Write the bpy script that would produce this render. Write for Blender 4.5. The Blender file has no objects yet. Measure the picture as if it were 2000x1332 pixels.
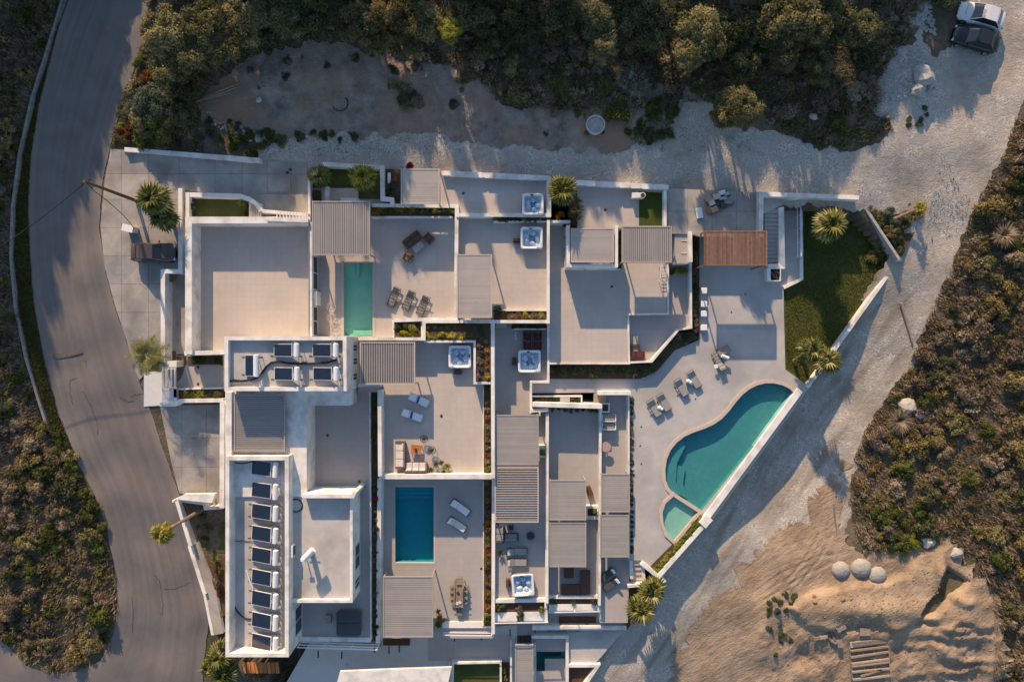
import bpy, bmesh, math, random
import numpy as np
from mathutils import Vector, Matrix, geometry as mg

R = random.Random(11)
NR = np.random.default_rng(5)
sc = bpy.context.scene
C = sc.collection
PI = math.pi

# ------------------------------------------------------------------ camera, world, sun, exposure
HC = 65.0                       # drone height over the gravel lane, metres
KX = 2000 / 97.5                # photograph pixels per metre at z = 0
cam = bpy.data.cameras.new('camera'); camo = bpy.data.objects.new('camera', cam); C.objects.link(camo)
camo.location = (0, 0, HC); cam.lens = 24; cam.sensor_width = 36; cam.clip_end = 2000; cam.clip_start = 1
sc.camera = camo
SUN_EL = math.radians(23.0)
w = bpy.data.worlds.new('World'); sc.world = w; w.use_nodes = True
wn = w.node_tree.nodes; bg = wn['Background']
sky = wn.new('ShaderNodeTexSky'); sky.sky_type = 'NISHITA'; sky.sun_disc = False
sky.sun_elevation = SUN_EL; sky.sun_rotation = math.radians(-15); sky.air_density = 1.2; sky.dust_density = 1.0; sky.ozone_density = 3.0
w.node_tree.links.new(sky.outputs[0], bg.inputs[0]); bg.inputs[1].default_value = 0.12
sl = bpy.data.lights.new('sun', 'SUN'); slo = bpy.data.objects.new('sun', sl); C.objects.link(slo)
sl.energy = 4.6; sl.angle = math.radians(0.55); sl.color = (1.0, 0.73, 0.47)
dh = Vector((0.27, -1.0, 0)).normalized() * math.cos(SUN_EL)
slo.rotation_euler = Vector((dh.x, dh.y, -math.sin(SUN_EL))).to_track_quat('-Z', 'Y').to_euler()
slo.location = (-30, 60, 60)
sc.view_settings.view_transform = 'Standard'; sc.view_settings.look = 'None'
sc.view_settings.gamma = 1; sc.view_settings.use_curve_mapping = False
sc.view_settings.exposure = 0.50
sc.cycles.max_bounces = 6; sc.cycles.transparent_max_bounces = 12; sc.cycles.caustics_reflective = False

# ------------------------------------------------------------------ helpers
def W(px, py, z):
    """photo pixel on the level z -> world point"""
    k = (HC - z) / (HC * KX)
    return Vector(((px - 1000) * k, (666 - py) * k, z))

_m = {}
def nodes(name):
    m = bpy.data.materials.new(name); m.use_nodes = True
    nt = m.node_tree; return m, nt, nt.nodes['Principled BSDF']

def mat(name, c1, c2=None, scale=2.0, rough=0.85, bump=0.0, bscale=None, metal=0.0, c3=None, s3=0.25, spec=0.3, detail=6, vary=0.0):
    """noise between c1 and c2, with large stains of c3"""
    if name in _m: return _m[name]
    m, nt, b = nodes(name); _m[name] = m; N = nt.nodes; L = nt.links
    b.inputs['Roughness'].default_value = rough; b.inputs['Metallic'].default_value = metal
    b.inputs['Specular IOR Level'].default_value = spec
    if c2 is None: b.inputs['Base Color'].default_value = (*c1, 1)
    g = N.new('ShaderNodeNewGeometry')
    if c2 is not None:
        n = N.new('ShaderNodeTexNoise'); n.inputs['Scale'].default_value = scale; n.inputs['Detail'].default_value = detail
        n.inputs['Roughness'].default_value = 0.65
        L.new(g.outputs['Position'], n.inputs['Vector'])
        r = N.new('ShaderNodeValToRGB'); r.color_ramp.elements[0].position = .32; r.color_ramp.elements[1].position = .68
        r.color_ramp.elements[0].color = (*c1, 1); r.color_ramp.elements[1].color = (*c2, 1)
        L.new(n.outputs['Fac'], r.inputs['Fac']); out = r.outputs['Color']
        if c3 is not None:
            n3 = N.new('ShaderNodeTexNoise'); n3.inputs['Scale'].default_value = s3; n3.inputs['Detail'].default_value = 5
            L.new(g.outputs['Position'], n3.inputs['Vector'])
            r3 = N.new('ShaderNodeValToRGB'); r3.color_ramp.elements[0].position = .45; r3.color_ramp.elements[1].position = .68
            L.new(n3.outputs['Fac'], r3.inputs['Fac'])
            mx = N.new('ShaderNodeMix'); mx.data_type = 'RGBA'; L.new(r3.outputs['Color'], mx.inputs['Factor'])
            L.new(out, mx.inputs['A']); mx.inputs['B'].default_value = (*c3, 1); out = mx.outputs['Result']
        if vary:
            oi = N.new('ShaderNodeObjectInfo'); mr = N.new('ShaderNodeMapRange'); mr.inputs['To Min'].default_value = 1 - vary; mr.inputs['To Max'].default_value = 1 + vary * .7; L.new(oi.outputs['Random'], mr.inputs['Value'])
            hv = N.new('ShaderNodeHueSaturation'); L.new(mr.outputs[0], hv.inputs['Value']); L.new(out, hv.inputs['Color']); out = hv.outputs[0]
        L.new(out, b.inputs['Base Color'])
    if bump:
        nb = N.new('ShaderNodeTexNoise'); nb.inputs['Scale'].default_value = bscale or scale * 3; nb.inputs['Detail'].default_value = 5
        L.new(g.outputs['Position'], nb.inputs['Vector'])
        bp = N.new('ShaderNodeBump'); bp.inputs['Strength'].default_value = 1.0; bp.inputs['Distance'].default_value = bump
        L.new(nb.outputs['Fac'], bp.inputs['Height']); L.new(bp.outputs['Normal'], b.inputs['Normal'])
    return m

def mtile(name, c1, c2, size=0.6, joint=(.25, .22, .2), row=None, stain=(.3, .27, .25)):
    if name in _m: return _m[name]
    m, nt, b = nodes(name); _m[name] = m; N = nt.nodes; L = nt.links
    b.inputs['Roughness'].default_value = 0.7; b.inputs['Specular IOR Level'].default_value = .25
    g = N.new('ShaderNodeNewGeometry')
    br = N.new('ShaderNodeTexBrick'); br.offset = 0.0; br.inputs['Scale'].default_value = 1.0
    br.inputs['Brick Width'].default_value = size; br.inputs['Row Height'].default_value = row or size
    br.inputs['Mortar Size'].default_value = 0.012; br.inputs['Mortar Smooth'].default_value = .3; br.inputs['Bias'].default_value = 0
    br.inputs['Color1'].default_value = (*c1, 1); br.inputs['Color2'].default_value = (*c2, 1); br.inputs['Mortar'].default_value = (*joint, 1)
    L.new(g.outputs['Position'], br.inputs['Vector'])
    n3 = N.new('ShaderNodeTexNoise'); n3.inputs['Scale'].default_value = .45; n3.inputs['Detail'].default_value = 8; n3.inputs['Roughness'].default_value = .65
    L.new(g.outputs['Position'], n3.inputs['Vector'])
    r3 = N.new('ShaderNodeValToRGB'); r3.color_ramp.elements[0].position = .42; r3.color_ramp.elements[1].position = .75
    r3.color_ramp.elements[1].color = (.75, .75, .75, 1); L.new(n3.outputs['Fac'], r3.inputs['Fac'])
    mx = N.new('ShaderNodeMix'); mx.data_type = 'RGBA'; L.new(r3.outputs['Color'], mx.inputs['Factor'])
    L.new(br.outputs['Color'], mx.inputs['A']); mx.inputs['B'].default_value = (*stain, 1)
    L.new(mx.outputs['Result'], b.inputs['Base Color'])
    return m

def mleaf(name, c1, c2, c3=None, trans=0.25):
    if name in _m: return _m[name]
    m, nt, b = nodes(name); _m[name] = m; N = nt.nodes; L = nt.links
    N.remove(b); out = N['Material Output']
    a = N.new('ShaderNodeAttribute'); a.attribute_name = 'tint'
    oi = N.new('ShaderNodeObjectInfo')
    ad = N.new('ShaderNodeMath'); ad.operation = 'MULTIPLY_ADD'; L.new(oi.outputs['Random'], ad.inputs[0]); ad.inputs[1].default_value = .5
    L.new(a.outputs['Fac'], ad.inputs[2])
    sb = N.new('ShaderNodeMath'); sb.operation = 'SUBTRACT'; L.new(ad.outputs[0], sb.inputs[0]); sb.inputs[1].default_value = .25
    r = N.new('ShaderNodeValToRGB'); e = r.color_ramp.elements
    e[0].position = .1; e[1].position = .9; e[0].color = (*c1, 1); e[1].color = (*c2, 1)
    if c3: k = e.new(.97); k.color = (*c3, 1)
    L.new(sb.outputs[0], r.inputs['Fac'])
    d = N.new('ShaderNodeBsdfDiffuse'); t = N.new('ShaderNodeBsdfTranslucent'); mx = N.new('ShaderNodeMixShader'); mx.inputs[0].default_value = trans
    L.new(r.outputs[0], d.inputs[0]); L.new(r.outputs[0], t.inputs[0]); L.new(d.outputs[0], mx.inputs[1]); L.new(t.outputs[0], mx.inputs[2])
    L.new(mx.outputs[0], out.inputs[0]); return m

def mwater(name, tint, wave=0.02, gloss=.6):
    if name in _m: return _m[name]
    m, nt, b = nodes(name); _m[name] = m; N = nt.nodes; L = nt.links; N.remove(b); out = N['Material Output']
    t = N.new('ShaderNodeBsdfTransparent'); t.inputs[0].default_value = (*tint, 1)
    g = N.new('ShaderNodeBsdfGlossy'); g.inputs['Roughness'].default_value = .04
    f = N.new('ShaderNodeFresnel')
    n = N.new('ShaderNodeTexNoise'); n.inputs['Scale'].default_value = 3.0; n.inputs['Detail'].default_value = 3
    ge = N.new('ShaderNodeNewGeometry'); L.new(ge.outputs['Position'], n.inputs['Vector'])
    io = N.new('ShaderNodeMix'); io.inputs['A'].default_value = 1.33; io.inputs['B'].default_value = .752; L.new(ge.outputs['Backfacing'], io.inputs['Factor']); L.new(io.outputs['Result'], f.inputs[0])
    bp = N.new('ShaderNodeBump'); bp.inputs['Distance'].default_value = wave; L.new(n.outputs['Fac'], bp.inputs['Height'])
    L.new(bp.outputs[0], g.inputs['Normal']); L.new(bp.outputs[0], f.inputs['Normal'])
    mx = N.new('ShaderNodeMixShader'); L.new(f.outputs[0], mx.inputs[0]); L.new(t.outputs[0], mx.inputs[1]); L.new(g.outputs[0], mx.inputs[2])
    L.new(mx.outputs[0], out.inputs[0]); return m

def mglass(name, tint=(.8, .88, .9)):
    return mwater(name, tint, 0.0)

# --- palette
WHITE = mat('white_render', (.74, .71, .67), (.82, .79, .75), 1.2, .8, .004, 14, c3=(.55, .51, .465), s3=.8)
TILE = mtile('beige_terrace_tile', (.505, .44, .39), (.53, .462, .408), .6, (.435, .378, .335), stain=(.42, .365, .325))
TILEG = mtile('grey_terrace_tile', (.41, .375, .35), (.43, .393, .366), .6, (.36, .33, .31), stain=(.35, .325, .31))
ROOFC = mat('roof_screed', (.44, .42, .40), (.54, .51, .48), .8, .85, .004, 10, c3=(.36, .33, .31), s3=.35)
PATIO = mat('patio_concrete', (.42, .40, .385), (.50, .47, .44), .9, .75, .003, 9, c3=(.36, .34, .33), s3=.3)
CONC = mat('driveway_concrete', (.34, .31, .28), (.43, .385, .345), 1.4, .85, .006, 12, c3=(.25, .225, .20), s3=.4, vary=.06)
LOUV = mat('grey_louvre_metal', (.33, .30, .28), (.37, .335, .31), .7, .5, spec=.4, vary=.07)
LOUVB = mat('beige_louvre_metal', (.45, .39, .345), (.49, .43, .38), .7, .5, spec=.4, vary=.06)
GAPSHADE = mat('taupe_gap_shade', (.25, .22, .20), (.29, .255, .23), .7, .5, spec=.4)
WOOD = mat('pergola_wood', (.19, .100, .066), (.27, .155, .108), 3, .75, vary=.28)
TEAK = mat('teak_wood', (.30, .15, .07), (.42, .22, .11), 3, .6)
DWOOD = mat('dark_wood', (.10, .045, .03), (.15, .07, .045), 3, .6)
WMETAL = mat('white_metal', (.78, .77, .76), rough=.4)
DMETAL = mat('dark_metal', (.045, .042, .042), rough=.45)
STEEL = mat('steel', (.5, .5, .5), rough=.35, metal=.8)
GREYF = mat('grey_fabric', (.26, .25, .25), (.32, .31, .30), 8, .95)
CREAM = mat('cream_fabric', (.62, .57, .52), (.70, .65, .60), 6, .95)
WFAB = mat('white_fabric', (.74, .74, .75), (.80, .80, .80), 6, .95)
DFAB = mat('dark_fabric', (.06, .06, .07), (.09, .09, .10), 6, .95)
BLUEF = mat('blue_fabric', (.03, .10, .25), rough=.9)
PANEL = mat('solar_glass', (.010, .014, .028), (.014, .02, .04), 3, .12, spec=.8)
TANK = mat('white_tank', (.72, .74, .78), rough=.3, spec=.5)
GLASSD = mat('dark_window_glass', (.02, .025, .03), rough=.06, spec=.8)
RUBBER = mat('black_rubber', (.02, .02, .022), rough=.8)
SOIL = mat('planter_soil', (.07, .04, .025), (.13, .075, .045), 6, .95, .03, 10)
BARK = mat('palm_bark', (.16, .11, .075), (.27, .20, .14), 6, .95, .02, 20)
TRUNK = mat('tree_bark', (.09, .07, .05), (.15, .12, .09), 6, .95)
POOLD = mtile('blue_mosaic', (.15, .32, .31), (.18, .35, .335), .3, (.20, .37, .36), stain=(.12, .28, .28))
POOLP = mtile('pale_mosaic', (.40, .62, .55), (.45, .66, .585), .3, (.47, .68, .61), stain=(.36, .57, .51))
COPE = mat('pink_coping_stone', (.50, .40, .34), (.58, .47, .40), 4, .7)
TUBW = mat('tub_shell_marble', (.60, .63, .68), (.86, .86, .87), 7, .35, spec=.5)
TUBIN = mat('tub_basin', (.36, .48, .62), (.86, .87, .88), 4.5, .35, spec=.5)
WAT1 = mwater('clear_pool_water', (.55, .88, .84)); WAT2 = mwater('deep_pool_water', (.22, .66, .72)); WAT3 = mwater('tub_water', (.86, .93, .98), .03)
GLASS = mglass('railing_glass')
LAWN = mat('lawn_turf', (.05, .068, .013), (.085, .098, .024), 3, .95, .04, 26, c3=(.11, .112, .034), s3=.5)
STONE = mat('pale_stone', (.42, .38, .33), (.56, .51, .45), 3, .9, .05, 5)
STONEG = mat('grey_stone', (.30, .29, .28), (.46, .44, .42), 3, .9, .05, 5)
OLDW = mat('weathered_timber', (.22, .17, .13), (.36, .29, .23), 5, .9, vary=.3)
ORANGE = mat('orange_stained_wood', (.50, .17, .045), (.60, .23, .07), 4, .7, vary=.25)
GRASSG = mleaf('green_grass_blade', (.06, .07, .024), (.18, .175, .06))
LAWNB = mleaf('lawn_blade', (.065, .085, .015), (.20, .195, .048))
GRASSD = mleaf('dry_grass_blade', (.17, .13, .085), (.52, .41, .27))
LF = {
 'dark': mleaf('dark_leaf', (.055, .062, .032), (.20, .19, .095)),
 'olive': mleaf('olive_leaf', (.095, .092, .042), (.34, .29, .13)),
 'green': mleaf('green_leaf', (.050, .066, .020), (.16, .165, .050)),
 'ochre': mleaf('ochre_leaf', (.11, .088, .038), (.36, .28, .115)),
 'brown': mleaf('brown_leaf', (.11, .085, .062), (.33, .25, .17)),
 'grey': mleaf('straw_twig_leaf', (.15, .115, .078), (.48, .375, .25)),
 'red': mleaf('red_leaf', (.10, .035, .018), (.26, .085, .04)),
 'yellow': mleaf('yellow_leaf', (.24, .22, .018), (.65, .55, .05)),
 'lime': mleaf('lime_leaf', (.12, .15, .024), (.38, .38, .075)),
 'orange': mleaf('orange_leaf', (.20, .08, .012), (.50, .23, .04)),
 'crimson': mleaf('crimson_flower', (.30, .008, .03), (.55, .02, .08)),
 'bluegreen': mleaf('blue_green_leaf', (.05, .070, .048), (.15, .18, .12)),
 'palm': mleaf('palm_leaf', (.060, .075, .018), (.24, .23, .075), (.46, .38, .18)),
 'palmy': mleaf('yellow_palm_leaf', (.13, .13, .022), (.42, .35, .08)),
}

def tag(o, label=None, cat=None, group=None, kind=None):
    if label: o['label'] = label
    if cat: o['category'] = cat
    if group: o['group'] = group
    if kind: o['kind'] = kind
    return o

def thing(name, loc, label, cat, group=None, rz=0.0):
    o = bpy.data.objects.new(name, None); C.objects.link(o); o.location = loc; o.rotation_euler = (0, 0, rz)
    o.empty_display_size = .2
    return tag(o, label, cat, group)

def link(name, me, parent=None):
    o = bpy.data.objects.new(name, me); C.objects.link(o)
    if parent is not None: o.parent = parent
    return o

class MB:
    def __init__(s): s.v = []; s.f = []; s.mi = []
    def poly(s, pts, mi=0):
        i = len(s.v); s.v += [tuple(p) for p in pts]; s.f.append(tuple(range(i, i + len(pts)))); s.mi.append(mi)
    def prism(s, top, zb, mi=0, mside=None, dz=None, holes=None):
        mside = mi if mside is None else mside
        top = [Vector(p) for p in top]; n = len(top)
        bot = [Vector((p.x, p.y, (p.z - dz) if dz is not None else zb)) for p in top]
        if holes or n > 4:
            loops = [top] + [[Vector(p) for p in h] for h in (holes or [])]
            flat = [p for l in loops for p in l]; i = len(s.v); s.v += [tuple(p) for p in flat]
            for t in mg.tessellate_polygon(loops): s.f.append(tuple(i + k for k in t)); s.mi.append(mi)
        else: s.poly(top, mi)
        for k in range(n):
            a, b = k, (k + 1) % n
            s.poly([top[a], bot[a], bot[b], top[b]], mside)
        if n <= 4: s.poly(bot[::-1], mside)
        return s
    def box(s, c, size, rz=0.0, mi=0, M=None):
        hx, hy, hz = size[0] / 2, size[1] / 2, size[2] / 2
        m = Matrix.Translation(c) @ (M.to_4x4() if M is not None else Matrix.Rotation(rz, 4, 'Z'))
        p = [m @ Vector((x, y, z)) for z in (-hz, hz) for x, y in ((-hx, -hy), (hx, -hy), (hx, hy), (-hx, hy))]
        i = len(s.v); s.v += [tuple(q) for q in p]
        for f in ((3, 2, 1, 0), (4, 5, 6, 7), (0, 1, 5, 4), (1, 2, 6, 5), (2, 3, 7, 6), (3, 0, 4, 7)):
            s.f.append(tuple(i + k for k in f)); s.mi.append(mi)
        return s
    def cyl(s, a, b, r0, r1=None, n=10, mi=0, cap=True):
        a = Vector(a); b = Vector(b); r1 = r0 if r1 is None else r1
        d = (b - a).normalized(); u = d.orthogonal().normalized(); v = d.cross(u)
        i = len(s.v)
        for c, r in ((a, r0), (b, r1)):
            for k in range(n):
                t = 2 * PI * k / n; s.v.append(tuple(c + r * (math.cos(t) * u + math.sin(t) * v)))
        for k in range(n):
            s.f.append((i + k, i + (k + 1) % n, i + n + (k + 1) % n, i + n + k)); s.mi.append(mi)
        if cap:
            s.f.append(tuple(i + k for k in range(n - 1, -1, -1))); s.mi.append(mi)
            s.f.append(tuple(i + n + k for k in range(n))); s.mi.append(mi)
        return s
    def tube(s, pts, r, n=6, mi=0):
        for a, b in zip(pts[:-1], pts[1:]): s.cyl(a, b, r, r, n, mi)
        return s
    def dome(s, c, rx, ry, h, nu=14, nv=5, mi=0, jit=0.0, rnd=R):
        i = len(s.v); c = Vector(c)
        for j in range(nv):
            t = j / nv * PI / 2
            for k in range(nu):
                a = 2 * PI * k / nu; q = 1 + jit * (rnd.random() - .5)
                s.v.append((c.x + rx * math.cos(t) * math.cos(a) * q, c.y + ry * math.cos(t) * math.sin(a) * q, c.z + h * math.sin(t) * (1 + jit * (rnd.random() - .5))))
        s.v.append((c.x, c.y, c.z + h)); top = len(s.v) - 1
        for j in range(nv - 1):
            for k in range(nu):
                s.f.append((i + j * nu + k, i + j * nu + (k + 1) % nu, i + (j + 1) * nu + (k + 1) % nu, i + (j + 1) * nu + k)); s.mi.append(mi)
        for k in range(nu):
            s.f.append((i + (nv - 1) * nu + k, i + (nv - 1) * nu + (k + 1) % nu, top)); s.mi.append(mi)
        return s
    def mesh(s, name, mats, off=None, smooth=False, bevel=0.0):
        me = bpy.data.meshes.new(name)
        vs = s.v if off is None else [(x - off[0], y - off[1], z - off[2]) for x, y, z in s.v]
        me.from_pydata(vs, [], s.f)
        for m in (mats if isinstance(mats, (list, tuple)) else [mats]): me.materials.append(m)
        me.polygons.foreach_set('material_index', s.mi)
        bm = bmesh.new(); bm.from_mesh(me); bmesh.ops.remove_doubles(bm, verts=bm.verts, dist=1e-4)
        bmesh.ops.recalc_face_normals(bm, faces=bm.faces)
        if bevel: bmesh.ops.bevel(bm, geom=[e for e in bm.edges if len(e.link_faces) == 2 and e.calc_face_angle(0) > .5], offset=bevel, segments=2, affect='EDGES')
        bm.to_mesh(me); bm.free()
        if smooth: me.polygons.foreach_set('use_smooth', [True] * len(me.polygons))
        me.update(); return me
    def build(s, name, mats, parent=None, world=True, smooth=False, bevel=0.0):
        off = tuple(parent.location) if (parent is not None and world) else None
        return link(name, s.mesh(name, mats, off, smooth, bevel), parent)

_eps = [0]
def eps():
    _eps[0] = (_eps[0] + 1) % 11; return _eps[0] * .0035

def ribbon(pts, zt, zb, th, mb=None, mi=0, closed=False):
    """mitred wall along photo pixels measured on its top; zt a number or one per point"""
    mb = mb or MB(); n = len(pts); e = eps()
    zs = [(z + e) for z in (zt if isinstance(zt, (list, tuple)) else [zt] * n)]
    p = [W(x, y, z) for (x, y), z in zip(pts, zs)]
    Ls, Rs = [], []
    for i in range(n):
        a = p[i - 1] if (i > 0 or closed) else None; b = p[(i + 1) % n] if (i < n - 1 or closed) else None
        d1 = (p[i] - a).to_2d().normalized() if a is not None else None; d2 = (b - p[i]).to_2d().normalized() if b is not None else None
        d = d1 if d2 is None else d2 if d1 is None else (d1 + d2).normalized()
        nrm = Vector((-d.y, d.x)); k = th / 2
        if d1 is not None and d2 is not None: k /= max(.35, abs(nrm.dot(Vector((-d1.y, d1.x)))))
        Ls.append(Vector((p[i].x + nrm.x * k, p[i].y + nrm.y * k, p[i].z))); Rs.append(Vector((p[i].x - nrm.x * k, p[i].y - nrm.y * k, p[i].z)))
    dn = lambda q: Vector((q.x, q.y, zb))
    m = n if closed else n - 1
    for i in range(m):
        j = (i + 1) % n
        mb.poly([Ls[i], Rs[i], Rs[j], Ls[j]], mi); mb.poly([Ls[i], Ls[j], dn(Ls[j]), dn(Ls[i])], mi); mb.poly([Rs[j], Rs[i], dn(Rs[i]), dn(Rs[j])], mi)
    if not closed:
        mb.poly([Ls[0], dn(Ls[0]), dn(Rs[0]), Rs[0]], mi); mb.poly([Rs[-1], dn(Rs[-1]), dn(Ls[-1]), Ls[-1]], mi)
    return mb

def wall(par, pts, zt, zb, th=.4, m=WHITE, name='wall', closed=False):
    return ribbon(pts, zt, zb, th, closed=closed).build(name, m, par)
def boundary_wall(pts, zt, zb, th, label, m=WHITE, name='boundary_wall'):
    z0 = zt[0] if isinstance(zt, (list, tuple)) else zt
    t = W(*pts[0], z0); o = ribbon(pts, zt, zb, th).mesh(name, m, tuple((t.x, t.y, zb)))
    ob = link(name, o); ob.location = (t.x, t.y, zb); return tag(ob, label, 'wall')

def floor(par, poly, z, zb=-8.0, top=TILE, side=WHITE, holes=None, name='terrace_floor'):
    e = eps()
    return MB().prism([W(x, y, z + e) for x, y in poly], zb, 0, 1, holes=[[W(x, y, z + e) for x, y in h] for h in (holes or [])]).build(name, [top, side], par)

def inside(px, py, poly):
    x = np.asarray(px, float); y = np.asarray(py, float); r = np.zeros(x.shape, bool); n = len(poly); j = n - 1
    for i in range(n):
        xi, yi = poly[i]; xj, yj = poly[j]
        if yi != yj: r ^= ((yi > y) != (yj > y)) & (x < (xj - xi) * (y - yi) / (yj - yi) + xi)
        j = i
    return r

def clip_rect(poly, x0, y0, x1, y1):
    def cut(P, f, g):
        o = []
        for i in range(len(P)):
            a, b = P[i - 1], P[i]
            fa, fb = f(a), f(b)
            if fa >= 0 or fb >= 0:
                if (fa >= 0) != (fb >= 0):
                    t = fa / (fa - fb); o.append((a[0] + (b[0] - a[0]) * t, a[1] + (b[1] - a[1]) * t))
                if fb >= 0: o.append(b)
        return o
    P = list(poly)
    for f in (lambda p: p[0] - x0, lambda p: x1 - p[0], lambda p: p[1] - y0, lambda p: y1 - p[1]):
        P = cut(P, f, None)
        if len(P) < 3: return []
    return P

def smoothstep(a, b, x):
    t = np.clip((x - a) / (b - a), 0, 1); return t * t * (3 - 2 * t)

# ------------------------------------------------------------------ terrain
CTRL = [(-400,-300,5),(-100,300,1.6),(20,100,2.2),(20,400,.9),(20,700,-.1),(60,1000,-1.2),(100,1200,-2.2),(-250,900,0),(-250,1300,-2),
 (200,0,1.0),(150,200,.35),(125,350,0),(120,500,-.25),(170,700,-.9),(240,880,-1.6),(300,1060,-2.3),(320,1250,-3),(100,1325,-3.0),(-60,1260,-2.9),(330,1450,-3.6),
 (300,100,1.2),(300,230,.5),(500,-150,3.6),(500,60,1.5),(700,50,1.5),(1000,0,1.8),(1400,-20,1.8),(1700,0,1.5),(1000,-300,5),(1600,-300,4),(600,170,.7),(800,180,.5),(1000,170,1.1),(1400,150,1.0),(1580,180,.6),(480,260,.1),
 (250,400,-.12),(300,480,-.2),(290,600,-.5),(300,690,-.8),(400,340,-.02),(330,800,-1.3),(390,900,-1.6),(350,980,-1.8),(400,1100,-2.3),(420,1220,-2.9),
 (600,290,0),(900,300,0),(1200,310,0),(1500,330,0),(1700,310,-.2),(1850,250,0),(1830,420,-1.3),(1860,150,.4),(1950,60,.8),(1790,520,-1.9),(1740,640,-3.2),(1650,780,-4.6),(1560,900,-5.3),(1470,1000,-4.9),(1400,1050,-4.1),(1330,1150,-4.3),(1300,1290,-5.3),(1260,1400,-5.8),
 (2000,300,0.4),(1950,480,-.8),(1870,640,-2.2),(1780,800,-3.6),(1720,950,-4.2),(1880,900,-3.0),(2060,900,-1.5),(1970,1150,-3.0),(2300,600,1),(2200,1300,-2),
 (1600,1000,-4.9),(1540,1120,-4.8),(1480,1220,-5.0),(1700,1110,-4.5),(1850,1100,-3.9),(1650,1200,-4.6),(1780,1200,-4.4),(1700,1290,-5.3),(1860,1300,-5.2),(1500,1330,-5.6),
 (1120,1290,-5.6),(900,1320,-5.8),(600,1330,-4.8),(470,1310,-3.6),(700,600,-3.5),(1000,600,-3.5),(1300,600,-3.5),(800,1000,-5),(1100,1000,-5)]
_cp = np.array([tuple(W(*c)) for c in CTRL])
def _phi(r2): return .5 * r2 * np.log(r2 + 1e-9)
_n = len(_cp); _A = np.zeros((_n + 3, _n + 3)); _d = _cp[:, None, :2] - _cp[None, :, :2]
_A[:_n, :_n] = _phi((_d ** 2).sum(-1)) + np.eye(_n) * 6.0; _A[:_n, _n] = 1; _A[:_n, _n + 1:] = _cp[:, :2]; _A[_n:, :_n] = _A[:_n, _n:].T
_wt = np.linalg.solve(_A, np.concatenate([_cp[:, 2], np.zeros(3)]))
MOUND = [(1735,1262,85,40,-.3),(1822,1108,12,38,.9),(1866,1163,24,9,.55),(1838,1150,16,45,-.5),(1500,1225,30,60,.5),(1700,1185,160,25,.55),(1860,1220,50,70,.7),(1790,150,45,50,.5),(1930,1290,25,60,.7),(1570,1290,35,30,-.7)]
_mw = [(W(a, b, -4.5 if b > 900 else .3), sx / KX, sy / KX, h) for a, b, sx, sy, h in MOUND]
def tz(x, y):
    x0 = np.asarray(x, float); y0 = np.asarray(y, float); sh = np.broadcast(x0, y0).shape
    x = np.broadcast_to(x0, sh).ravel(); y = np.broadcast_to(y0, sh).ravel(); out = np.empty(x.size)
    xc = np.clip(x, -62, 62); yc = np.clip(y, -46, 50)
    for s in range(0, x.size, 20000):
        e = slice(s, s + 20000)
        r2 = (xc[e, None] - _cp[None, :, 0]) ** 2 + (yc[e, None] - _cp[None, :, 1]) ** 2
        out[e] = _phi(r2) @ _wt[:_n] + _wt[_n] + _wt[_n + 1] * xc[e] + _wt[_n + 2] * yc[e]
    out += .05 * np.sin(x * .9 + 1.3 * np.sin(y * .5)) + .05 * np.sin(y * 1.1 + np.sin(x * .7))
    for c, sx, sy, h in _mw: out += h * np.exp(-((x - c.x) / sx) ** 2 - ((y - c.y) / sy) ** 2)
    return out.reshape(sh)
def tp(px, py, dz=0.0):
    """terrain point seen at a photo pixel"""
    z = 0.0
    for _ in range(6):
        p = W(px, py, z); z = float(tz(p.x, p.y)) + dz
    return W(px, py, z)
def npx(x, y, z):
    k = HC * KX / (HC - z); return 1000 + x * k, 666 - y * k

FOOT = [(375,382),(600,352),(860,352),(1290,388),(1480,405),(1560,405),(1655,408),(1735,505),(1555,755),(1365,1000),(1280,1105),(1212,1205),(1195,1240),(1100,1300),(1090,1420),(560,1420),(520,1320),(460,1270),(448,1000),(445,800),(382,700),(335,680),(335,545),(372,530)]
def axis(a, b, s, far):
    c = list(np.arange(a, b + 1e-6, s)); o = [f for f in far]
    return np.array([-f for f in o[::-1]] + c + o)
gx = axis(-66, 66, .5, [80, 110, 160, 260, 420]); gy = axis(-48, 52, .5, [66, 90, 140, 240, 420])
X, Y = np.meshgrid(gx, gy); Z = tz(X, Y)
PX, PY = npx(X, Y, np.clip(Z, -6, 2)); Z = np.where(inside(PX, PY, FOOT), -8.2, Z)
def grid_mesh(name, X, Y, Z, m, mask=None):
    ny, nx = X.shape; vid = np.arange(nx * ny).reshape(ny, nx)
    q = np.stack([vid[:-1, :-1], vid[:-1, 1:], vid[1:, 1:], vid[1:, :-1]], -1)
    q = q[mask] if mask is not None else q.reshape(-1, 4)
    used, inv = np.unique(q, return_inverse=True); q = inv.reshape(-1, 4)
    co = np.stack([X.ravel(), Y.ravel(), Z.ravel()], 1)[used]
    me = bpy.data.meshes.new(name); me.from_pydata(co.tolist(), [], q.tolist()); me.materials.append(m)
    me.polygons.foreach_set('use_smooth', [True] * len(me.polygons)); me.update(); return link(name, me)
GROUND = mat('scrub_soil', (.095, .073, .05), (.21, .16, .11), 2.2, .95, .10, 5, c3=(.075, .072, .036), s3=.35, detail=10)
tag(grid_mesh('ground', X, Y, Z, GROUND), 'dry scrub soil of the hillside around the villas', kind='structure')

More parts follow.
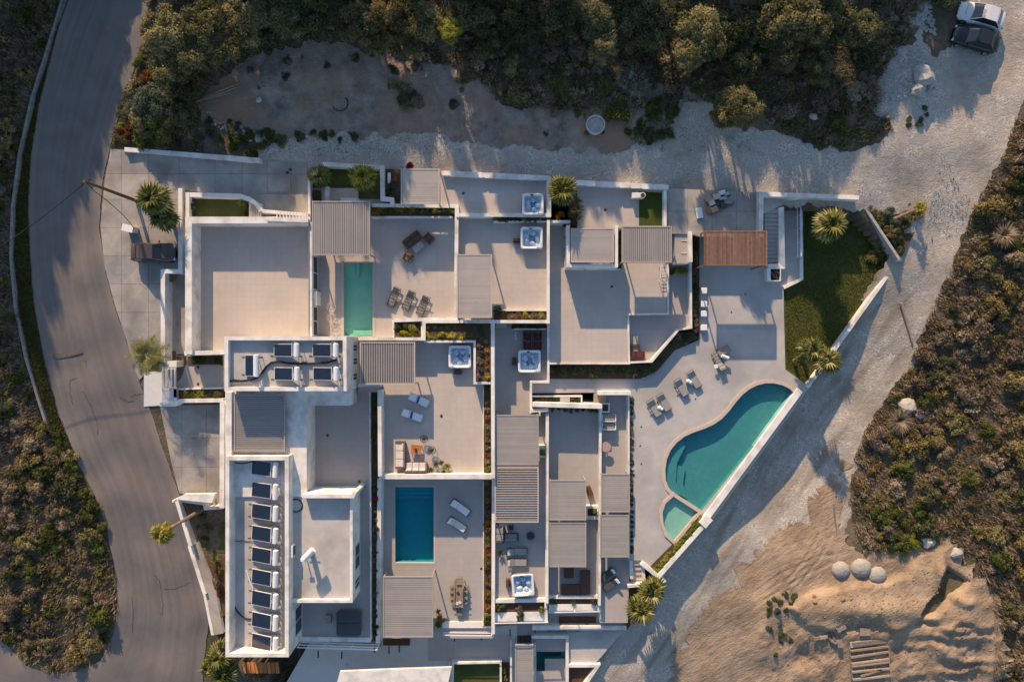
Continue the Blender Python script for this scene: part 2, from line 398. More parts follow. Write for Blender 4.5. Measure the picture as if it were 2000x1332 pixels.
def gravel_mat():
    m, nt, b = nodes('pale_gravel'); N = nt.nodes; L = nt.links; b.inputs['Roughness'].default_value = .9; b.inputs['Specular IOR Level'].default_value = .2
    g = N.new('ShaderNodeNewGeometry')
    def noise(sc_, det=8, ro=.65, vec=None):
        n = N.new('ShaderNodeTexNoise'); n.inputs['Scale'].default_value = sc_; n.inputs['Detail'].default_value = det; n.inputs['Roughness'].default_value = ro; L.new(vec or g.outputs['Position'], n.inputs['Vector']); return n.outputs['Fac']
    def ramp(f, p0, p1, c0, c1):
        r = N.new('ShaderNodeValToRGB'); e = r.color_ramp.elements; e[0].position = p0; e[1].position = p1; e[0].color = (*c0, 1); e[1].color = (*c1, 1); L.new(f, r.inputs['Fac']); return r.outputs[0]
    def mix(f, a, bb):
        x = N.new('ShaderNodeMix'); x.data_type = 'RGBA'; L.new(f, x.inputs['Factor']); L.new(a, x.inputs['A']); L.new(bb, x.inputs['B']); return x.outputs['Result']
    v = N.new('ShaderNodeTexVoronoi'); v.inputs['Scale'].default_value = 8.5; L.new(g.outputs['Position'], v.inputs['Vector'])
    sx = N.new('ShaderNodeSeparateColor'); L.new(v.outputs['Color'], sx.inputs[0])
    stones = ramp(sx.outputs[0], .05, .95, (.30, .265, .225), (.64, .575, .50))
    fine = ramp(noise(22, 4), .3, .7, (.34, .30, .255), (.52, .465, .40))
    mixed = mix(ramp(noise(.9, 6), .40, .60, (0, 0, 0), (1, 1, 1)), stones, fine)
    dust = ramp(noise(1.5, 9), .3, .7, (.29, .24, .19), (.42, .36, .30))
    col = mix(ramp(noise(.22, 10, .7), .47, .63, (0, 0, 0), (1, 1, 1)), mixed, dust)
    # wheel ruts running with the lower lane
    m0 = N.new('ShaderNodeMapping'); m0.inputs['Rotation'].default_value = (0, 0, -.98); L.new(g.outputs['Position'], m0.inputs['Vector']); mp = N.new('ShaderNodeMapping'); mp.inputs['Scale'].default_value = (.05, .75, 1); L.new(m0.outputs[0], mp.inputs['Vector'])
    rut = ramp(noise(1.0, 4, .5, mp.outputs[0]), .50, .66, (0, 0, 0), (.7, .7, .7)); low = N.new('ShaderNodeSeparateXYZ'); L.new(g.outputs['Position'], low.inputs[0])
    lz = N.new('ShaderNodeMapRange'); lz.inputs['From Min'].default_value = -1.0; lz.inputs['From Max'].default_value = -2.4; L.new(low.outputs['Z'], lz.inputs['Value'])
    mu = N.new('ShaderNodeMath'); mu.operation = 'MULTIPLY'; L.new(rut, mu.inputs[0]); L.new(lz.outputs[0], mu.inputs[1])
    dk = N.new('ShaderNodeRGB'); dk.outputs[0].default_value = (.215, .175, .14, 1)
    L.new(mix(mu.outputs[0], col, dk.outputs[0]), b.inputs['Base Color'])
    bp = N.new('ShaderNodeBump'); bp.inputs['Distance'].default_value = .02; L.new(v.outputs['Distance'], bp.inputs['Height']); bp.invert = True
    b2 = N.new('ShaderNodeBump'); b2.inputs['Distance'].default_value = .10; L.new(noise(1.1, 8, .7), b2.inputs['Height']); L.new(b2.outputs[0], bp.inputs['Normal']); L.new(bp.outputs[0], b.inputs['Normal']); return m
GRAVEL = gravel_mat()
def sand_mat():
    m, nt, b = nodes('tracked_sand'); N = nt.nodes; L = nt.links; b.inputs['Roughness'].default_value = .95; b.inputs['Specular IOR Level'].default_value = .15
    g = N.new('ShaderNodeNewGeometry')
    n = N.new('ShaderNodeTexNoise'); n.inputs['Scale'].default_value = .5; n.inputs['Detail'].default_value = 9; n.inputs['Roughness'].default_value = .68; L.new(g.outputs['Position'], n.inputs['Vector'])
    r = N.new('ShaderNodeValToRGB'); e = r.color_ramp.elements; e[0].position = .3; e[1].position = .72; e[0].color = (.235, .165, .11, 1); e[1].color = (.47, .35, .245, 1); L.new(n.outputs['Fac'], r.inputs['Fac'])
    L.new(r.outputs[0], b.inputs['Base Color'])
    m0 = N.new('ShaderNodeMapping'); m0.inputs['Rotation'].default_value = (0, 0, -.65); L.new(g.outputs['Position'], m0.inputs['Vector']); mp = N.new('ShaderNodeMapping'); mp.inputs['Scale'].default_value = (.35, 1.0, 1); L.new(m0.outputs[0], mp.inputs['Vector'])
    w1 = N.new('ShaderNodeTexNoise'); w1.inputs['Scale'].default_value = 2.2; w1.inputs['Detail'].default_value = 5; w1.inputs['Roughness'].default_value = .7; L.new(mp.outputs[0], w1.inputs['Vector'])
    n2 = N.new('ShaderNodeTexNoise'); n2.inputs['Scale'].default_value = 6; n2.inputs['Detail'].default_value = 6; L.new(g.outputs['Position'], n2.inputs['Vector'])
    ad = N.new('ShaderNodeMath'); ad.operation = 'MULTIPLY_ADD'; L.new(n2.outputs['Fac'], ad.inputs[0]); ad.inputs[1].default_value = .35; L.new(w1.outputs['Fac'], ad.inputs[2])
    bp = N.new('ShaderNodeBump'); bp.inputs['Distance'].default_value = .16; L.new(ad.outputs[0], bp.inputs['Height']); L.new(bp.outputs[0], b.inputs['Normal']); return m
SAND = sand_mat()
DIRT = mat('bare_dirt', (.14, .11, .09), (.36, .30, .25), .8, .95, .10, 5, c3=(.30, .185, .12), s3=.16, detail=10)
def road_mat():
    m, nt, b = nodes('worn_road'); N = nt.nodes; L = nt.links; b.inputs['Roughness'].default_value = .85; b.inputs['Specular IOR Level'].default_value = .2
    g = N.new('ShaderNodeNewGeometry'); a = N.new('ShaderNodeAttribute'); a.attribute_name = 'across'
    sx = N.new('ShaderNodeSeparateXYZ'); L.new(g.outputs['Position'], sx.inputs[0]); cb = N.new('ShaderNodeCombineXYZ')
    mu = N.new('ShaderNodeMath'); mu.operation = 'MULTIPLY'; mu.inputs[1].default_value = 16; L.new(a.outputs['Fac'], mu.inputs[0]); my = N.new('ShaderNodeMath'); my.operation = 'MULTIPLY'; my.inputs[1].default_value = .05; L.new(sx.outputs['Y'], my.inputs[0])
    L.new(mu.outputs[0], cb.inputs[0]); L.new(my.outputs[0], cb.inputs[1])
    n1 = N.new('ShaderNodeTexNoise'); n1.inputs['Scale'].default_value = 1; n1.inputs['Detail'].default_value = 5; L.new(cb.outputs[0], n1.inputs['Vector'])
    n2 = N.new('ShaderNodeTexNoise'); n2.inputs['Scale'].default_value = .5; n2.inputs['Detail'].default_value = 9; n2.inputs['Roughness'].default_value = .65; L.new(g.outputs['Position'], n2.inputs['Vector'])
    ad = N.new('ShaderNodeMath'); ad.operation = 'ADD'; L.new(n1.outputs['Fac'], ad.inputs[0]); L.new(n2.outputs['Fac'], ad.inputs[1])
    r = N.new('ShaderNodeValToRGB'); e = r.color_ramp.elements; e[0].position = .42; e[1].position = .62; e[0].color = (.160, .139, .130, 1); e[1].color = (.202, .178, .166, 1)
    hf = N.new('ShaderNodeMath'); hf.operation = 'MULTIPLY'; hf.inputs[1].default_value = .5; L.new(ad.outputs[0], hf.inputs[0]); L.new(hf.outputs[0], r.inputs['Fac'])
    # dusty pale margin where cars do not run
    ab = N.new('ShaderNodeMath'); ab.operation = 'SUBTRACT'; ab.inputs[1].default_value = .5; L.new(a.outputs['Fac'], ab.inputs[0]); a2 = N.new('ShaderNodeMath'); a2.operation = 'ABSOLUTE'; L.new(ab.outputs[0], a2.inputs[0])
    r2 = N.new('ShaderNodeValToRGB'); r2.color_ramp.elements[0].position = .40; r2.color_ramp.elements[1].position = .5; r2.color_ramp.elements[1].color = (.6, .6, .6, 1); L.new(a2.outputs[0], r2.inputs['Fac'])
    mx = N.new('ShaderNodeMix'); mx.data_type = 'RGBA'; L.new(r2.outputs[0], mx.inputs['Factor']); L.new(r.outputs[0], mx.inputs['A']); mx.inputs['B'].default_value = (.26, .225, .195, 1); L.new(mx.outputs['Result'], b.inputs['Base Color'])
    n3 = N.new('ShaderNodeTexNoise'); n3.inputs['Scale'].default_value = 14; L.new(g.outputs['Position'], n3.inputs['Vector']); bp = N.new('ShaderNodeBump'); bp.inputs['Distance'].default_value = .006; L.new(n3.outputs['Fac'], bp.inputs['Height']); L.new(bp.outputs[0], b.inputs['Normal']); return m
ROADM = road_mat()

def vnoise(x, y, seed=0):
    g = np.random.default_rng(seed).random((256, 256)); xi = np.floor(x).astype(int); yi = np.floor(y).astype(int); fx = x - xi; fy = y - yi
    fx = fx * fx * (3 - 2 * fx); fy = fy * fy * (3 - 2 * fy); a = lambda i, j: g[(xi + i) % 256, (yi + j) % 256]
    return (a(0, 0) * (1 - fx) + a(1, 0) * fx) * (1 - fy) + (a(0, 1) * (1 - fx) + a(1, 1) * fx) * fy
def fbm(x, y, o=4, seed=0): return sum(vnoise(x * 2 ** k, y * 2 ** k, seed + k) * .5 ** k for k in range(o)) / 2
def tpv(px, py, dz=0.0):
    z = np.zeros(len(px))
    for _ in range(6):
        k = (HC - z) / (HC * KX); z = tz((px - 1000) * k, (666 - py) * k) + dz
    k = (HC - z) / (HC * KX); return np.stack([(px - 1000) * k, (666 - py) * k, z], 1)
def ragged(poly, amp, step=5.0):
    o = []
    for i in range(len(poly)):
        a, b = poly[i], poly[(i + 1) % len(poly)]; L = math.hypot(b[0] - a[0], b[1] - a[1]); n = max(1, int(L / step)); nx, ny = -(b[1] - a[1]) / (L + 1e-6), (b[0] - a[0]) / (L + 1e-6)
        for k in range(n):
            t = k / n; x, y = a[0] + (b[0] - a[0]) * t, a[1] + (b[1] - a[1]) * t
            d = amp * ((float(vnoise(np.array([x * .045]), np.array([y * .045]), 3)[0]) - .5) * 3.2 + R.uniform(-.55, .55)) if amp else 0
            o.append((x + nx * d, y + ny * d))
    return o
def sheet(name, poly, m, dz, label, amp=4.0, cell=10.0, zadd=None):
    P = ragged(poly, amp, 5.0) if amp else ragged(poly, 0, 8.0)
    P = [(min(2250, max(-220, x)), min(1520, max(-140, y))) for x, y in P]
    x0, x1 = max(-150, min(p[0] for p in P)), min(2150, max(p[0] for p in P)); y0, y1 = max(-110, min(p[1] for p in P)), min(1450, max(p[1] for p in P))
    gx_, gy_ = np.meshgrid(np.arange(x0 + .37 * cell, x1, cell), np.arange(y0 + .41 * cell, y1, cell)); gx_, gy_ = gx_.ravel(), gy_.ravel()
    mk = inside(gx_, gy_, P); gx_, gy_ = gx_[mk], gy_[mk]
    pts = [Vector(p) for p in P] + [Vector(p) for p in zip(gx_, gy_)]; n = len(P)
    r = mg.delaunay_2d_cdt(pts, [(k, (k + 1) % n) for k in range(n)], [], 1, .001)
    V = np.array([(p.x, p.y) for p in r[0]]); F = [list(f) for f in r[2]]
    cx = np.array([V[f].mean(0) for f in F]); keep = inside(cx[:, 0], cx[:, 1], P); F = [f for f, k_ in zip(F, keep) if k_]
    used = np.arange(len(V)); mp = used
    co = tpv(V[used, 0], V[used, 1], dz)
    if zadd: co[:, 2] += zadd(V[used, 0], V[used, 1], co[:, 0], co[:, 1])
    me = bpy.data.meshes.new(name); me.from_pydata(co.tolist(), [], [[int(mp[k]) for k in f] for f in F]); me.materials.append(m)
    me.polygons.foreach_set('use_smooth', [True] * len(me.polygons)); bm = bmesh.new(); bm.from_mesh(me); bmesh.ops.delete(bm, geom=[q for q in bm.verts if not q.link_faces], context='VERTS'); bmesh.ops.recalc_face_normals(bm, faces=bm.faces); bm.to_mesh(me); bm.free(); me.update()
    if sum(p.normal.z for p in list(me.polygons)[:200]) < 0: me.flip_normals()
    return tag(link(name, me), label, kind='structure')
TRK_L = [[(1420,1190),(1480,1150),(1540,1110),(1600,1085),(1665,1078)],[(1440,1205),(1500,1165),(1560,1128),(1620,1100),(1668,1095)],[(1530,1140),(1575,1085),(1600,1040),(1610,1000),(1605,960)],[(1555,1145),(1600,1090),(1625,1040),(1632,1000),(1630,960)],[(1560,1010),(1590,1040),(1640,1060)],[(1570,1050),(1610,1075),(1660,1110)],[(1340,1270),(1400,1215),(1470,1175),(1540,1150)],[(1355,1290),(1420,1232),(1490,1192),(1560,1168)],[(1580,990),(1600,1020),(1655,1035)]]
def pdist(P, line):
    d = np.full(len(P), 1e9)
    for a, b in zip(line[:-1], line[1:]):
        ax, ay = a; bx, by = b[0] - ax, b[1] - ay; u = np.clip(((P[:, 0] - ax) * bx + (P[:, 1] - ay) * by) / (bx * bx + by * by), 0, 1); d = np.minimum(d, np.hypot(P[:, 0] - ax - u * bx, P[:, 1] - ay - u * by))
    return d
PLATEAU = [(1540,1185),(1590,1152),(1690,1140),(1770,1120),(1800,1070),(1880,1058),(1930,1120),(1946,1190),(1930,1232),(1870,1212),(1840,1228),(1800,1206),(1740,1222),(1690,1208),(1620,1226),(1570,1214)]
PIT = [(1846,1106),(1888,1132),(1852,1166),(1826,1196),(1796,1204),(1800,1188),(1828,1150)]
def sdist(px, py, poly): return pdist(np.stack([px, py], 1), poly + poly[:1]) * np.where(inside(px, py, poly), 1, -1)
def sandz(px, py, x, y):
    px, py, x, y = (np.asarray(q, float) for q in (px, py, x, y)); rim = np.clip(np.min([np.hypot(px - q[0], py - q[1]) for q in SAND_RIM], 0) / 60, 0, 1)
    f = fbm(x * .45, y * .45, 5, 40); g = fbm(x * 1.3, y * 1.3, 4, 70); wgt = smoothstep(1195, 1235, py + 14 * (f - .5)) * smoothstep(1420, 1560, px)
    z = .10 * f + .85 * wgt * (fbm(x * .5, y * .5, 5, 90) - .35) + .22 * wgt * g
    ri = 1 - np.abs(vnoise(x * .12 + 7 + .6 * f, y * .85 + 1.5 * f, 60) - .5) * 2; z += .55 * wgt * smoothstep(1660, 1760, px) * ri ** 2
    z += .50 * smoothstep(-7, 7, sdist(px + 16 * (g - .5), py + 16 * (f - .5), PLATEAU)) + .08 * g
    z -= 1.25 * smoothstep(-5, 6, sdist(px + 8 * (g - .5), py + 8 * (f - .5), PIT))
    for t in TRK_L:
        d = pdist(np.stack([px, py], 1), t); z += (.045 * np.exp(-((d - 5.5) / 2.6) ** 2) - .03 * np.exp(-(d / 4) ** 2)) * smoothstep(1440, 1540, px)
    return z * rim + .05 * rim
GRAVEL_P = [(500,240),(620,246),(700,248),(780,236),(870,246),(960,256),(1060,266),(1180,272),(1215,272),(1255,270),(1290,255),(1315,240),(1322,170),(1350,150),(1390,200),(1400,250),(1480,250),(1530,262),(1600,290),(1650,293),(1700,287),(1738,268),(1735,240),(1700,215),(1690,180),(1720,150),(1745,95),(1790,80),(1760,30),(1790,-10),(1815,10),(1800,70),(1830,110),(1862,95),(1880,30),(1895,-80),(2200,-80),(2040,130),(1985,240),(1965,300),(1940,340),(1905,410),(1885,455),(1865,520),(1830,590),(1800,650),(1785,705),(1750,755),(1710,810),(1680,870),(1668,930),(1660,1000),(1640,1080),(1560,1150),(1450,1200),(1400,1332),(1380,1500),(1100,1500),(1100,1240),(1225,1215),(1290,1090),(1370,1000),(1540,760),(1735,505),(1780,430),(1675,410),(1480,395),(1300,400),(1070,365),(860,355),(600,340),(505,320)]
DIRT_P = [(370,200),(430,150),(480,120),(560,95),(640,80),(760,110),(870,125),(940,170),(1000,205),(1130,215),(1225,170),(1300,140),(1310,200),(1290,280),(1215,295),(1060,290),(870,270),(780,258),(700,268),(520,270),(480,250),(400,235)]
SAND_P = [(1640,900),(1570,1000),(1480,1070),(1420,1150),(1330,1250),(1300,1332),(1290,1500),(2000,1500),(1945,1340),(1955,1230),(1925,1120),(1850,1045),(1800,1050),(1740,1070),(1680,1075),(1655,1000)]
RL = [(150,-80),(135,0),(112,60),(98,110),(75,200),(60,300),(54,400),(58,500),(66,600),(85,700),(110,800),(150,900),(185,965),(207,1030),(225,1110),(230,1180),(222,1240),(195,1290),(150,1312),(100,1316),(50,1300),(0,1245),(-150,1120)]
RR = [(-150,1500),(395,1500),(396,1332),(402,1250),(410,1210),(404,1180),(388,1110),(368,1040),(350,965),(330,910),(310,850),(290,790),(270,740),(245,660),(225,600),(205,530),(194,450),(195,400),(205,330),(215,285),(240,200),(265,130),(290,70),(322,0),(350,-80)]
SAND_RIM = ragged(SAND_P, 0, 30); DIRT_RIM = ragged(DIRT_P, 0, 20)
sheet('gravel_road', GRAVEL_P, GRAVEL, .03, 'pale gravel lane running above and beside the villas', 5)
sheet('dirt_clearing', DIRT_P, DIRT, .045, 'bare brown earth clearing above the gravel lane', 7, 7.0, lambda px, py, x, y: .55 * np.clip(np.min([np.hypot(px - q[0], py - q[1]) for q in DIRT_RIM], 0) / 50, 0, 1) * (fbm(x * .4, y * .4, 5, 12) - .15))
sheet('sand_ground', SAND_P, SAND, .06, 'orange sandy building ground crossed by tyre tracks', 17, 4.0, sandz)
rd = sheet('road', RL + RR, ROADM, .05, 'worn grey road curving past the villas', .8)
_c = np.empty(len(rd.data.vertices) * 3); rd.data.vertices.foreach_get('co', _c); _c = _c.reshape(-1, 3); _P = np.stack(npx(_c[:, 0], _c[:, 1], _c[:, 2]), 1)
_dl, _dr = pdist(_P, RL), pdist(_P, RR[1:]); rd.data.attributes.new('across', 'FLOAT', 'POINT').data.foreach_set('value', (_dl / (_dl + _dr + 1e-6)).astype(np.float32))
# tyre-worn patches on the road: shallow cracks as slim dark seams
def draped(pts, dz=.0): return [tp(x, y, dz) for x, y in pts]
def seam(pts, wdt, m, dz=.06):
    mb = MB(); p = draped(pts, dz)
    for a, b in zip(p[:-1], p[1:]):
        d = (b - a).to_2d().normalized(); n = Vector((-d.y, d.x, 0)) * wdt / 2; mb.poly([a - n, b - n, b + n, a + n])
    return mb
CRACK = mat('road_crack', (.085, .074, .068), rough=.95)
PATCHM = mat('road_patch', (.10, .088, .08), (.15, .13, .12), 5, .9)
mb = MB()
for pts in ([(139,742),(135,755),(138,772),(142,790)],[(139,742),(150,738)],[(160,765),(172,780),(180,800),(188,822),(192,838),(190,850)],[(255,775),(280,768)],[(318,1150),(345,1148),(372,1138)],[(300,1120),(312,1135),(316,1150),(318,1180),(316,1205)],[(256,1165),(260,1200),(258,1235)],[(166,705),(170,720)],[(232,775),(250,785),(262,782)]):
    pp = []
    for a, b in zip(pts[:-1], pts[1:]):
        for k in range(7): t = k / 7; pp.append((a[0] + (b[0] - a[0]) * t + R.uniform(-2, 2), a[1] + (b[1] - a[1]) * t + R.uniform(-2, 2)))
    pp.append(pts[-1]); q = seam(pp, .045, CRACK, .062); i = len(mb.v); mb.v += q.v; mb.f += [tuple(i + k for k in f) for f in q.f]; mb.mi += q.mi
tag(mb.build('road_crack', CRACK), 'dark cracks in the worn road surface', kind='stuff')
q = seam([(104,696),(130,692),(160,684)], .55, PATCHM, .066).build('road_patch', PATCHM); tag(q, 'short dark repair patch across the road', kind='structure')
# old kerb of the road, on the scrub side
mb = MB(); p = draped([(132,-40),(112,30),(92,95),(62,190),(37,300),(24,400),(20,500),(29,600),(50,700),(74,780),(93,840)], .35)
mb = MB(); KW = [(132,-40),(112,30),(92,95),(62,190),(37,300),(24,400),(20,500),(29,600),(50,700),(74,780),(93,840)]
zs = [tp(x, y).z + .32 for x, y in KW]
t = tag(ribbon(KW, zs, -2.5, .24).build('kerb_wall', mat('old_kerb', (.16, .15, .14), (.30, .28, .26), 2.5, .95)), 'low grey concrete kerb wall along the scrub side of the road', 'wall')

def tps(px, py, dz=0.0):
    p = tp(px, py, dz)
    if inside([px], [py], SAND_P)[0]: p.z += float(sandz([px], [py], [p.x], [p.y])[0]) + .05
    return p
# ------------------------------------------------------------------ slab fields
def slabs(name, label, poly, xs, ys, dz=.10, m=CONC, zfun=None, gap=.022):
    c = poly[0]; z0 = tp(*c).z
    o = bpy.data.objects.new(name, None); C.objects.link(o); o.location = W(*c, z0); tag(o, label, kind='structure')
    for x0, x1 in zip(xs[:-1], xs[1:]):
        for y0, y1 in zip(ys[:-1], ys[1:]):
            g = gap * KX / 2
            P = clip_rect(poly, x0 + g, y0 + g, x1 - g, y1 - g)
            if len(P) < 3: continue
            jit = R.uniform(-.006, .006)
            top = [tp(x, y, dz + jit) if zfun is None else W(x, y, zfun(x, y) + jit) for x, y in P]
            MB().prism(top, 0, dz=.4).build('slab', m, o)
    return o
JOINT = mat('joint_dirt', (.10, .085, .07), rough=.95)
slabs('forecourt', 'pale concrete slab forecourt beside the road with a parked car',
      [(216,291),(600,320),(600,411),(520,405),(486,384),(356,372),(350,525),(318,530),(318,700),(296,716),(272,742),(266,728),(244,655),(224,595),(204,520),(196,440),(205,350)],
      [190,237,290,350,420,473,522,568,606], [285,340,390,445,500,555,610,665,745])
slabs('driveway', 'concrete slab driveway under the tall solar roof wall',
      [(312,792),(430,790),(428,990),(420,985),(350,962),(335,905)], [300,355,403,435], [785,855,912,960,995], .06)
slabs('parking_bay', 'concrete slab parking bay with a rubbish pile and a white board',
      [(1302,368),(1484,376),(1484,462),(1366,462),(1352,458),(1302,456)], [1300,1343,1391,1438,1490], [360,413,470], 0, zfun=lambda x, y: -.15)

# ------------------------------------------------------------------ pools
def pool(label, outer, z, depth, basin, water, cope=None, cw=.28, steps=(), sub=.12):
    c = W(*outer[0], z); t = thing('swimming_pool', (c.x, c.y, z - depth), label, 'swimming pool')
    top = [W(x, y, z) for x, y in outer]
    mb = MB(); bot = [Vector((p.x, p.y, z - depth)) for p in top]; n = len(top)
    for k in range(n): mb.poly([top[k], top[(k + 1) % n], bot[(k + 1) % n], bot[k]])
    i = len(mb.v); mb.v += [tuple(p) for p in bot]
    for f in mg.tessellate_polygon([bot]): mb.f.append(tuple(i + k for k in f)); mb.mi.append(0)
    mb.build('basin', basin, t)
    mw = MB(); wt = [Vector((p.x, p.y, z - sub)) for p in top]; i = 0; mw.v = [tuple(p) for p in wt]
    for f in mg.tessellate_polygon([wt]): mw.f.append(tuple(f)); mw.mi.append(0)
    mw.build('water', water, t)
    if cope: ribbon(cope, z + .05, z - .25, cw).build('coping', COPE, t)
    for pl, zs in steps: MB().prism([W(x, y, zs) for x, y in pl], z - depth + .01).build('step', basin, t)
    return t

def outset(poly, d):
    n = len(poly); c = (sum(p[0] for p in poly) / n, sum(p[1] for p in poly) / n); o = []
    return [(x + d * (1 if x > c[0] else -1), y + d * (1 if y > c[1] else -1)) for x, y in poly]

# ------------------------------------------------------------------ things with parts
_mc = {}
def boxmesh(name, size, m, bevel=0.0):
    k = (name, tuple(round(s, 3) for s in size), m.name)
    if k not in _mc: _mc[k] = MB().box((0, 0, 0), size).mesh(name, m, bevel=bevel)
    return _mc[k]

def pergola(x0, y0, x1, y1, z, zb, along, pitch, label, m, tilt=7, wf=.92, posts=True, frame=None, group='louvred pergola roofs', beam=.12, th=.03, gap_shade_sheet=False):
    a = W(x0, y1, z); b = W(x1, y0, z); Lx, Ly = b.x - a.x, b.y - a.y
    t = thing('pergola', ((a.x + b.x) / 2, (a.y + b.y) / 2, zb), label, 'pergola', group); h = z - zb; fm = frame or m
    n = max(3, round((Ly if along == 'x' else Lx) / pitch)); p = ((Ly if along == 'x' else Lx) - 2 * beam) / n
    size = (Lx - 2 * beam, p * wf, th) if along == 'x' else (p * wf, Ly - 2 * beam, th)
    me = boxmesh('slat', size, m)
    for k in range(n):
        o = link('slat', me, t); s = -((Ly if along == 'x' else Lx) / 2 - beam) + p * (k + .5)
        o.location = (0, s, h) if along == 'x' else (s, 0, h)
        tl = math.radians(tilt + R.uniform(-.7, .7))
        o.rotation_euler = (tl, 0, 0) if along == 'x' else (0, tl, 0)
    if gap_shade_sheet: link('gap_shade_sheet', boxmesh('gap_shade_sheet', (Lx - .1, Ly - .1, .02), GAPSHADE), t).location = (0, 0, h - .11)  # added dark sheet: stops the sun and puts shade in the slat gaps
    for sx in (-1, 1):
        link('beam', boxmesh('beam', (beam, Ly, .16), fm), t).location = (sx * (Lx / 2 - beam / 2), 0, h - .015)
    for sy in (-1, 1):
        link('beam', boxmesh('beam', (Lx - 2 * beam - .01, beam, .15), fm), t).location = (0, sy * (Ly / 2 - beam / 2), h - .02)
    if posts:
        for sx in (-1, 1):
            for sy in (-1, 1):
                link('post', boxmesh('post', (.11, .11, h - .1), fm), t).location = (sx * (Lx / 2 - .09), sy * (Ly / 2 - .09), (h - .1) / 2)
    return t

def rsquare(hw, r, n=5, hy=None):
    hy = hy or hw; o = []
    for cx, cy, a0 in ((hw - r, hy - r, 0), (-hw + r, hy - r, PI / 2), (-hw + r, -hy + r, PI), (hw - r, -hy + r, 1.5 * PI)):
        for k in range(n + 1): a = a0 + PI / 2 * k / n; o.append((cx + r * math.cos(a), cy + r * math.sin(a)))
    return o
def loft(mb, rings, mi=0, cap=False):
    n = len(rings[0]); i = len(mb.v)
    for rg in rings: mb.v += [tuple(p) for p in rg]
    for j in range(len(rings) - 1):
        for k in range(n): mb.f.append((i + j * n + k, i + j * n + (k + 1) % n, i + (j + 1) * n + (k + 1) % n, i + (j + 1) * n + k)); mb.mi.append(mi)
    if cap: mb.f.append(tuple(i + (len(rings) - 1) * n + k for k in range(n))); mb.mi.append(mi)
    return mb

_tub = {}
def hot_tub(x0, y0, x1, y1, z, label, rz=0.0, cover=False, step=None, shell=TUBW):
    c = W((x0 + x1) / 2, (y0 + y1) / 2, z + .8); s = (W(x1, y0, z + .8).x - W(x0, y0, z + .8).x) / 2
    if rz == 0.0: rz = PI / 2 * (int(x0 + y0) % 4)
    t = thing('hot_tub', (c.x, c.y, z), label, 'hot tub', 'square hot tubs on the terraces', rz); r = .22
    rg = lambda w, zz, rr=r: [(x, y, zz) for x, y in rsquare(w, rr)]
    side = MB(); loft(side, [rg(s - .06, 0), rg(s - .05, .72)]); side.build('skirt', mat('tub_skirt', (.20, .17, .15), rough=.7), t, False)
    if cover:
        mb = MB(); loft(mb, [rg(s, .72), rg(s, .80), rg(s - .03, .83)], cap=True); mb.build('cover', DFAB, t, False, bevel=0)
        MB().box((0, 0, .835), (2 * s - .2, .03, .012)).build('cover_seam', RUBBER, t, False)
    else:
        mb = MB(); loft(mb, [rg(s, .70), rg(s, .80), rg(s - .04, .83), rg(s - .15, .82), rg(s - .22, .72, .18), rg(s - .30, .35, .16), rg(s - .34, .33, .15)]); mb.build('rim', shell, t, False, smooth=True)
        mb = MB(); loft(mb, [rg(s - .34, .33, .15), rg(s - .62, .30, .12), rg(s - .68, .02, .1)], cap=True); mb.build('seat_shell', TUBIN, t, False, smooth=True)
        q = s - .24
        gg = random.Random(int(x0 * 3 + y1))
        for k in range(5):
            a = k * 1.257 + gg.uniform(-.25, .25); d = q * gg.uniform(.58, .72); mb = MB(); mb.dome((d * math.cos(a), d * math.sin(a), .30), gg.uniform(.24, .34), gg.uniform(.24, .34), gg.uniform(.18, .30), 14, 4); mb.build('seat', TUBIN, t, False, smooth=True)
        MB().dome((gg.uniform(-.1, .1), gg.uniform(-.1, .1), .0), .3, .26, .12, 14, 4).build('footwell_dome', TUBIN, t, False, smooth=True)
        mb = MB(); mb.poly(rg(s - .215, .70, .18)); mb.build('water', WAT3, t, False)
        MB().prism([(s - .12, -s + .12, .86), (s - .62, -s + .12, .86), (s - .12, -s + .62, .86)], .74).build('filter_corner', shell, t, False)
        mb = MB()
        for k in range(26):
            a = 2 * PI * k / 26; d = s - .27; u = d / max(abs(math.cos(a)), abs(math.sin(a))) * .97
            mb.cyl((u * math.cos(a), u * math.sin(a), .70), (u * math.cos(a), u * math.sin(a), .745), .035, n=6)
        tag(mb.build('jet', mat('jet_grey', (.10, .12, .16), rough=.4), t, False), kind='stuff')
        MB().box((-.1, s - .17, .86), (.28, .13, .05)).build('control_panel', DMETAL, t, False)
    if step:
        a = tag(MB().box((0, 0, .16), (.75, .38, .32)).box((0, .06, .42), (.75, .24, .22)).build('step_box', DWOOD, None, False), 'dark wooden step against the side of a hot tub' if not isinstance(step[0], str) else step[0], 'step')
        px, py = step[-2:]; a.location = W(px, py, z + .3); a.location.z = z + .004; a.rotation_euler = (0, 0, step[1] if len(step) > 3 else 0)
    return t

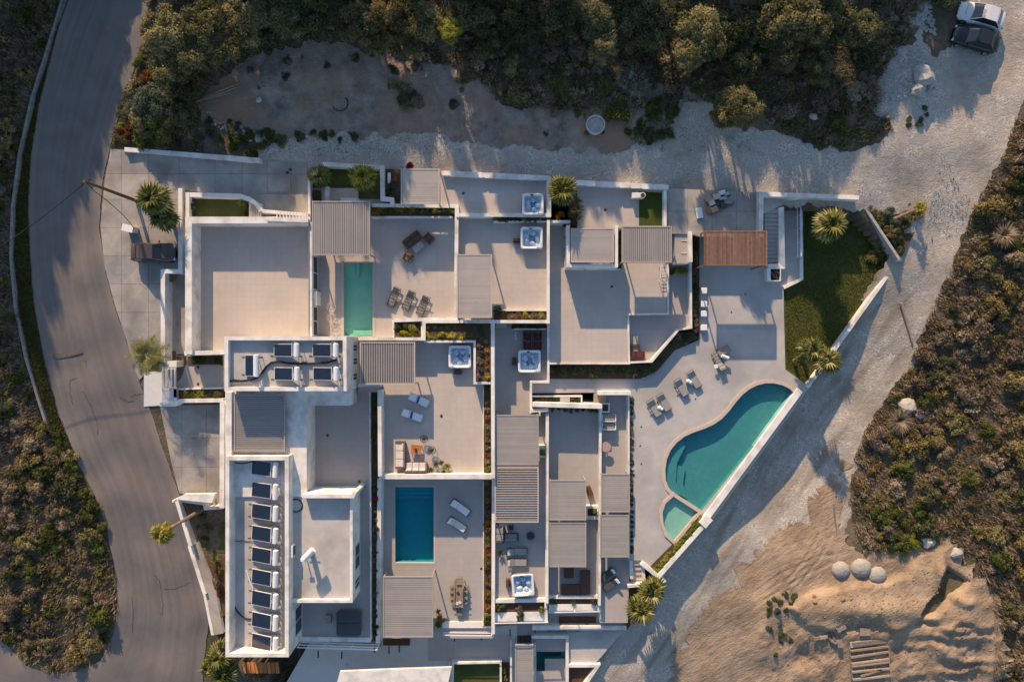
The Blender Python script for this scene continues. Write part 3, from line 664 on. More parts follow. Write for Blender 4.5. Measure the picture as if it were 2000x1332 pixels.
def lounger(px, py, z, ang, label, frame, pad, group, L=1.95, wd=.68, towel=None, cage=False, back=25, head_pad=None):
    """ang: direction in degrees (photo, clockwise from +x) from foot to head"""
    c = W(px, py, z + .35); t = thing('sun_lounger', (c.x, c.y, z), label, 'sun lounger', group, -math.radians(ang))
    f = MB()
    for s in (-1, 1): f.box((0, s * wd / 2, .30), (L, .05, .05))
    for x in (-L / 2, L / 2): f.box((x, 0, .30), (.05, wd + .05, .05))
    for k in range(5): f.box((-L / 2 + (k + .5) * L / 5, 0, .29), (.04, wd, .03))
    f.build('frame', frame, t, False)
    for x in (-L / 2 + .15, L / 2 - .25):
        for s in (-1, 1): MB().box((x, s * wd / 2, .14), (.05, .05, .28)).build('leg', frame, t, False)
    M = Matrix.Rotation(-math.radians(back), 3, 'Y')
    bl = L * .36
    if cage:
        MB().box((-L * .17, 0, .345), (L * .62, wd - .1, .03)).build('seat', pad, t, False)
        MB().box((L * .14 + math.cos(math.radians(back)) * bl / 2, 0, .35 + math.sin(math.radians(back)) * bl / 2), (bl, wd - .1, .03), M=M).build('backrest', pad, t, False)
        mb = MB()
        for k in range(4): mb.box((-L * .42 + k * L * .155, 0, .368), (.035, wd, .02))
        for k in range(2): mb.box((L * .14 + (k + .8) * bl * .42, 0, .39 + (k + .8) * bl * .42 * math.tan(math.radians(back))), (.035, wd, .02))
        mb.build('cross_strap', frame, t, False)
        for s in (-1, 1): MB().box((L * .2, s * (wd / 2 + .03), .55), (.05, .04, .5)).build('arm', frame, t, False)
    else:
        MB().box((-L * .17, 0, .37), (L * .62, wd, .09)).build('seat_cushion', pad, t, False, bevel=.03)
        MB().box((L * .15 + math.cos(math.radians(back)) * bl / 2, 0, .38 + math.sin(math.radians(back)) * bl / 2), (bl, wd, .09), M=M).build('back_cushion', pad, t, False, bevel=.03)
        if towel: MB().box((L * .03, 0, .43), (.20, wd + .02, .03), .15).build('towel', towel, t, False)
        if head_pad: MB().box((L * .15 + math.cos(math.radians(back)) * bl * .8, 0, .47 + math.sin(math.radians(back)) * bl * .8), (.3, wd * .8, .09), M=M).build('head_cushion', head_pad, t, False, bevel=.03)
    return t

def sofa(px, py, z, ang, w, d, label, fm, cm, n=2, cat='sofa', back=True, h=.34):
    c = W(px, py, z + .4); t = thing(cat.replace(' ', '_'), (c.x, c.y, z), label, cat, None, -math.radians(ang))
    f = MB().box((0, 0, h / 2 + .05), (w, d, h - .08)); f.build('base', fm, t, False)
    for s in (-1, 1): MB().box((s * (w / 2 - .05), 0, .42), (.1, d, .36)).build('armrest', fm, t, False)
    if back: MB().box((0, d / 2 - .05, .50), (w - .2, .1, .56)).build('backrest', fm, t, False)
    cw = (w - .24) / n
    for k in range(n):
        x = -(w - .24) / 2 + cw * (k + .5)
        MB().box((x, -.05, h + .09), (cw - .03, d - .18, .16)).build('seat_cushion', cm, t, False, bevel=.04)
        MB().box((x, d / 2 - .2, .62), (cw - .06, .16, .36)).build('back_cushion', cm, t, False, bevel=.05)
    return t

def table(px, py, z, ang, w, d, label, m, h=.42, slats=6, cat='table'):
    c = W(px, py, z + h); t = thing('coffee_table' if h < .6 else 'dining_table', (c.x, c.y, z), label, cat, None, -math.radians(ang))
    for k in range(slats):
        MB().box((0, -d / 2 + d * (k + .5) / slats, h), (w, d / slats - .012, .04)).build('plank', m, t, False)
    for sx in (-1, 1):
        for sy in (-1, 1): MB().box((sx * (w / 2 - .05), sy * (d / 2 - .05), h / 2 - .01), (.06, .06, h - .03)).build('leg', m, t, False)
    MB().box((0, 0, h - .06), (w - .1, .05, .06)).build('rail', m, t, False)
    return t

def chair(px, py, z, ang, label, m, cm, group):
    c = W(px, py, z + .45); t = thing('chair', (c.x, c.y, z), label, 'chair', group, -math.radians(ang))
    MB().box((0, 0, .43), (.48, .48, .06)).build('seat', cm, t, False, bevel=.02)
    MB().box((0, .24, .68), (.48, .05, .44)).build('backrest', m, t, False)
    for sx in (-1, 1):
        for sy in (-1, 1): MB().box((sx * .21, sy * .21, .21), (.045, .045, .42)).build('leg', m, t, False)
        MB().box((sx * .26, 0, .62), (.05, .46, .04)).build('armrest', m, t, False)
    return t

def heater(px, py, z, label, rz=0.0, group='solar water heaters on the flat roofs', w=2.2, d=1.3):
    """px,py = middle of collector; tank stands at its high end (+x)"""
    c = W(px, py, z + .5); t = thing('solar_heater', (c.x, c.y, z), label, 'solar water heater', group, rz)
    tl = math.radians(19); M = Matrix.Rotation(-tl, 3, 'Y'); cz = .18 + w / 2 * math.sin(tl)
    MB().box((0, 0, cz), (w, d, .08), M=M).build('collector_frame', WMETAL, t, False)
    MB().box((-.045 * math.sin(tl), 0, cz + .045 * math.cos(tl)), (w - .09, d - .09, .012), M=M).build('collector_glass', PANEL, t, False)
    x = w / 2 + .36; zt = .95
    mb = MB(); r = .25; l = d * .98
    mb.cyl((x, -l / 2, zt), (x, l / 2, zt), r, n=18); mb.cyl((x, l / 2, zt), (x, l / 2 + .07, zt), r, .14, 18); mb.cyl((x, -l / 2, zt), (x, -l / 2 - .07, zt), r, .14, 18)
    mb.build('tank', TANK, t, False)
    s = MB()
    for y in (-d * .42, d * .42):
        s.box((x - .2, y, .36), (.05, .05, .70)); s.box((x + .2, y, .36), (.05, .05, .70)); s.box((0.1, y, .05), (w + .9, .05, .05)); s.box((x, y, .70), (.55, .05, .05))
    s.box((x - .2, 0, .70), (.05, d, .05)); s.build('stand', STEEL, t, False)
    MB().tube([(w / 2 - .15, d / 2 + .02, .8), (w / 2 + .1, d / 2 + .16, .9), (x, d / 2 + .12, .95)], .025).build('pipe', STEEL, t, False)
    return t

def railing(label, pts, z, h, posts=1.6, m=WMETAL, name='railing', bars=3, glass=False, group=None):
    """white rail fence: each bar and post a part"""
    p = [W(x, y, z + h) for x, y in pts]; t = thing(name, (p[0].x, p[0].y, z), label, 'railing', group)
    for a, b in zip(p[:-1], p[1:]):
        d = b - a; L = d.length; rz = math.atan2(d.y, d.x); mid = (a + b) / 2
        zz = [z + h - .02] + [z + h * (k / bars) - .02 for k in range(1, bars)] if not glass else [z + h]
        for q in zz: MB().box((mid.x, mid.y, q), (L, .09, .06), rz).build('bar', m, t)
        n = max(2, int(L / posts) + 1)
        for k in range(n):
            c = a + d * (k / (n - 1)); MB().box((c.x, c.y, z + h / 2), (.06, .07, h), rz).build('post', m, t)
        if glass: MB().box((mid.x, mid.y, z + h / 2), (L, .012, h - .12), rz).build('pane', GLASS, t)
    return t

# ------------------------------------------------------------------ vegetation
def leafmesh(name, pts, nrm, size, tint, m, aspect=1.0, droop=0.0):
    """one small diamond leaf per point, built in one go"""
    n = len(pts); nrm = nrm / (np.linalg.norm(nrm, axis=1, keepdims=True) + 1e-9)
    r = NR.normal(size=(n, 3)); u = np.cross(nrm, r); u /= (np.linalg.norm(u, axis=1, keepdims=True) + 1e-9); v = np.cross(nrm, u)
    s = size * NR.uniform(.65, 1.35, (n, 1))
    co = np.stack([pts - u * s, pts - v * s * .5 * aspect, pts + u * s, pts + v * s * .5 * aspect], 1).reshape(-1, 3)
    me = bpy.data.meshes.new(name); me.vertices.add(4 * n); me.vertices.foreach_set('co', co.ravel())
    me.loops.add(4 * n); me.loops.foreach_set('vertex_index', np.arange(4 * n)); me.polygons.add(n)
    me.polygons.foreach_set('loop_start', np.arange(0, 4 * n, 4)); me.polygons.foreach_set('loop_total', np.full(n, 4))
    a = me.attributes.new('tint', 'FLOAT', 'POINT'); a.data.foreach_set('value', np.repeat(tint, 4).astype(np.float32))
    me.materials.append(m); me.update(calc_edges=True); return me

def crown_pts(n, lobes, rx, rz, seed, spread=.42, hollow=.55):
    g = np.random.default_rng(seed)
    c = g.normal(size=(lobes, 3)); c /= np.linalg.norm(c, axis=1, keepdims=True); c[:, 2] = np.abs(c[:, 2]) * .9 - .15
    c *= g.uniform(.35, .78, (lobes, 1)); c[0] = (0, 0, .2); lt = g.uniform(.15, .75, lobes); lr = g.uniform(.7, 1.2, lobes) * spread
    k = g.integers(0, lobes, n); d = g.normal(size=(n, 3)); d /= np.linalg.norm(d, axis=1, keepdims=True)
    rad = (hollow + (1 - hollow) * g.random(n)) * lr[k] * (1 + .18 * g.normal(size=n))
    p = c[k] + d * rad[:, None]
    nr = d * .7 + np.array([0, 0, .5]) + g.normal(size=(n, 3)) * .45
    t = np.clip(lt[k] + g.normal(0, .16, n), 0, 1)
    return p * np.array([rx, rx, rz]), nr, t

BUSH = []
for _i in range(6):
    _p, _q, _t = crown_pts(1700, 14, 1.0, .8, 100 + _i, .30, .6); BUSH.append(leafmesh('foliage', _p, _q, .075, _t, LF['green']))
TREE = []
for _i in range(5):
    _p, _q, _t = crown_pts(8500, 34, 1.0, .75, 200 + _i, .24, .6); TREE.append(leafmesh('crown', _p, _q, .042, _t, LF['dark']))
def spray(n, L, seed, spread=1.0, wd=.05):
    """stiff arching blades from one root: dry tussock, agave, yucca"""
    g = np.random.default_rng(seed); V = []; F = []; T = []
    for k in range(n):
        a = g.uniform(0, 2 * PI); el = g.uniform(.25, 1.35) / spread; l = L * g.uniform(.6, 1.1); w = wd * L * g.uniform(.7, 1.3)
        dx, dy = math.cos(a), math.sin(a); nx, ny = -dy * w, dx * w; i = len(V); tt = g.random()
        p1 = (dx * l * .5 * math.cos(el), dy * l * .5 * math.cos(el), l * .5 * math.sin(el)); p2 = (dx * l * math.cos(el * .75), dy * l * math.cos(el * .75), l * math.sin(el * .75) * .8)
        V += [(nx * .5, ny * .5, 0), (-nx * .5, -ny * .5, 0), (p1[0] - nx, p1[1] - ny, p1[2]), (p1[0] + nx, p1[1] + ny, p1[2]), p2]; F += [(i, i + 1, i + 2, i + 3), (i + 3, i + 2, i + 4)]; T += [tt] * 5
    me = bpy.data.meshes.new('leaves'); me.from_pydata(V, [], F); a = me.attributes.new('tint', 'FLOAT', 'POINT'); a.data.foreach_set('value', T); me.materials.append(LF['green']); return me
SPRAY = [spray(70, 1.0, 300 + i) for i in range(3)]
TUSS = [spray(300, 1.0, 310 + i, 1.25, .026) for i in range(4)]
STEM = {}
def setmat(o, m): o.material_slots[0].link = 'OBJECT'; o.material_slots[0].material = m

def bush(loc, r, kind, label, group, name='bush', meshes=None, cat='bush', hz=1.0):
    me = R.choice(meshes or BUSH); o = link(name, me); o.location = (loc[0], loc[1], loc[2] + .25 * r * hz)
    o.scale = (r * R.uniform(.85, 1.15), r * R.uniform(.85, 1.15), r * hz * R.uniform(.8, 1.1)); o.rotation_euler = (R.uniform(-.15, .15), R.uniform(-.15, .15), R.uniform(0, 6.28))
    setmat(o, LF[kind]); return tag(o, label, cat, group)

TRK = MB().cyl((0, 0, -.3), (.02, .03, .5), .09, .06, 8).cyl((.02, .03, .5), (.2, .1, .95), .055, .03, 6).cyl((.02, .03, .5), (-.18, .12, .95), .055, .03, 6).cyl((.02, .03, .5), (.0, -.2, .9), .05, .03, 6).mesh('trunk', TRUNK)
def tree(px, py, r, h, kind, label, group, flat=.75):
    """r crown radius, h crown centre height over ground, metres; px,py = crown centre in the photo"""
    z = tp(px, py).z
    c = W(px, py, z + h); t = thing('tree', (c.x, c.y, float(tz(c.x, c.y))), label, 'tree', group, R.uniform(0, 6.28))
    k = link('trunk', TRK, t); k.scale = (r * .9, r * .9, h * .95)
    o = link('crown', R.choice(TREE), t); o.location = (0, 0, h); o.scale = (r, r, r * flat / .75); setmat(o, LF[kind]); return t

def fan_leaf(seed, n=11, rad=.92, pet=.45):
    g = random.Random(seed); V = []; F = []; T = []
    V += [(0, -.02, 0), (0, .02, 0), (pet, .015, .05), (pet, -.015, .05)]; F.append((0, 1, 2, 3)); T += [.95] * 4
    for k in range(n):
        a = (k / (n - 1) - .5) * 2 * 1.45; l = rad * (1 - .22 * abs(a) / 1.45) * g.uniform(.9, 1.08); w = .085; tt = g.uniform(.1, .85)
        c, s = math.cos(a), math.sin(a); i = len(V); b = (pet, 0, .05)
        m = (pet + c * l * .6, s * l * .6, .06 + .03 * math.cos(a)); e = (pet + c * l, s * l, -.12 - .22 * g.random())
        V += [b, (m[0] - s * w, m[1] + c * w, m[2] - .02), (m[0], m[1], m[2] + .03), (m[0] + s * w, m[1] - c * w, m[2] - .02), e]
        F += [(i, i + 3, i + 2), (i, i + 2, i + 1), (i + 1, i + 2, i + 4), (i + 2, i + 3, i + 4)]; T += [tt] * 5
    me = bpy.data.meshes.new('frond'); me.from_pydata(V, [], F); at = me.attributes.new('tint', 'FLOAT', 'POINT'); at.data.foreach_set('value', T); me.materials.append(LF['palm']); return me
def feather(seed, L=1.5, n=22):
    g = random.Random(seed); V = []; F = []; T = []
    cv = lambda t: Vector((L * (t - .12 * t * t), 0, .55 * t - .95 * t * t))
    for k in range(n):
        t0 = .12 + .86 * k / n; p = cv(t0); q = cv(t0 + .03); l = .42 * math.sin(PI * min(1, .25 + t0 * .75)) + .08
        for s in (-1, 1):
            i = len(V); e = p + Vector((.22 * l / .4, s * l, -.08 - .1 * g.random())); V += [tuple(p), tuple(q), tuple(e)]; F.append((i, i + 1, i + 2)); T += [g.uniform(.15, .8)] * 3
    for k in range(6):
        p = cv(k / 6); q = cv((k + 1) / 6); i = len(V); V += [(p.x, -.02, p.z), (p.x, .02, p.z), (q.x, .012, q.z), (q.x, -.012, q.z)]; F.append((i, i + 1, i + 2, i + 3)); T += [.9] * 4
    me = bpy.data.meshes.new('frond'); me.from_pydata(V, [], F); at = me.attributes.new('tint', 'FLOAT', 'POINT'); at.data.foreach_set('value', T); me.materials.append(LF['palm']); return me
FAN = [fan_leaf(k) for k in range(3)]; FEA = [feather(k) for k in range(3)]
def palm(px, py, r, zb, h, label, n=26, kind='palm', leaf='fan', group='palms in the villa gardens', base=None):
    """px,py = crown centre in the photo; r = crown radius in metres; base = pixel of the foot when the stem leans"""
    c = W(px, py, zb + h); b = Vector((c.x, c.y, zb)) if base is None else W(base[0], base[1], zb)
    t = thing('palm_tree', b, label, 'palm tree', group); d = c - b
    mb = MB(); prev = Vector((0, 0, -.3))
    for k in range(1, 9):
        s = k / 8; q = Vector((d.x * s ** 1.2, d.y * s ** 1.2, d.z * s)); mb.cyl(prev, q, .20 - .05 * s + (.02 if k % 2 else 0), .18 - .05 * s, 9); prev = q
    mb.build('trunk', BARK, t, False)
    for k in range(n):
        f = k / n; o = link('frond', R.choice(FAN if leaf == 'fan' else FEA), t); o.location = d
        el = math.radians(72 - 105 * f + R.uniform(-8, 8)) if leaf == 'fan' else math.radians(40 - 55 * f + R.uniform(-8, 8))
        o.rotation_euler = (R.uniform(-.25, .25), -el, 2.399 * k + R.uniform(-.2, .2)); s = r / 1.28 * R.uniform(.78, 1.12) if leaf == 'fan' else r / 1.45
        o.scale = (s, s, s); setmat(o, LF[kind])
    return t

def tufts(name, polys, n, m, hmin, hmax, wdt, label, dz=0.0, zfun=None, lean=.6, lumps=True):
    V = []; F = []; T = []; done = 0; tries = 0
    bx = [min(p[0] for q in polys for p in q), max(p[0] for q in polys for p in q), min(p[1] for q in polys for p in q), max(p[1] for q in polys for p in q)]
    N0 = n * 6; px = NR.uniform(bx[0], bx[1], N0); py = NR.uniform(bx[2], bx[3], N0)
    mk = np.zeros(N0, bool)
    for q in polys: mk |= inside(px, py, q)
    if lumps: mk &= (np.sin(px * .11 + 3 * np.sin(py * .05)) + np.sin(py * .13 + 2 * np.sin(px * .07)) + NR.normal(0, .7, N0)) > -.35
    px, py = px[mk][:n], py[mk][:n]; n = len(px)
    if zfun is None:
        z = np.zeros(n)
        for _ in range(5):
            k = (HC - z) / (HC * KX); z = tz((px - 1000) * k, (666 - py) * k)
    else: z = np.full(n, zfun)
    k = (HC - z) / (HC * KX); x = (px - 1000) * k; y = (666 - py) * k
    a = NR.uniform(0, 2 * PI, n); h = NR.uniform(hmin, hmax, n); l = NR.uniform(.1, lean, n) * h; b = a + NR.normal(0, .5, n)
    co = np.empty((n, 3, 3)); co[:, 0] = np.stack([x - np.sin(a) * wdt, y + np.cos(a) * wdt, z], 1); co[:, 1] = np.stack([x + np.sin(a) * wdt, y - np.cos(a) * wdt, z], 1); co[:, 2] = np.stack([x + np.cos(b) * l * 1.6, y + np.sin(b) * l * 1.6, z + h], 1)
    me = bpy.data.meshes.new(name); me.vertices.add(3 * n); me.vertices.foreach_set('co', co.ravel()); me.loops.add(3 * n); me.loops.foreach_set('vertex_index', np.arange(3 * n)); me.polygons.add(n)
    me.polygons.foreach_set('loop_start', np.arange(0, 3 * n, 3)); me.polygons.foreach_set('loop_total', np.full(n, 3))
    at = me.attributes.new('tint', 'FLOAT', 'POINT'); at.data.foreach_set('value', np.repeat(NR.random(n), 3).astype(np.float32)); me.materials.append(m); me.update(calc_edges=True)
    return tag(link(name, me), label, kind='stuff')

def scrub_mass(name, poly, n, rr, kind, label, leaves=420, avoid=()):
    """low scrub too dense to count, in one mesh"""
    bx = [p[0] for p in poly]; by = [p[1] for p in poly]; px = NR.uniform(min(bx), max(bx), n * 8); py = NR.uniform(min(by), max(by), n * 8)
    mk = inside(px, py, poly) & (vnoise(px * .02, py * .02, len(label)) > .38); px, py = px[mk][:n], py[mk][:n]; c = tpv(px, py); P = []; Q = []; T = []
    for k in range(len(px)):
        p, q, t = crown_pts(leaves, 7, 1.0, .7, 1000 + k % 40, .34, .6); r = NR.uniform(*rr); a = NR.uniform(0, 6.28); ca, sa = math.cos(a), math.sin(a)
        p = p * r; P.append(np.stack([p[:, 0] * ca - p[:, 1] * sa, p[:, 0] * sa + p[:, 1] * ca, p[:, 2] + .22 * r], 1) + c[k]); Q.append(q); T.append(np.clip(t + NR.uniform(-.25, .25), 0, 1))
    return tag(link(name, leafmesh(name, np.concatenate(P), np.concatenate(Q), .085, np.concatenate(T), LF[kind])), label, kind='stuff')

# ================================================================== the villas
def villa(px, py, z, label): return thing('villa', W(px, py, z), label, 'villa', 'terraced white villas')
def window(par, xw, y0, y1, z0, z1, name='window', frame=WMETAL, side=1):
    """window on a wall facing +x (side=1); y given in metres"""
    f = MB(); t = .07
    for yy in (y0, y1): f.box((xw + side * .03, yy, (z0 + z1) / 2), (.09, t, z1 - z0 + t))
    for zz in (z0, z1): f.box((xw + side * .031, (y0 + y1) / 2, zz), (.085, abs(y1 - y0) - t, t))
    f.box((xw + side * .029, (y0 + y1) / 2, (z0 + z1) / 2), (.06, .05, z1 - z0 - t))
    o = f.build(name, frame, par); MB().box((xw + side * .012, (y0 + y1) / 2, (z0 + z1) / 2), (.02, abs(y1 - y0), z1 - z0)).build('pane', GLASSD, o, False).location = -Vector(par.location)
    return o
def ystep(par, x0, x1, y0, y1, z0, z1, n, m=TILEG, zb=-6):
    """flight of steps from y0 (level z0) to y1 (level z1)"""
    for k in range(n):
        a = y0 + (y1 - y0) * k / n; b = y0 + (y1 - y0) * (k + 1) / n; z = z0 + (z1 - z0) * (k + .5) / n
        MB().prism([W(x0, a, z), W(x1, a, z), W(x1, b, z), W(x0, b, z)], zb).build('step', m, par)
def soil(par, poly, z): return MB().prism([W(x, y, z) for x, y in poly], z - 1.2).build('planter_soil', SOIL, par)
ORD = ['first','second','third','fourth','fifth','sixth','seventh','eighth','ninth','tenth','eleventh','twelfth'] + [f'{k}th' for k in range(13, 60)]
for _k in (21, 31, 41): ORD[_k - 1] = f'{_k}st'
COL = {'dark':'dark green','olive':'olive','green':'green','ochre':'ochre','brown':'brown','grey':'straw coloured','red':'dark red','yellow':'bright yellow','lime':'lime green','orange':'orange','crimson':'crimson flowered','bluegreen':'bluish green'}
def plants(lst, z, label, group, cat='shrub', name='shrub', hz=1.0):
    xs = [p[0] for p in lst]; ys = [p[1] for p in lst]; ax = 0 if max(xs) - min(xs) >= max(ys) - min(ys) else 1
    rank = {i: k for k, i in enumerate(sorted(range(len(lst)), key=lambda i: lst[i][ax]))}
    for i, (px, py, r, kind, ms) in enumerate(lst):
        c = W(px, py, z + r * .5); l = label if len(lst) == 1 else f"{COL[kind]} {label}, {ORD[rank[i]]} from the {'left' if ax == 0 else 'top'}"
        bush((c.x, c.y, z - .04), r, kind, l, group, name, {'b': BUSH, 's': SPRAY, 't': TUSS}[ms], cat, hz)

# ---- villa with the big plain flat roof (north-west)
A = villa(490, 560, -.7, 'villa with the big plain beige flat roof next to the forecourt')
floor(A, [(374,432),(604,430),(604,664),(440,664),(440,690),(374,690)], -.7, top=ROOFC if False else TILE, name='flat_roof')
wall(A, [(368,692),(368,430),(606,430)], 1.2, -8, .62, name='parapet')
wall(A, [(606,434),(606,660)], 1.2, -8, .30, name='parapet')
wall(A, [(360,690),(440,688)], .9, -8, .42, name='parapet')
xa = W(606, 500, 1.2).x + .15
for y0, y1 in ((502, 566), (600, 655)): window(A, xa, W(600, y1, 0).y, W(600, y0, 0).y, -.55, .95, 'glass_door')
MB().box((xa + .16, W(600, 583, .3).y, .05), (.3, 1.3, 1.5)).build('pier', WHITE, A)
MB().tube([W(603.5, 432, 1.25), W(603.5, 658, 1.25)], .05).build('gutter', STEEL, A)
# garden and stair court north of that roof
floor(A, [(362,380),(600,380),(600,430),(362,430)], -.35, top=CONC, name='court_floor')
MB().prism([W(x, y, -.30) for x, y in [(372,386),(470,386),(484,396),(486,426),(372,426)]], -1).build('lawn', LAWN, A)
wall(A, [(366,376),(366,424)], .55, -1, .35); wall(A, [(362,380),(468,383),(484,388),(500,398),(510,412)], .5, -1, .42)
wall(A, [(488,428),(488,392)], .3, -1, .15)
for k in range(5): MB().box((W(494 + k * 4, 412, .2).x, W(494, 412, .2).y, .0), (.07, 1.3, .9)).build('slat', WHITE, A)
wall(A, [(512,412),(602,420)], 1.0, -1, .30); wall(A, [(520,428),(602,431)], 1.55, -1, .34)
for k in range(10):
    x = 541 + k * 6.2; a = W(x, 411 + k * .8, 1.45); b = W(x, 428, 1.45); MB().box(((a.x + b.x) / 2, (a.y + b.y) / 2, 1.42), (.12, abs(a.y - b.y), .1)).build('trellis_slat', WHITE, A)
# west entrance strip
Wst = villa(335, 620, -.9, 'narrow white walled entrance strip with tiled ramp beside the forecourt')
floor(Wst, [(320,532),(362,532),(362,692),(320,692)], -1.0, top=TILEG, name='ramp'); floor(Wst, [(343,534),(362,534),(362,690),(343,690)], -.94, top=CONC, name='landing')
wall(Wst, [(352,368),(352,530),(318,530),(318,712)], .45, -2, .40)
floor(Wst, [(345,694),(436,694),(436,762),(345,762)], -1.1, top=TILEG, name='entrance_floor')
floor(Wst, [(316,694),(345,694),(345,790),(316,790)], -1.0, top=CONC, name='entrance_floor')
soil(Wst, [(366,696),(434,696),(434,712),(366,712)], -1.0); soil(Wst, [(348,761),(434,761),(434,780),(348,780)], -.75)
wall(Wst, [(312,790),(340,790),(352,783),(436,782)], -.2, -2, .36); wall(Wst, [(346,760),(436,758)], -.6, -2, .15)
MB().prism([W(x, y, -.3) for x, y in [(316,760),(345,760),(345,788),(316,788)]], -2).build('gate_block', WHITE, Wst)
MB().prism([W(x, y, .3) for x, y in [(312,705),(345,705),(345,717),(312,717)]], -2).build('gate_beam', WHITE, Wst)
for k in range(4): MB().box((W(320 + k * 7, 738, .3).x, W(320, 738, .3).y, .22), (.09, 1.9, .12)).build('trellis_slat', WHITE, Wst)
for y in (720, 757): MB().box((W(330, y, .3).x, W(330, y, .3).y, .22), (1.3, .1, .14)).build('trellis_beam', WHITE, Wst)
for k in range(4): MB().prism([W(318 + k * 7, 757, -.6 + .1 * k), W(324.5 + k * 7, 757, -.6 + .1 * k), W(324.5 + k * 7, 776, -.6 + .1 * k), W(318 + k * 7, 776, -.6 + .1 * k)], -2).build('step', CONC, Wst)
MB().prism([tp(x, y, .12) for x, y in [(281,726),(316,726),(318,792),(281,794)]], -3).build('white_ramp', mat('white_painted_concrete', (.66, .64, .62), (.74, .72, .70), 2, .8), Wst)
boundary_wall([(243,292),(508,313)], .55, -.6, .40, 'long low white wall between the forecourt and the dark bushes')

# ---- villa with the green pool
B = villa(750, 520, -.7, 'villa terrace with the narrow green pool')
PG = [(671,513),(728,513),(728,656),(671,656)]
floor(B, [(606,424),(890,424),(890,624),(768,626),(768,664),(606,664)], -.7, top=TILE, holes=[PG])
soil(B, [(725,404),(886,404),(886,421),(725,421)], -.15)
wall(B, [(727,401),(892,403),(890,622),(768,626)], .15, -8, .34); wall(B, [(725,424),(884,424)], -.1, -8, .16)
wall(B, [(768,626),(768,664)], -.05, -8, .22); wall(B, [(768,662),(826,661)], -.05, -8, .25); wall(B, [(825,626),(825,664)], -.02, -8, .26)
soil(B, [(771,629),(822,629),(822,659),(771,659)], -.2)
pool('narrow pool with green water and corner steps beside three dark loungers', PG, -.7, .62, POOLP, mwater('green_water', (.72, .93, .84)), [(669,658),(669,511),(730,511),(730,658)], .24,
     steps=[([(672,514),(702,514),(702,541),(672,541)], -1.05), ([(672,514),(694,514),(694,534),(672,534)], -.92), ([(690,645),(727,645),(727,655),(690,655)], -1.12)])
for k in range(3): MB().box((W(658, 525 + k * 55, -.7).x, W(658, 525 + k * 55, -.7).y, -.69), (.28, .28, .03)).build('skimmer_lid', WHITE, B)
# garden north of it
G1 = villa(680, 360, -.3, 'small lawn court with two palms behind the grey louvred roof')
floor(G1, [(600,324),(750,328),(752,398),(728,402),(728,424),(606,424),(602,400)], -.5, top=TILE, name='court_floor')
MB().prism([W(x, y, -.33) for x, y in [(606,328),(746,328),(746,388),(700,388),(700,366),(606,366)]], -1).build('lawn', LAWN, G1)
wall(G1, [(630,321),(746,327),(747,388),(765,390),(766,400)], .45, -1, .40); wall(G1, [(603,345),(604,424)], .55, -1, .24); wall(G1, [(638,364),(638,392)], .3, -1, .34)
MB().prism([W(x, y, -.2) for x, y in [(640,368),(700,368),(700,390),(640,390)]], -1).build('platform', COPE, G1)
MB().prism([W(x, y, .05) for x, y in [(665,387),(700,387),(700,393),(665,393)]], -1).build('bench_top', WHITE, G1)
MB().prism([W(x, y, -.28) for x, y in [(606,372),(626,372),(626,392),(606,392)]], -1).build('planter_soil', SOIL, G1)
MB().prism([W(x, y, -.15) for x, y in [(752,330),(784,332),(784,398),(752,398)]], -1).build('planter_soil', SOIL, G1)
MB().box((*W(760, 348, .1).to_2d(), -.05), (.25, 1.0, .4)).build('stone_block', WHITE, G1)
pergola(783, 330, 859, 399, 1.9, -.3, 'x', .21, 'beige louvred pergola on the gravel lane edge with a crimson plant at its rim', LOUVB)
pergola(610, 393, 723, 499, 1.8, -.7, 'y', .215, 'biggest grey louvred pergola, over the head of the green pool', LOUV, tilt=12, wf=.76, gap_shade_sheet=True)

# ---- upper terrace with the white hot tub
Cc = villa(960, 380, -.2, 'long upper terrace with a white hot tub under the gravel lane')
floor(Cc, [(860,334),(1070,346),(1070,418),(892,418),(888,402),(860,400)], -.2, top=TILE)
wall(Cc, [(864,338),(1072,348),(1072,424)], .35, -8, .42); wall(Cc, [(893,404),(894,424)], .3, -8, .3)
for k in range(8): MB().box((*W(890 + k * 22, 339.5 + k * 1.1, .42).to_2d(), .39), (.86, .5, .05)).build('coping_stone', WHITE, Cc)
wall(Cc, [(897,420),(1072,420)], .25, -8, .34); 
soil(Cc, [(964,424),(1066,424),(1066,433),(964,433)], -.25); wall(Cc, [(964,433),(1068,433)], -.15, -8, .14)
hot_tub(1020, 380, 1062, 418, -.2, 'dry looking white hot tub on the upper terrace below the gravel lane', shell=WMETAL)
# ---- terrace with the hot tub below it
D = villa(980, 520, -.8, 'terrace with a hot tub in its corner and a long beige louvred roof')
floor(D, [(890,424),(1070,434),(1070,612),(965,612),(965,626),(890,626)], -.8, top=TILE)
wall(D, [(1071,430),(1071,632)], .3, -8, .26); wall(D, [(890,628),(1073,628)], .1, -8, .30)
soil(D, [(966,608),(1066,608),(1066,624),(966,624)], -.4); wall(D, [(966,606),(1068,606)], -.3, -8, .16)
hot_tub(1017, 443, 1060, 487, -.8, 'hot tub in the shade under the planter, next to the long beige louvred roof', step=('dark wooden step beside the upper shaded hot tub', 1010, 470))
pergola(892, 497, 961, 621, 1.3, -.8, 'x', .24, 'long beige louvred pergola west of the shaded hot tub', LOUVB)

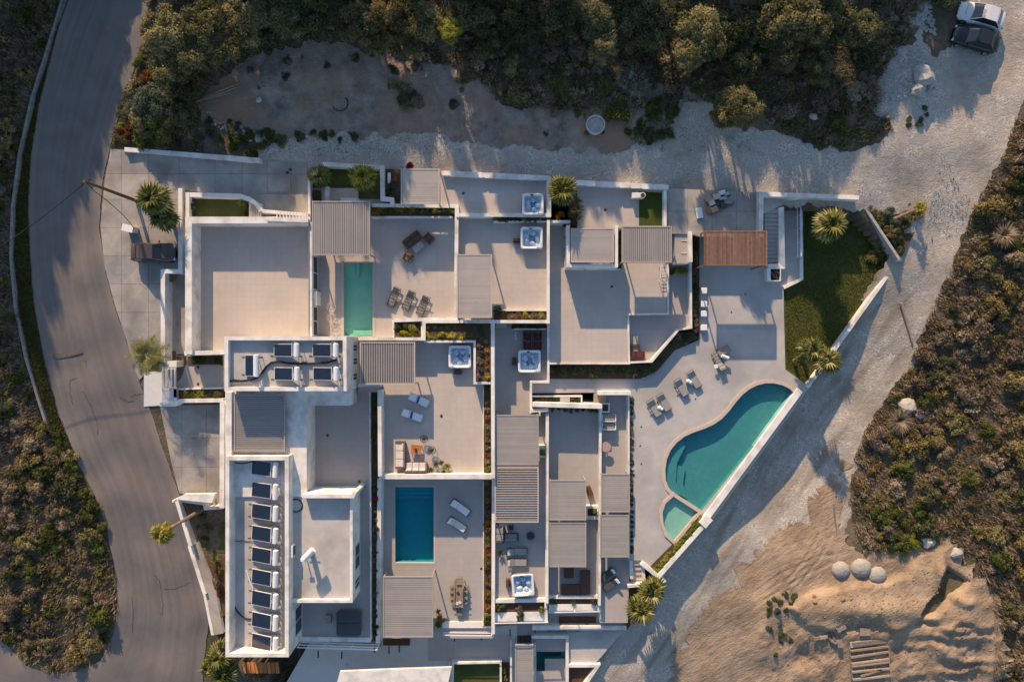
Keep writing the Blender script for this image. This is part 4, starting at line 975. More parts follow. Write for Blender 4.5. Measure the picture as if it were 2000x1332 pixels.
# ---- court with grass strip by the lane, and villa with chamfered terrace
C2 = villa(1190, 400, -.3, 'small tiled court with a green turf strip beside the parking bay')
floor(C2, [(1128,362),(1302,372),(1302,446),(1128,446)], -.3, top=TILE)
MB().prism([W(x, y, -.27) for x, y in [(1248,374),(1294,377),(1294,441),(1248,441)]], -.6).build('turf', mat('flat_turf', (.05, .07, .012), (.06, .085, .016), 8, .95), C2)
wall(C2, [(1118,356),(1306,366)], .45, -8, .42); wall(C2, [(1299,368),(1299,448)], .35, -8, .30)
for k in range(8): MB().box((*W(1132 + k * 22, 357.2 + k * 1.17, .5).to_2d(), .49), (.90, .5, .05)).build('coping_stone', WHITE, C2)
t = thing('washbasin', W(1243, 385, -.3), 'white outdoor washbasin with round bowl on the turf edge', 'washbasin')
MB().box((-.1, 0, .4), (.9, .5, .8)).build('counter', WHITE, t, False); MB().cyl((.45, 0, 0), (.45, 0, .84), .27, n=20).build('bowl', WHITE, t, False); MB().cyl((.45, 0, .84), (.45, 0, .86), .2, n=20).build('plughole', DMETAL, t, False)
E = villa(1180, 600, -1.7, 'villa with the chamfered tiled roof terrace facing the curved pool')
floor(E, [(1073,430),(1110,430),(1110,446),(1320,446),(1320,515),(1304,515),(1304,614),(1226,614),(1226,710),(1073,710)], -1.7, top=TILE)
floor(E, [(1226,614),(1304,614),(1304,456),(1352,456),(1352,640),(1326,645),(1272,708),(1226,708)], -2.4, top=TILEG, name='lower_terrace')
soil(E, [(1074,432),(1112,432),(1112,372),(1140,372),(1140,440),(1112,440)], -.45)
soil(E, [(1105,446),(1113,446),(1113,516),(1206,516),(1206,446),(1214,446),(1214,524),(1105,524)], -1.45)
wall(E, [(1110,440),(1110,519),(1204,519),(1204,440)], .85, -8, .30); wall(E, [(1074,433),(1114,433)], .1, -8, .24); wall(E, [(1104,446),(1104,526),(1212,526)], -1.35, -8, .12)
wall(E, [(1073,710),(1229,710),(1227,614),(1305,613),(1305,515)], -1.5, -8, .16, name='roof_edge')
wall(E, [(1348,452),(1349,512)], .2, -8, .36); wall(E, [(1349,512),(1350,640),(1325,644),(1273,706),(1229,708)], -1.5, -8, .20, name='terrace_edge')
MB().prism([W(x, y, -.3) for x, y in [(1318,458),(1344,458),(1344,515),(1318,515)]], -8).build('walkway', TILEG, E)
for k in range(2): MB().box((*W(1336, 471 + 24 * k, -.28).to_2d(), -.27), (.5, .06, .05)).build('step_edge', WHITE, E)
pergola(1115, 446, 1199, 513, 1.0, -1.7, 'x', .24, 'beige louvred pergola inside white walls with a dark red planting round it', LOUVB)
pergola(1214, 442, 1312, 513, 1.25, -1.7, 'y', .20, 'grey louvred pergola beside the green turf strip', LOUV, tilt=10, wf=.78, gap_shade_sheet=True)
sofa(1242, 694, -2.4, 180, 1.7, .8, 'dark red outdoor sofa in the sunken corner of the chamfered terrace', DWOOD, mat('wine_cushion', (.10, .035, .03), (.13, .05, .04), 5, .95), 2)
table(1240, 678, -2.4, 0, .95, .55, 'dark grey low table facing the dark red sofa', DMETAL)
t = thing('display_frame', W(1292, 535, -1.7), 'slim white metal rack standing on the chamfered terrace by the grey louvred roof', 'rack')
for k in range(5): MB().box((0, -.7 + k * .35, .5), (.55, .04, .04)).build('shelf_bar', WMETAL, t, False)
for s in (-1, 1):
    for q in (-1, 1): MB().box((s * .27, q * .72, .4), (.04, .04, .8)).build('leg', WMETAL, t, False)
    MB().box((s * .27, 0, .78), (.04, 1.45, .04)).build('top_rail', WMETAL, t, False)

# ---- patio with the curved pool
P = thing('pool_patio', W(1430, 700, -2.6), None, None); del_ = None
P['kind'] = 'structure'; P['label'] = 'grey concrete pool patio between the villas and the curved pool'
KID = [(1318,969),(1364,1000),(1318,1056),(1303,1042),(1295,1020),(1294,1000),(1300,983)]
KP = [(1556,768),(1546,757),(1530,749),(1512,745),(1494,745),(1478,749),(1462,757),(1447,769),(1434,784),(1422,800),(1408,815),(1392,826),(1374,834),(1354,841),(1336,849),(1320,861),(1307,877),(1299,896),(1296,917),(1297,938),(1303,954),(1314,966),(1370,998)]
floor(P, [(1352,456),(1500,456),(1502,524),(1530,524),(1530,388),(1566,388),(1566,545),(1530,562),(1534,722),(1582,756),(1572,768),(1382,1014),(1294,1112),(1252,1112),(1252,1094),(1224,1094),(1224,766),(1038,768),(1038,736),(1262,736),(1318,684),(1366,664),(1366,458)], -2.6, top=PATIO, holes=[KP, KID], name='patio_floor')
pool('curved pool with turquoise water beside the gravel road', KP, -2.6, .72, POOLD, mwater('turquoise_water', (.56, .86, .89)), None,
     steps=[([(1330,850),(1312,870),(1301,897),(1298,920),(1299,940),(1306,954),(1318,966),(1328,966),(1320,940),(1322,905),(1338,872)], -2.85), ([(1322,905),(1320,940),(1328,966),(1342,974),(1334,945),(1338,915)], -3.05)])
ribbon(KP[:-1], -2.52, -2.9, .36).build('coping', COPE, P); ribbon([(1313,964),(1372,1002)], -2.50, -4.0, .34).build('coping', COPE, P)
pool('shallow quarter round wading pool next to the curved pool', KID, -2.55, .4, POOLP, mwater('wading_water', (.72, .88, .84)), None)
ribbon([(1366,1002),(1318,1060),(1301,1045),(1293,1022),(1291,1000),(1298,981),(1318,963)], -2.49, -2.9, .30).build('coping', COPE, P)
# steps, white stair walls, fire box
ST = villa(1510, 460, -.2, 'white walled stair going down from the parking bay to the pool patio')
floor(ST, [(1486,380),(1564,386),(1530,392),(1530,400),(1486,420)], -.2, top=TILE, name='landing')
ystep(ST, 1494, 1522, 408, 520, -.25, -2.5, 14, WOOD if False else TILEG)
wall(ST, [(1486,462),(1487,379),(1566,382)], .55, -3, .42); wall(ST, [(1526,405),(1528,520),(1500,521)], [-.1, -1.9, -1.9], -3, .50)
boundary_wall([(1560,382),(1678,386)], .1, -4, .42, 'white wall at the top of the lawn along the gravel lane')
railing('white post railing between the stair and the palm lawn', [(1564,392),(1565,500)], -2.6, 1.6, 1.3, bars=2)
boundary_wall([(1565,390),(1566,545),(1531,562)], -2.35, -4, .30, 'low beige kerb wall between the patio strip and the lawn')
pergola(1375, 451, 1498, 519, 1.3, -2.6, 'y', .135, 'brown slatted wooden pergola below the parking bay', WOOD, tilt=2, wf=.70, frame=WOOD, group='timber pergola', th=.05)
t = thing('fire_pit', W(1503, 538, -2.6), 'white box of dark logs beside the brown wooden pergola', 'fire pit')
MB().box((-.38, 0, .42), (.35, 1.25, .84)).build('side_wall', WHITE, t, False)
for y in (-.60, .60): MB().box((.3, y, .40), (1.0, .07, .8)).build('side_wall', WMETAL, t, False)
MB().box((.78, 0, .4), (.07, 1.13, .8)).build('side_wall', WMETAL, t, False); MB().box((.28, 0, .25), (.9, 1.1, .5)).build('ash_bed', RUBBER, t, False)
for k in range(9):
    a = R.uniform(0, 3); c = Vector((.28 + R.uniform(-.25, .25), R.uniform(-.35, .35), .58 + .02 * k)); v = Vector((math.cos(a), math.sin(a), .1)) * .28; MB().cyl(c - v, c + v, .06, n=7).build('log', CRACK, t, False)
for k, y in enumerate((568, 594, 613, 640)):
    c = W(1375, y, -2.2); t = thing('stool', (c.x, c.y, -2.6), 'small white cube stool against the hedge, ' + ('first below the timber roof', 'second from the timber roof', 'third from the timber roof', 'farthest from the timber roof')[k], 'stool', 'white stools along the hedge')
    MB().box((0, 0, .26), (.62, .62, .46)).build('body', WFAB, t, False, bevel=.06); MB().box((0, 0, .50), (.54, .54, .07)).build('cushion', WFAB, t, False, bevel=.03)
# pool wall and lower boundary
boundary_wall([(1563,762),(1382,1008)], -2.35, -7, .62, 'thick pale wall holding the curved pool above the gravel road')
boundary_wall([(1569,770),(1389,1014)], -2.75, -7, .30, 'low pink capped ledge outside the thick pool wall', COPE)
boundary_wall([(1386,1010),(1372,1026)], -2.0, -7, .85, 'short white block pillar at the end of the pool wall')
boundary_wall([(1378,1022),(1286,1126),(1254,1100)], -2.15, -7, .42, 'white wall round the hedge corner below the wading pool')
boundary_wall([(1286,1126),(1299,1138)], -2.3, -7, .42, 'white wall stub pointing at the palms')
hp = [(1372,1010),(1376,1022),(1290,1118),(1262,1096)]
MB_ = MB().prism([W(x, y, -2.5) for x, y in [(1366,1010),(1374,1022),(1288,1118),(1268,1108)]], -6).build('planter_bed', SOIL, None); tag(MB_, 'long soil bed of the yellow green hedge below the wading pool', kind='structure')
plants([(1371 - k * 5.6 + R.uniform(-1, 1), 1017 + k * 6.2 + R.uniform(-2, 2), .50, 'lime', 'b') for k in range(16)], -2.5, 'hedge shrub along the wall below the wading pool', 'hedge below the wading pool')
# lawn with palm
LW = tag(MB().prism([W(x, y, -2.9) for x, y in [(1566,386),(1682,388),(1758,506),(1582,758),(1534,724),(1530,560),(1566,546)]], -8).build('lawn', [LAWN], None), 'mown green lawn with a fan palm beside the pool patio', kind='structure')
tufts('lawn_grass', [[(1568,392),(1674,394),(1750,506),(1580,748),(1536,720),(1533,564),(1568,549)]], 26000, LAWNB, .04, .12, .035, 'short green lawn grass', zfun=-2.9, lumps=False)
boundary_wall([(1680,390),(1757,507)], -1.15, -5, .26, 'thin grey wall between the palm lawn and the wild corner garden', STONEG)
boundary_wall([(1758,504),(1578,756)], -2.2, -7, .34, 'beige sloping garden wall between lawn and gravel road')
boundary_wall([(1748,508),(1762,508)], -1.8, -5, .3, 'short white wall end where the lawn corner meets the gravel road')
CG = tag(MB().prism([W(x, y, -1.5) for x, y in [(1684,394),(1795,394),(1800,428),(1762,500)]], -6).build('planter_bed', [SOIL, WHITE], None), 'wild corner garden bed at the bend of the gravel road', kind='structure')
plants([(1712 + k * 7, 398 + R.uniform(-2, 2), .42, 'green', 'b') for k in range(12)], -1.4, 'hedge shrub along the top of the wild corner garden', 'hedge of the wild corner garden')
plants([(1700,405,.6,'ochre','b'),(1712,418,.7,'ochre','b'),(1722,432,.6,'green','b'),(1738,418,.9,'bluegreen','b'),(1752,432,.7,'olive','b'),(1745,455,.8,'olive','b'),(1758,470,.7,'green','b'),(1772,440,.7,'olive','b'),(1785,420,.7,'ochre','t'),(1735,445,.6,'ochre','b'),(1768,420,.7,'brown','t'),(1760,488,.5,'ochre','b'),(1792,408,.6,'ochre','t'),(1798,418,.6,'brown','t')], -1.4, 'untrimmed shrub in the wild corner garden', 'shrubs of the wild corner garden')
plants([(1718,478,.9,'olive','b'),(1705,500,.7,'olive','b'),(1722,505,.9,'green','b'),(1690,440,.45,'olive','b'),(1702,462,.5,'olive','b'),(1730,520,.7,'green','b')], -2.85, 'loose shrub at the sloping lawn edge', 'shrubs at the lawn edge')
plants([(1567,392,.45,'crimson','b')], -2.3, 'small plant with crimson flowers at the top corner of the lawn', None)

# ---- the tall solar block
S = villa(560, 900, -1.5, 'tall white villa with rows of solar water heaters on its roofs')
floor(S, [(444,664),(672,664),(672,756),(444,756)], 3.2, top=ROOFC, name='block_roof'); wall(S, [(442,661),(673,661),(673,760),(442,760)], 3.7, -8, .34, name='parapet', closed=True)
floor(S, [(440,762),(684,762),(684,792),(599,792),(599,970),(440,970)], 1.3, top=WHITE, name='white_roof')
floor(S, [(446,898),(560,898),(560,1278),(446,1278)], 1.1, top=ROOFC, name='solar_roof'); wall(S, [(444,895),(560,895),(560,1279),(444,1279)], 2.5, -8, .36, name='parapet', closed=True)
wall(S, [(447,766),(447,890)], 1.9, -8, .5, name='parapet')
floor(S, [(566,968),(684,968),(684,1172),(566,1172)], 1.2, top=ROOFC, name='annex_roof')
wall(S, [(590,969),(689,969),(693,960)], 2.2, -8, .34, name='parapet'); wall(S, [(686,972),(686,1174),(568,1174)], 1.65, -8, .26, name='parapet')
floor(S, [(590,770),(724,758),(724,1252),(560,1252),(560,1160),(590,1160)], -1.5, top=TILEG)
wall(S, [(722,764),(724,1250)], -1.2, -8, .12, name='kerb')
xe = W(673, 700, 3.7).x + .17
for y in (679, 705, 735): window(S, xe, W(690, y + 7, .5).y, W(690, y - 6, .5).y, -.3, 1.35)
xn = W(686, 1100, 1.65).x + .13
for y0, y1 in ((1062, 1110), (1128, 1148)): window(S, xn, W(690, y1, 0).y, W(690, y0, 0).y, -1.2, .85, 'glass_door')
xs = W(560, 1200, 2.5).x + .18
window(S, xs, W(570, 1238, 0).y, W(570, 1184, 0).y, -1.3, .8, 'glass_door')
MB().prism([W(x, y, 2.6) for x, y in [(524,742),(532,742),(530,758),(522,756)]], 1.2).build('drain_pier', WHITE, S)
pergola(457, 769, 557, 881, 1.75, 1.3, 'x', .19, 'grey louvred roof sunk between white parapets of the tall solar villa', LOUV, posts=False, tilt=12, wf=.80, gap_shade_sheet=True)
hn = 0
for k, y in enumerate((914, 957, 999, 1042, 1084, 1127, 1169, 1211, 1253)):
    n = ('first', 'second', 'third', 'fourth', 'fifth', 'sixth', 'seventh', 'eighth', 'last')[k]
    heater(511, y, 1.1, f'{n} solar water heater in the long roof row, counted from the sunken louvres', rz=math.radians(-3), w=2.15, d=1.35)
for x, y, l in ((553, 684, 'solar water heater in the upper row beside the standing collector'), (629, 684, 'solar water heater in the corner near the cable bundle and green pool'), (554, 730, 'solar water heater on the block roof nearest the white drain pier'), (630, 730, 'solar water heater on the block roof nearest the three windows')):
    heater(x, y, 3.2, l, w=1.95, d=1.15)
heater(486, 714, 3.2, 'single solar water heater standing crosswise near the roof corner with coiled cables', w=.95, d=1.9)
def cable(pts, z, r, label, m=RUBBER, name='cable'):
    return tag(MB().tube([W(x, y, z) for x, y in pts], r).build(name, m), label, 'cable')
cable([(446,748),(456,742),(470,744),(490,742),(502,738),(512,728),(520,716),(530,708),(545,706),(560,709),(580,710),(605,710),(640,708),(658,702)], 3.32, .09, 'thick black cable bundle snaking across the block roof')
cable([p for k in range(7) for p in ((448 + k * 6, 750 - k * .5), (455 + k * 6, 742 + R.uniform(-2, 2)), (462 + k * 6, 748))], 3.3, .03, 'loose grey cable coils by the block roof corner', STEEL)
cable([(449,899),(460,903),(472,905),(486,903),(498,900)], 1.3, .06, 'black cable hanging along the parapet of the long solar roof'); cable([(452,932),(470,915),(476,914),(475,935)], 1.18, .03, 'thin bent cable on the shaded end of the long solar roof')
cable([(453,1158),(455,1175),(462,1192),(472,1203),(482,1208),(493,1208)], 1.2, .05, 'black hose curving over the long solar roof to a collector')
cable([(452,1057),(470,1056),(492,1057)], 1.18, .025, 'thin straight cable across the long solar roof')
cable([(481,1113),(488,1135),(494,1148)], 1.5, .05, 'slanting white pipe beside the sixth heater of the long roof', WMETAL, 'pipe')
o = MB(); cc = W(578, 987, 1.26)
o.tube([cc + Vector((.60 * math.cos(2 * PI * k / 22), .60 * math.sin(2 * PI * k / 22), 0)) for k in range(23)], .05); tag(o.build('hose', RUBBER), 'black hose coiled in a ring on the annex roof', 'hose')
t = thing('chimney', W(613, 1074, 1.2), 'white cylindrical chimney elbow on the annex roof', 'chimney')
MB().cyl((-.2, -.1, 0), (-.2, -.1, 1.5), .24, n=18).build('flue', WMETAL, t, False); MB().cyl((-.45, -.35, 1.6), (.42, .55, 1.6), .30, n=20).build('elbow', WMETAL, t, False); MB().cyl((-.47, -.37, 1.6), (-.455, -.355, 1.6), .21, n=18).build('flue_mouth', BLUEF, t, False)
t = thing('vent_pipe', W(598, 1086, 1.2), 'thin white vent with a square cap beside the chimney elbow', 'vent')
MB().cyl((0, 0, 0), (0, 0, .95), .05).build('pipe', WMETAL, t, False); MB().box((0, 0, 1.0), (.42, .3, .1)).build('cap', WMETAL, t, False); MB().box((.7, -.05, .25), (1.0, .06, .06)).build('rail', STEEL, t, False)
t = thing('air_conditioner', W(570, 1075, 1.9), 'white air conditioner unit hung on the long solar roof wall above the annex', 'air conditioner'); MB().box((0, 0, .0), (.42, 1.15, .75)).build('case', WMETAL, t, False, bevel=.03); MB().box((.215, 0, 0), (.012, .9, .6)).build('grille', DMETAL, t, False)
MB_ = tag(MB().box((*W(642, 1207, -1.3).to_2d(), -1.28), (.55, .75, .44)).build('step_box', OLDW), 'small brown grey box beside the covered black hot tub', 'box')
hot_tub(657, 1193, 705, 1241, -1.5, 'square hot tub under a black cover on the terrace below the annex', cover=True)
MB().prism([W(x, y, -1.35) for x, y in [(580,1243),(724,1245),(724,1254),(580,1252)]], -3).build('white_ledge', WHITE, S)
railing('white rail fence at the end of the covered hot tub terrace', [(580,1264),(736,1269)], -2.6, 1.7, 2.4)
soil(S, [(724,762),(742,760),(742,1252),(724,1252)], -1.75)

# ---- villa with the loungers and sofa, and the deep pool below it
Mv = villa(850, 790, -1.2, 'terrace with a louvred roof, two white loungers and a corner sofa')
floor(Mv, [(700,664),(962,664),(962,928),(744,928),(744,766),(700,766)], -1.2, top=TILE)
wall(Mv, [(700,662),(828,662),(828,628),(964,628)], .35, -8, .30); wall(Mv, [(962,626),(963,934)], .15, -8, .34)
wall(Mv, [(741,762),(742,930)], .25, -8, .36); wall(Mv, [(700,752),(742,752)], .1, -8, .34)
soil(Mv, [(830,632),(958,632),(958,746),(927,746),(927,664),(830,664)], .0); wall(Mv, [(828,667),(927,667),(927,748),(960,748)], .1, -8, .22)
soil(Mv, [(945,752),(959,752),(959,924),(945,924)], -.95); wall(Mv, [(944,752),(944,924)], -.9, -8, .1)
wall(Mv, [(740,931),(965,931)], -.2, -8, .44)
pergola(703, 668, 811, 751, 1.15, -1.2, 'y', .235, 'taupe pergola of open louvres beside the wall with three windows', LOUV, tilt=20, wf=.62, frame=LOUVB, gap_shade_sheet=True)
hot_tub(876, 675, 920, 719, -1.2, 'hot tub tucked under the yellow planted bed', step=('dark wooden step below the hot tub under the yellow planting', 894, 727))
lounger(818, 781, -1.2, 205, 'upper of two white padded loungers with a navy strip, on the sofa terrace', WMETAL, WFAB, 'white loungers on the sofa terrace', towel=BLUEF, L=2.0)
lounger(805, 811, -1.2, 200, 'lower of two white padded loungers with a navy strip, nearer the sofa', WMETAL, WFAB, 'white loungers on the sofa terrace', towel=BLUEF, L=2.0)
sofa(782, 888, -1.2, 90, 2.6, .95, 'cream long arm of the corner sofa against the white side wall', WOOD, CREAM, 3); sofa(812, 912, -1.2, 180, 2.2, .9, 'cream striped arm of the corner sofa along the low end wall', WOOD, CREAM, 3)
table(813, 878, -1.2, 3, 1.0, .9, 'orange brown wooden low table in front of the corner sofa', ORANGE, slats=7); tag(MB().box((*W(813, 880, -.7).to_2d(), -.70), (.12, .35, .08)).box((*W(811, 877, -.7).to_2d(), -.66), (.25, .1, .06), .6).build('figurine', DMETAL), 'small black figure lying on the wooden low table', 'ornament')
for x, y, l in ((828, 857, 'round glass side table with a potted plant, nearer the loungers'), (844, 879, 'round glass side table with a potted plant, beside the wooden low table')):
    c = W(x, y, -.7); t = thing('side_table', (c.x, c.y, -1.2), l, 'side table', 'round glass side tables')
    MB().tube([(.36 * math.cos(2 * PI * k / 18), .36 * math.sin(2 * PI * k / 18), .5) for k in range(19)], .022).build('rim', DMETAL, t, False); MB().cyl((0, 0, .485), (0, 0, .5), .35, n=18).build('top', GLASS, t, False)
    for k in range(3): MB().cyl((.3 * math.cos(k * 2.1), .3 * math.sin(k * 2.1), 0), (.33 * math.cos(k * 2.1), .33 * math.sin(k * 2.1), .5), .02).build('leg', DMETAL, t, False)
    plants([(x, y, .30, 'green', 'b')], -.70, 'potted plant on a round glass table', 'plants on the glass tables', 'potted plant', 'potted_plant')
plants([(842,918,.45,'bluegreen','s'),(852,908,.5,'dark','s'),(862,904,.45,'dark','s'),(874,912,.6,'lime','s'),(866,922,.4,'green','s')], -1.1, 'potted plant at the end of the corner sofa', 'plants at the sofa end', 'potted plant', 'potted_plant')
Nv = villa(850, 1080, -3.0, 'terrace with the dark teal rectangular pool and a dining table')
PT = [(772,950),(848,950),(848,1099),(772,1099)]
floor(Nv, [(744,930),(964,930),(964,1246),(744,1246)], -3.0, top=TILEG, holes=[PT])
wall(Nv, [(741,934),(738,1256)], -1.6, -8, .40); wall(Nv, [(964,936),(963,1238)], -1.8, -8, .34)
soil(Nv, [(945,940),(960,940),(960,1222),(945,1222)], -2.75); wall(Nv, [(944,940),(944,1222)], -2.7, -8, .1)
pool('rectangular pool with dark teal water and full width steps', PT, -3.0, 1.1, mat('dark_teal_mosaic', (.035, .30, .36), (.05, .34, .40), 2.5, .6), mwater('teal_water', (.40, .86, .90)), [(771,949),(849,949),(849,1100),(771,1100)], .2,
     steps=[([(773,951),(847,951),(847,958),(773,958)], -3.25), ([(773,958.2),(847,958.2),(847,966),(773,966)], -3.45), ([(773,966.2),(847,966.2),(847,974),(773,974)], -3.65)])
for y in (958, 973, 1022, 1088): MB().box((*W(760, y, -3).to_2d(), -2.985), (.3, .3, .03)).build('skimmer_lid', WHITE, Nv)
pergola(748, 1125, 846, 1244, -.7, -3.0, 'x', .22, 'broad grey louvred pergola between the teal pool and the courtyard', LOUV)
lounger(899, 991, -3.0, 217, 'white padded lounger beside the teal pool, nearer the sofa terrace', DMETAL, WFAB, 'white loungers beside the teal pool', L=2.1)
lounger(893, 1024, -3.0, 213, 'white padded lounger with cushions beside the teal pool, nearer the dining table', DMETAL, CREAM, 'white loungers beside the teal pool', L=2.0, head_pad=WFAB)
table(896, 1160, -3.0, 92, 2.6, 1.0, 'long weathered wooden dining table with chairs tucked round it', OLDW, h=.74, slats=8)
for k, (x, y, a) in enumerate([(884,1148,90),(884,1160,90),(884,1172,90),(909,1148,-90),(909,1160,-90),(909,1172,-90),(897,1133,180)]):
    chair(x, y, -3.0, a, 'weathered wooden chair tucked against the long dining table', OLDW, OLDW, 'chairs of the long dining table')
for x, y in ((895,1158),(893,1178),(898,1176)): t = W(x, y, -2.2); o = tag(MB().cyl((t.x, t.y, -2.235), (t.x, t.y, -2.18), .13, .16, 14).build('bowl', CREAM if x != 895 else DMETAL), {895: 'dark lantern bowl in the middle of the dining table', 893: 'pale round plate on the dining table, nearer the pergola', 898: 'pale round plate on the dining table, nearer the planter'}[x], 'bowl')
t = thing('bench', W(897, 1195, -2.6), 'small dark stool at the railing end of the dining table', 'stool'); t.location.z = -3.0; MB().box((0, 0, .42), (.5, .7, .06)).build('seat', OLDW, t, False)
for a in (-1, 1):
    for b in (-1, 1): MB().box((a * .2, b * .3, .2), (.05, .05, .39)).build('leg', OLDW, t, False)
plants([(855,1194,.5,'red','s'),(858,1208,.55,'orange','s'),(856,1220,.55,'green','s'),(862,1214,.4,'lime','b')], -2.9, 'leafy plant beside the broad grey louvred roof', 'plants beside the broad grey louvred roof')
MB().prism([W(x, y, -2.8) for x, y in [(864,1214),(962,1214),(962,1226),(864,1226)]], -5).build('white_ledge', WHITE, Nv)
railing('white rail fence at the end of the dining terrace', [(866,1240),(960,1241)], -4.0, 1.7, 2.4)

# ---- the stepped east terraces
Fv = villa(1015, 900, -2.4, 'long stepped terrace with two louvred roofs and two hot tubs')
floor(Fv, [(964,632),(1072,632),(1072,746),(1038,746),(1038,800),(1072,800),(1072,1180),(964,1180)], -2.4, top=TILEG)
wall(Fv, [(1071,634),(1071,746),(1037,746),(1037,808)], -1.5, -8, .22, name='terrace_edge'); wall(Fv, [(1069,808),(1068,1178)], -1.5, -8, .30)
soil(Fv, [(1000,633),(1066,633),(1066,642),(1000,642)], -2.0); MB().prism([W(x, y, -1.9) for x, y in [(968,632),(990,632),(990,641),(968,641)]], -3).build('bench_box', TILEG, Fv)
wall(Fv, [(1000,643),(1068,643)], -1.95, -8, .14)
wall(Fv, [(1037,802),(1071,800)], -1.3, -8, .36); wall(Fv, [(1054,804),(1054,812)], -1.2, -8, .16); 
MB().prism([W(x, y, -1.6) for x, y in [(1053,870),(1070,870),(1070,894),(1053,894)]], -3).build('planter_box', WHITE, Fv); soil(Fv, [(1055,878),(1067,878),(1067,889),(1055,889)], -1.58)
hot_tub(1012, 684, 1056, 728, -2.4, 'hot tub on the stepped terrace beside four dark loungers', step=('dark wooden step beside the hot tub with the dark loungers', PI / 2, 1004, 706))
for k, (x, y, l) in enumerate([(1030,655,'first'),(1050,655,'second'),(1030,674,'third'),(1050,674,'fourth')]):
    sofa(x, y, -2.4, 0, .85, .8, f'{l} of four dark red brown seat blocks above the stepped terrace hot tub', DWOOD, mat('wine_cushion', (.10, .035, .03)), 1, 'seat')
MB_ = tag(MB().cyl(W(1007, 652, -2.39), W(1008, 664, -2.39), .06).box((*W(1008, 650, -2.3).to_2d(), -2.2), (.12, .1, .4)).build('lamp', WMETAL), 'thin white lamp fallen beside the dark seat blocks', 'lamp')
pergola(966, 810, 1052, 908, -.2, -2.4, 'x', .21, 'smooth grey louvred pergola joined to the open louvres on the stepped terrace', LOUV, tilt=4, wf=.92)
pergola(966, 911, 1052, 1020, -.25, -2.4, 'x', .245, 'pergola of wide open tilted louvres on the stepped terrace', LOUVB, tilt=52, wf=.62)
sofa(977, 1042, -2.4, 90, 1.7, .85, 'navy shaded sofa against the white wall of the stepped terrace', DFAB, GREYF, 2); table(998, 1030, -2.4, 0, .5, .5, 'small dark cube table at the navy shaded sofa', DMETAL, h=.4, slats=3); sofa(998, 1049, -2.4, 180, 1.5, .7, 'grey backless daybed seat in front of the navy shaded sofa', DFAB, GREYF, 1, 'daybed', back=False)
t = thing('hammock_chair', W(1036, 1046, -2.0), 'round dark wicker ball chair on the stepped terrace', 'chair'); t.location.z = -2.4
mb = MB()
for k in range(8): a = PI * k / 8; mb.tube([(.45 * math.cos(a) * math.sin(q), .45 * math.sin(a) * math.sin(q), .5 + .45 * math.cos(q)) for q in [PI * j / 10 for j in range(-8, 9)]], .018, 5)
mb.build('wicker_shell', DMETAL, t, False); MB().cyl((0, 0, .25), (0, 0, .42), .3, .36, 14).build('cushion', DFAB, t, False)
lounger(1010, 1077, -2.4, 180, 'dark cushioned lounger on the stepped terrace, nearer the open louvres', DMETAL, GREYF, 'dark loungers on the stepped terrace', head_pad=CREAM); lounger(1010, 1098, -2.4, 180, 'dark cushioned lounger on the stepped terrace, nearer the pale hot tub', DMETAL, GREYF, 'dark loungers on the stepped terrace', head_pad=CREAM)
plants([(977,1080,.6,'dark','s')], -2.3, 'dark spiky potted plant against the wall beside the dark loungers', None, 'potted plant', 'potted_plant')
hot_tub(1000, 1121, 1043, 1165, -2.4, 'pale blue hot tub set slightly askew at the low end of the stepped terrace', rz=math.radians(4), step=('dark wooden step beside the askew pale blue hot tub', PI / 2, 992, 1138))
wall(Fv, [(966,1174),(1068,1172)], -2.0, -8, .34); soil(Fv, [(966,1178),(1066,1178),(1066,1200),(966,1200)], -2.3); MB().prism([W(x, y, -2.25) for x, y in [(966,1196),(1068,1194),(1068,1212),(966,1214)]], -8).build('white_ledge', WHITE, Fv)
wall(Fv, [(1066,1172),(1067,1216)], -1.9, -8, .28)
railing('white rail fence below the askew hot tub', [(966,1217),(1070,1215)], -3.2, 1.4, 2.4)
Gv = villa(1120, 950, -3.2, 'narrow villa terrace with two louvred roofs and a brown corner bench')
floor(Gv, [(1072,796),(1176,796),(1176,1188),(1072,1188)], -3.2, top=TILEG)
wall(Gv, [(1040,790),(1176,794)], -1.1, -8, .42); wall(Gv, [(1173,796),(1171,1182)], -2.2, -8, .24)
MB().prism([W(x, y, -2.5) for x, y in [(1145,988),(1172,988),(1172,1014),(1145,1014)]], -5).build('planter_box', WHITE, Gv); soil(Gv, [(1148,993),(1166,993),(1166,1007),(1148,1007)], -2.48)
pergola(1073, 937, 1145, 1016, -1.2, -3.2, 'x', .21, 'grey louvred pergola of the narrow villa, above its twin', LOUV, tilt=4, wf=.92); pergola(1073, 1020, 1145, 1107, -1.3, -3.2, 'x', .21, 'grey louvred pergola of the narrow villa, nearer the brown bench', LOUV, tilt=4, wf=.92)
t = thing('corner_bench', W(1125, 1135, -3.2), 'brown slatted wooden corner bench under the louvred roof edge', 'bench')
for k in range(7): MB().box((-.55, -.95 + k * .14 - .14, .42), (1.9, .12, .05)).build('slat', DWOOD, t, False)
for k in range(7): MB().box((.49 + k * .15 - .08, .05, .42), (.13, 2.3, .05)).build('slat', DWOOD, t, False)
MB().box((-.55, -.65, .2), (1.8, .8, .38)).build('base', DWOOD, t, False); MB().box((.9, .05, .2), (.9, 2.2, .38)).build('base', DWOOD, t, False)
table(1111, 1119, -3.2, 0, 1.0, 1.0, 'brown square wooden table at the corner bench', DWOOD, slats=8)
MB_ = tag(MB().box((*W(1151, 958, -2.9).to_2d(), -2.95), (.5, .9, .5), .4).build('plant_stand', DWOOD), 'small dark wooden crate beside the louvred roof of the narrow villa', 'crate')
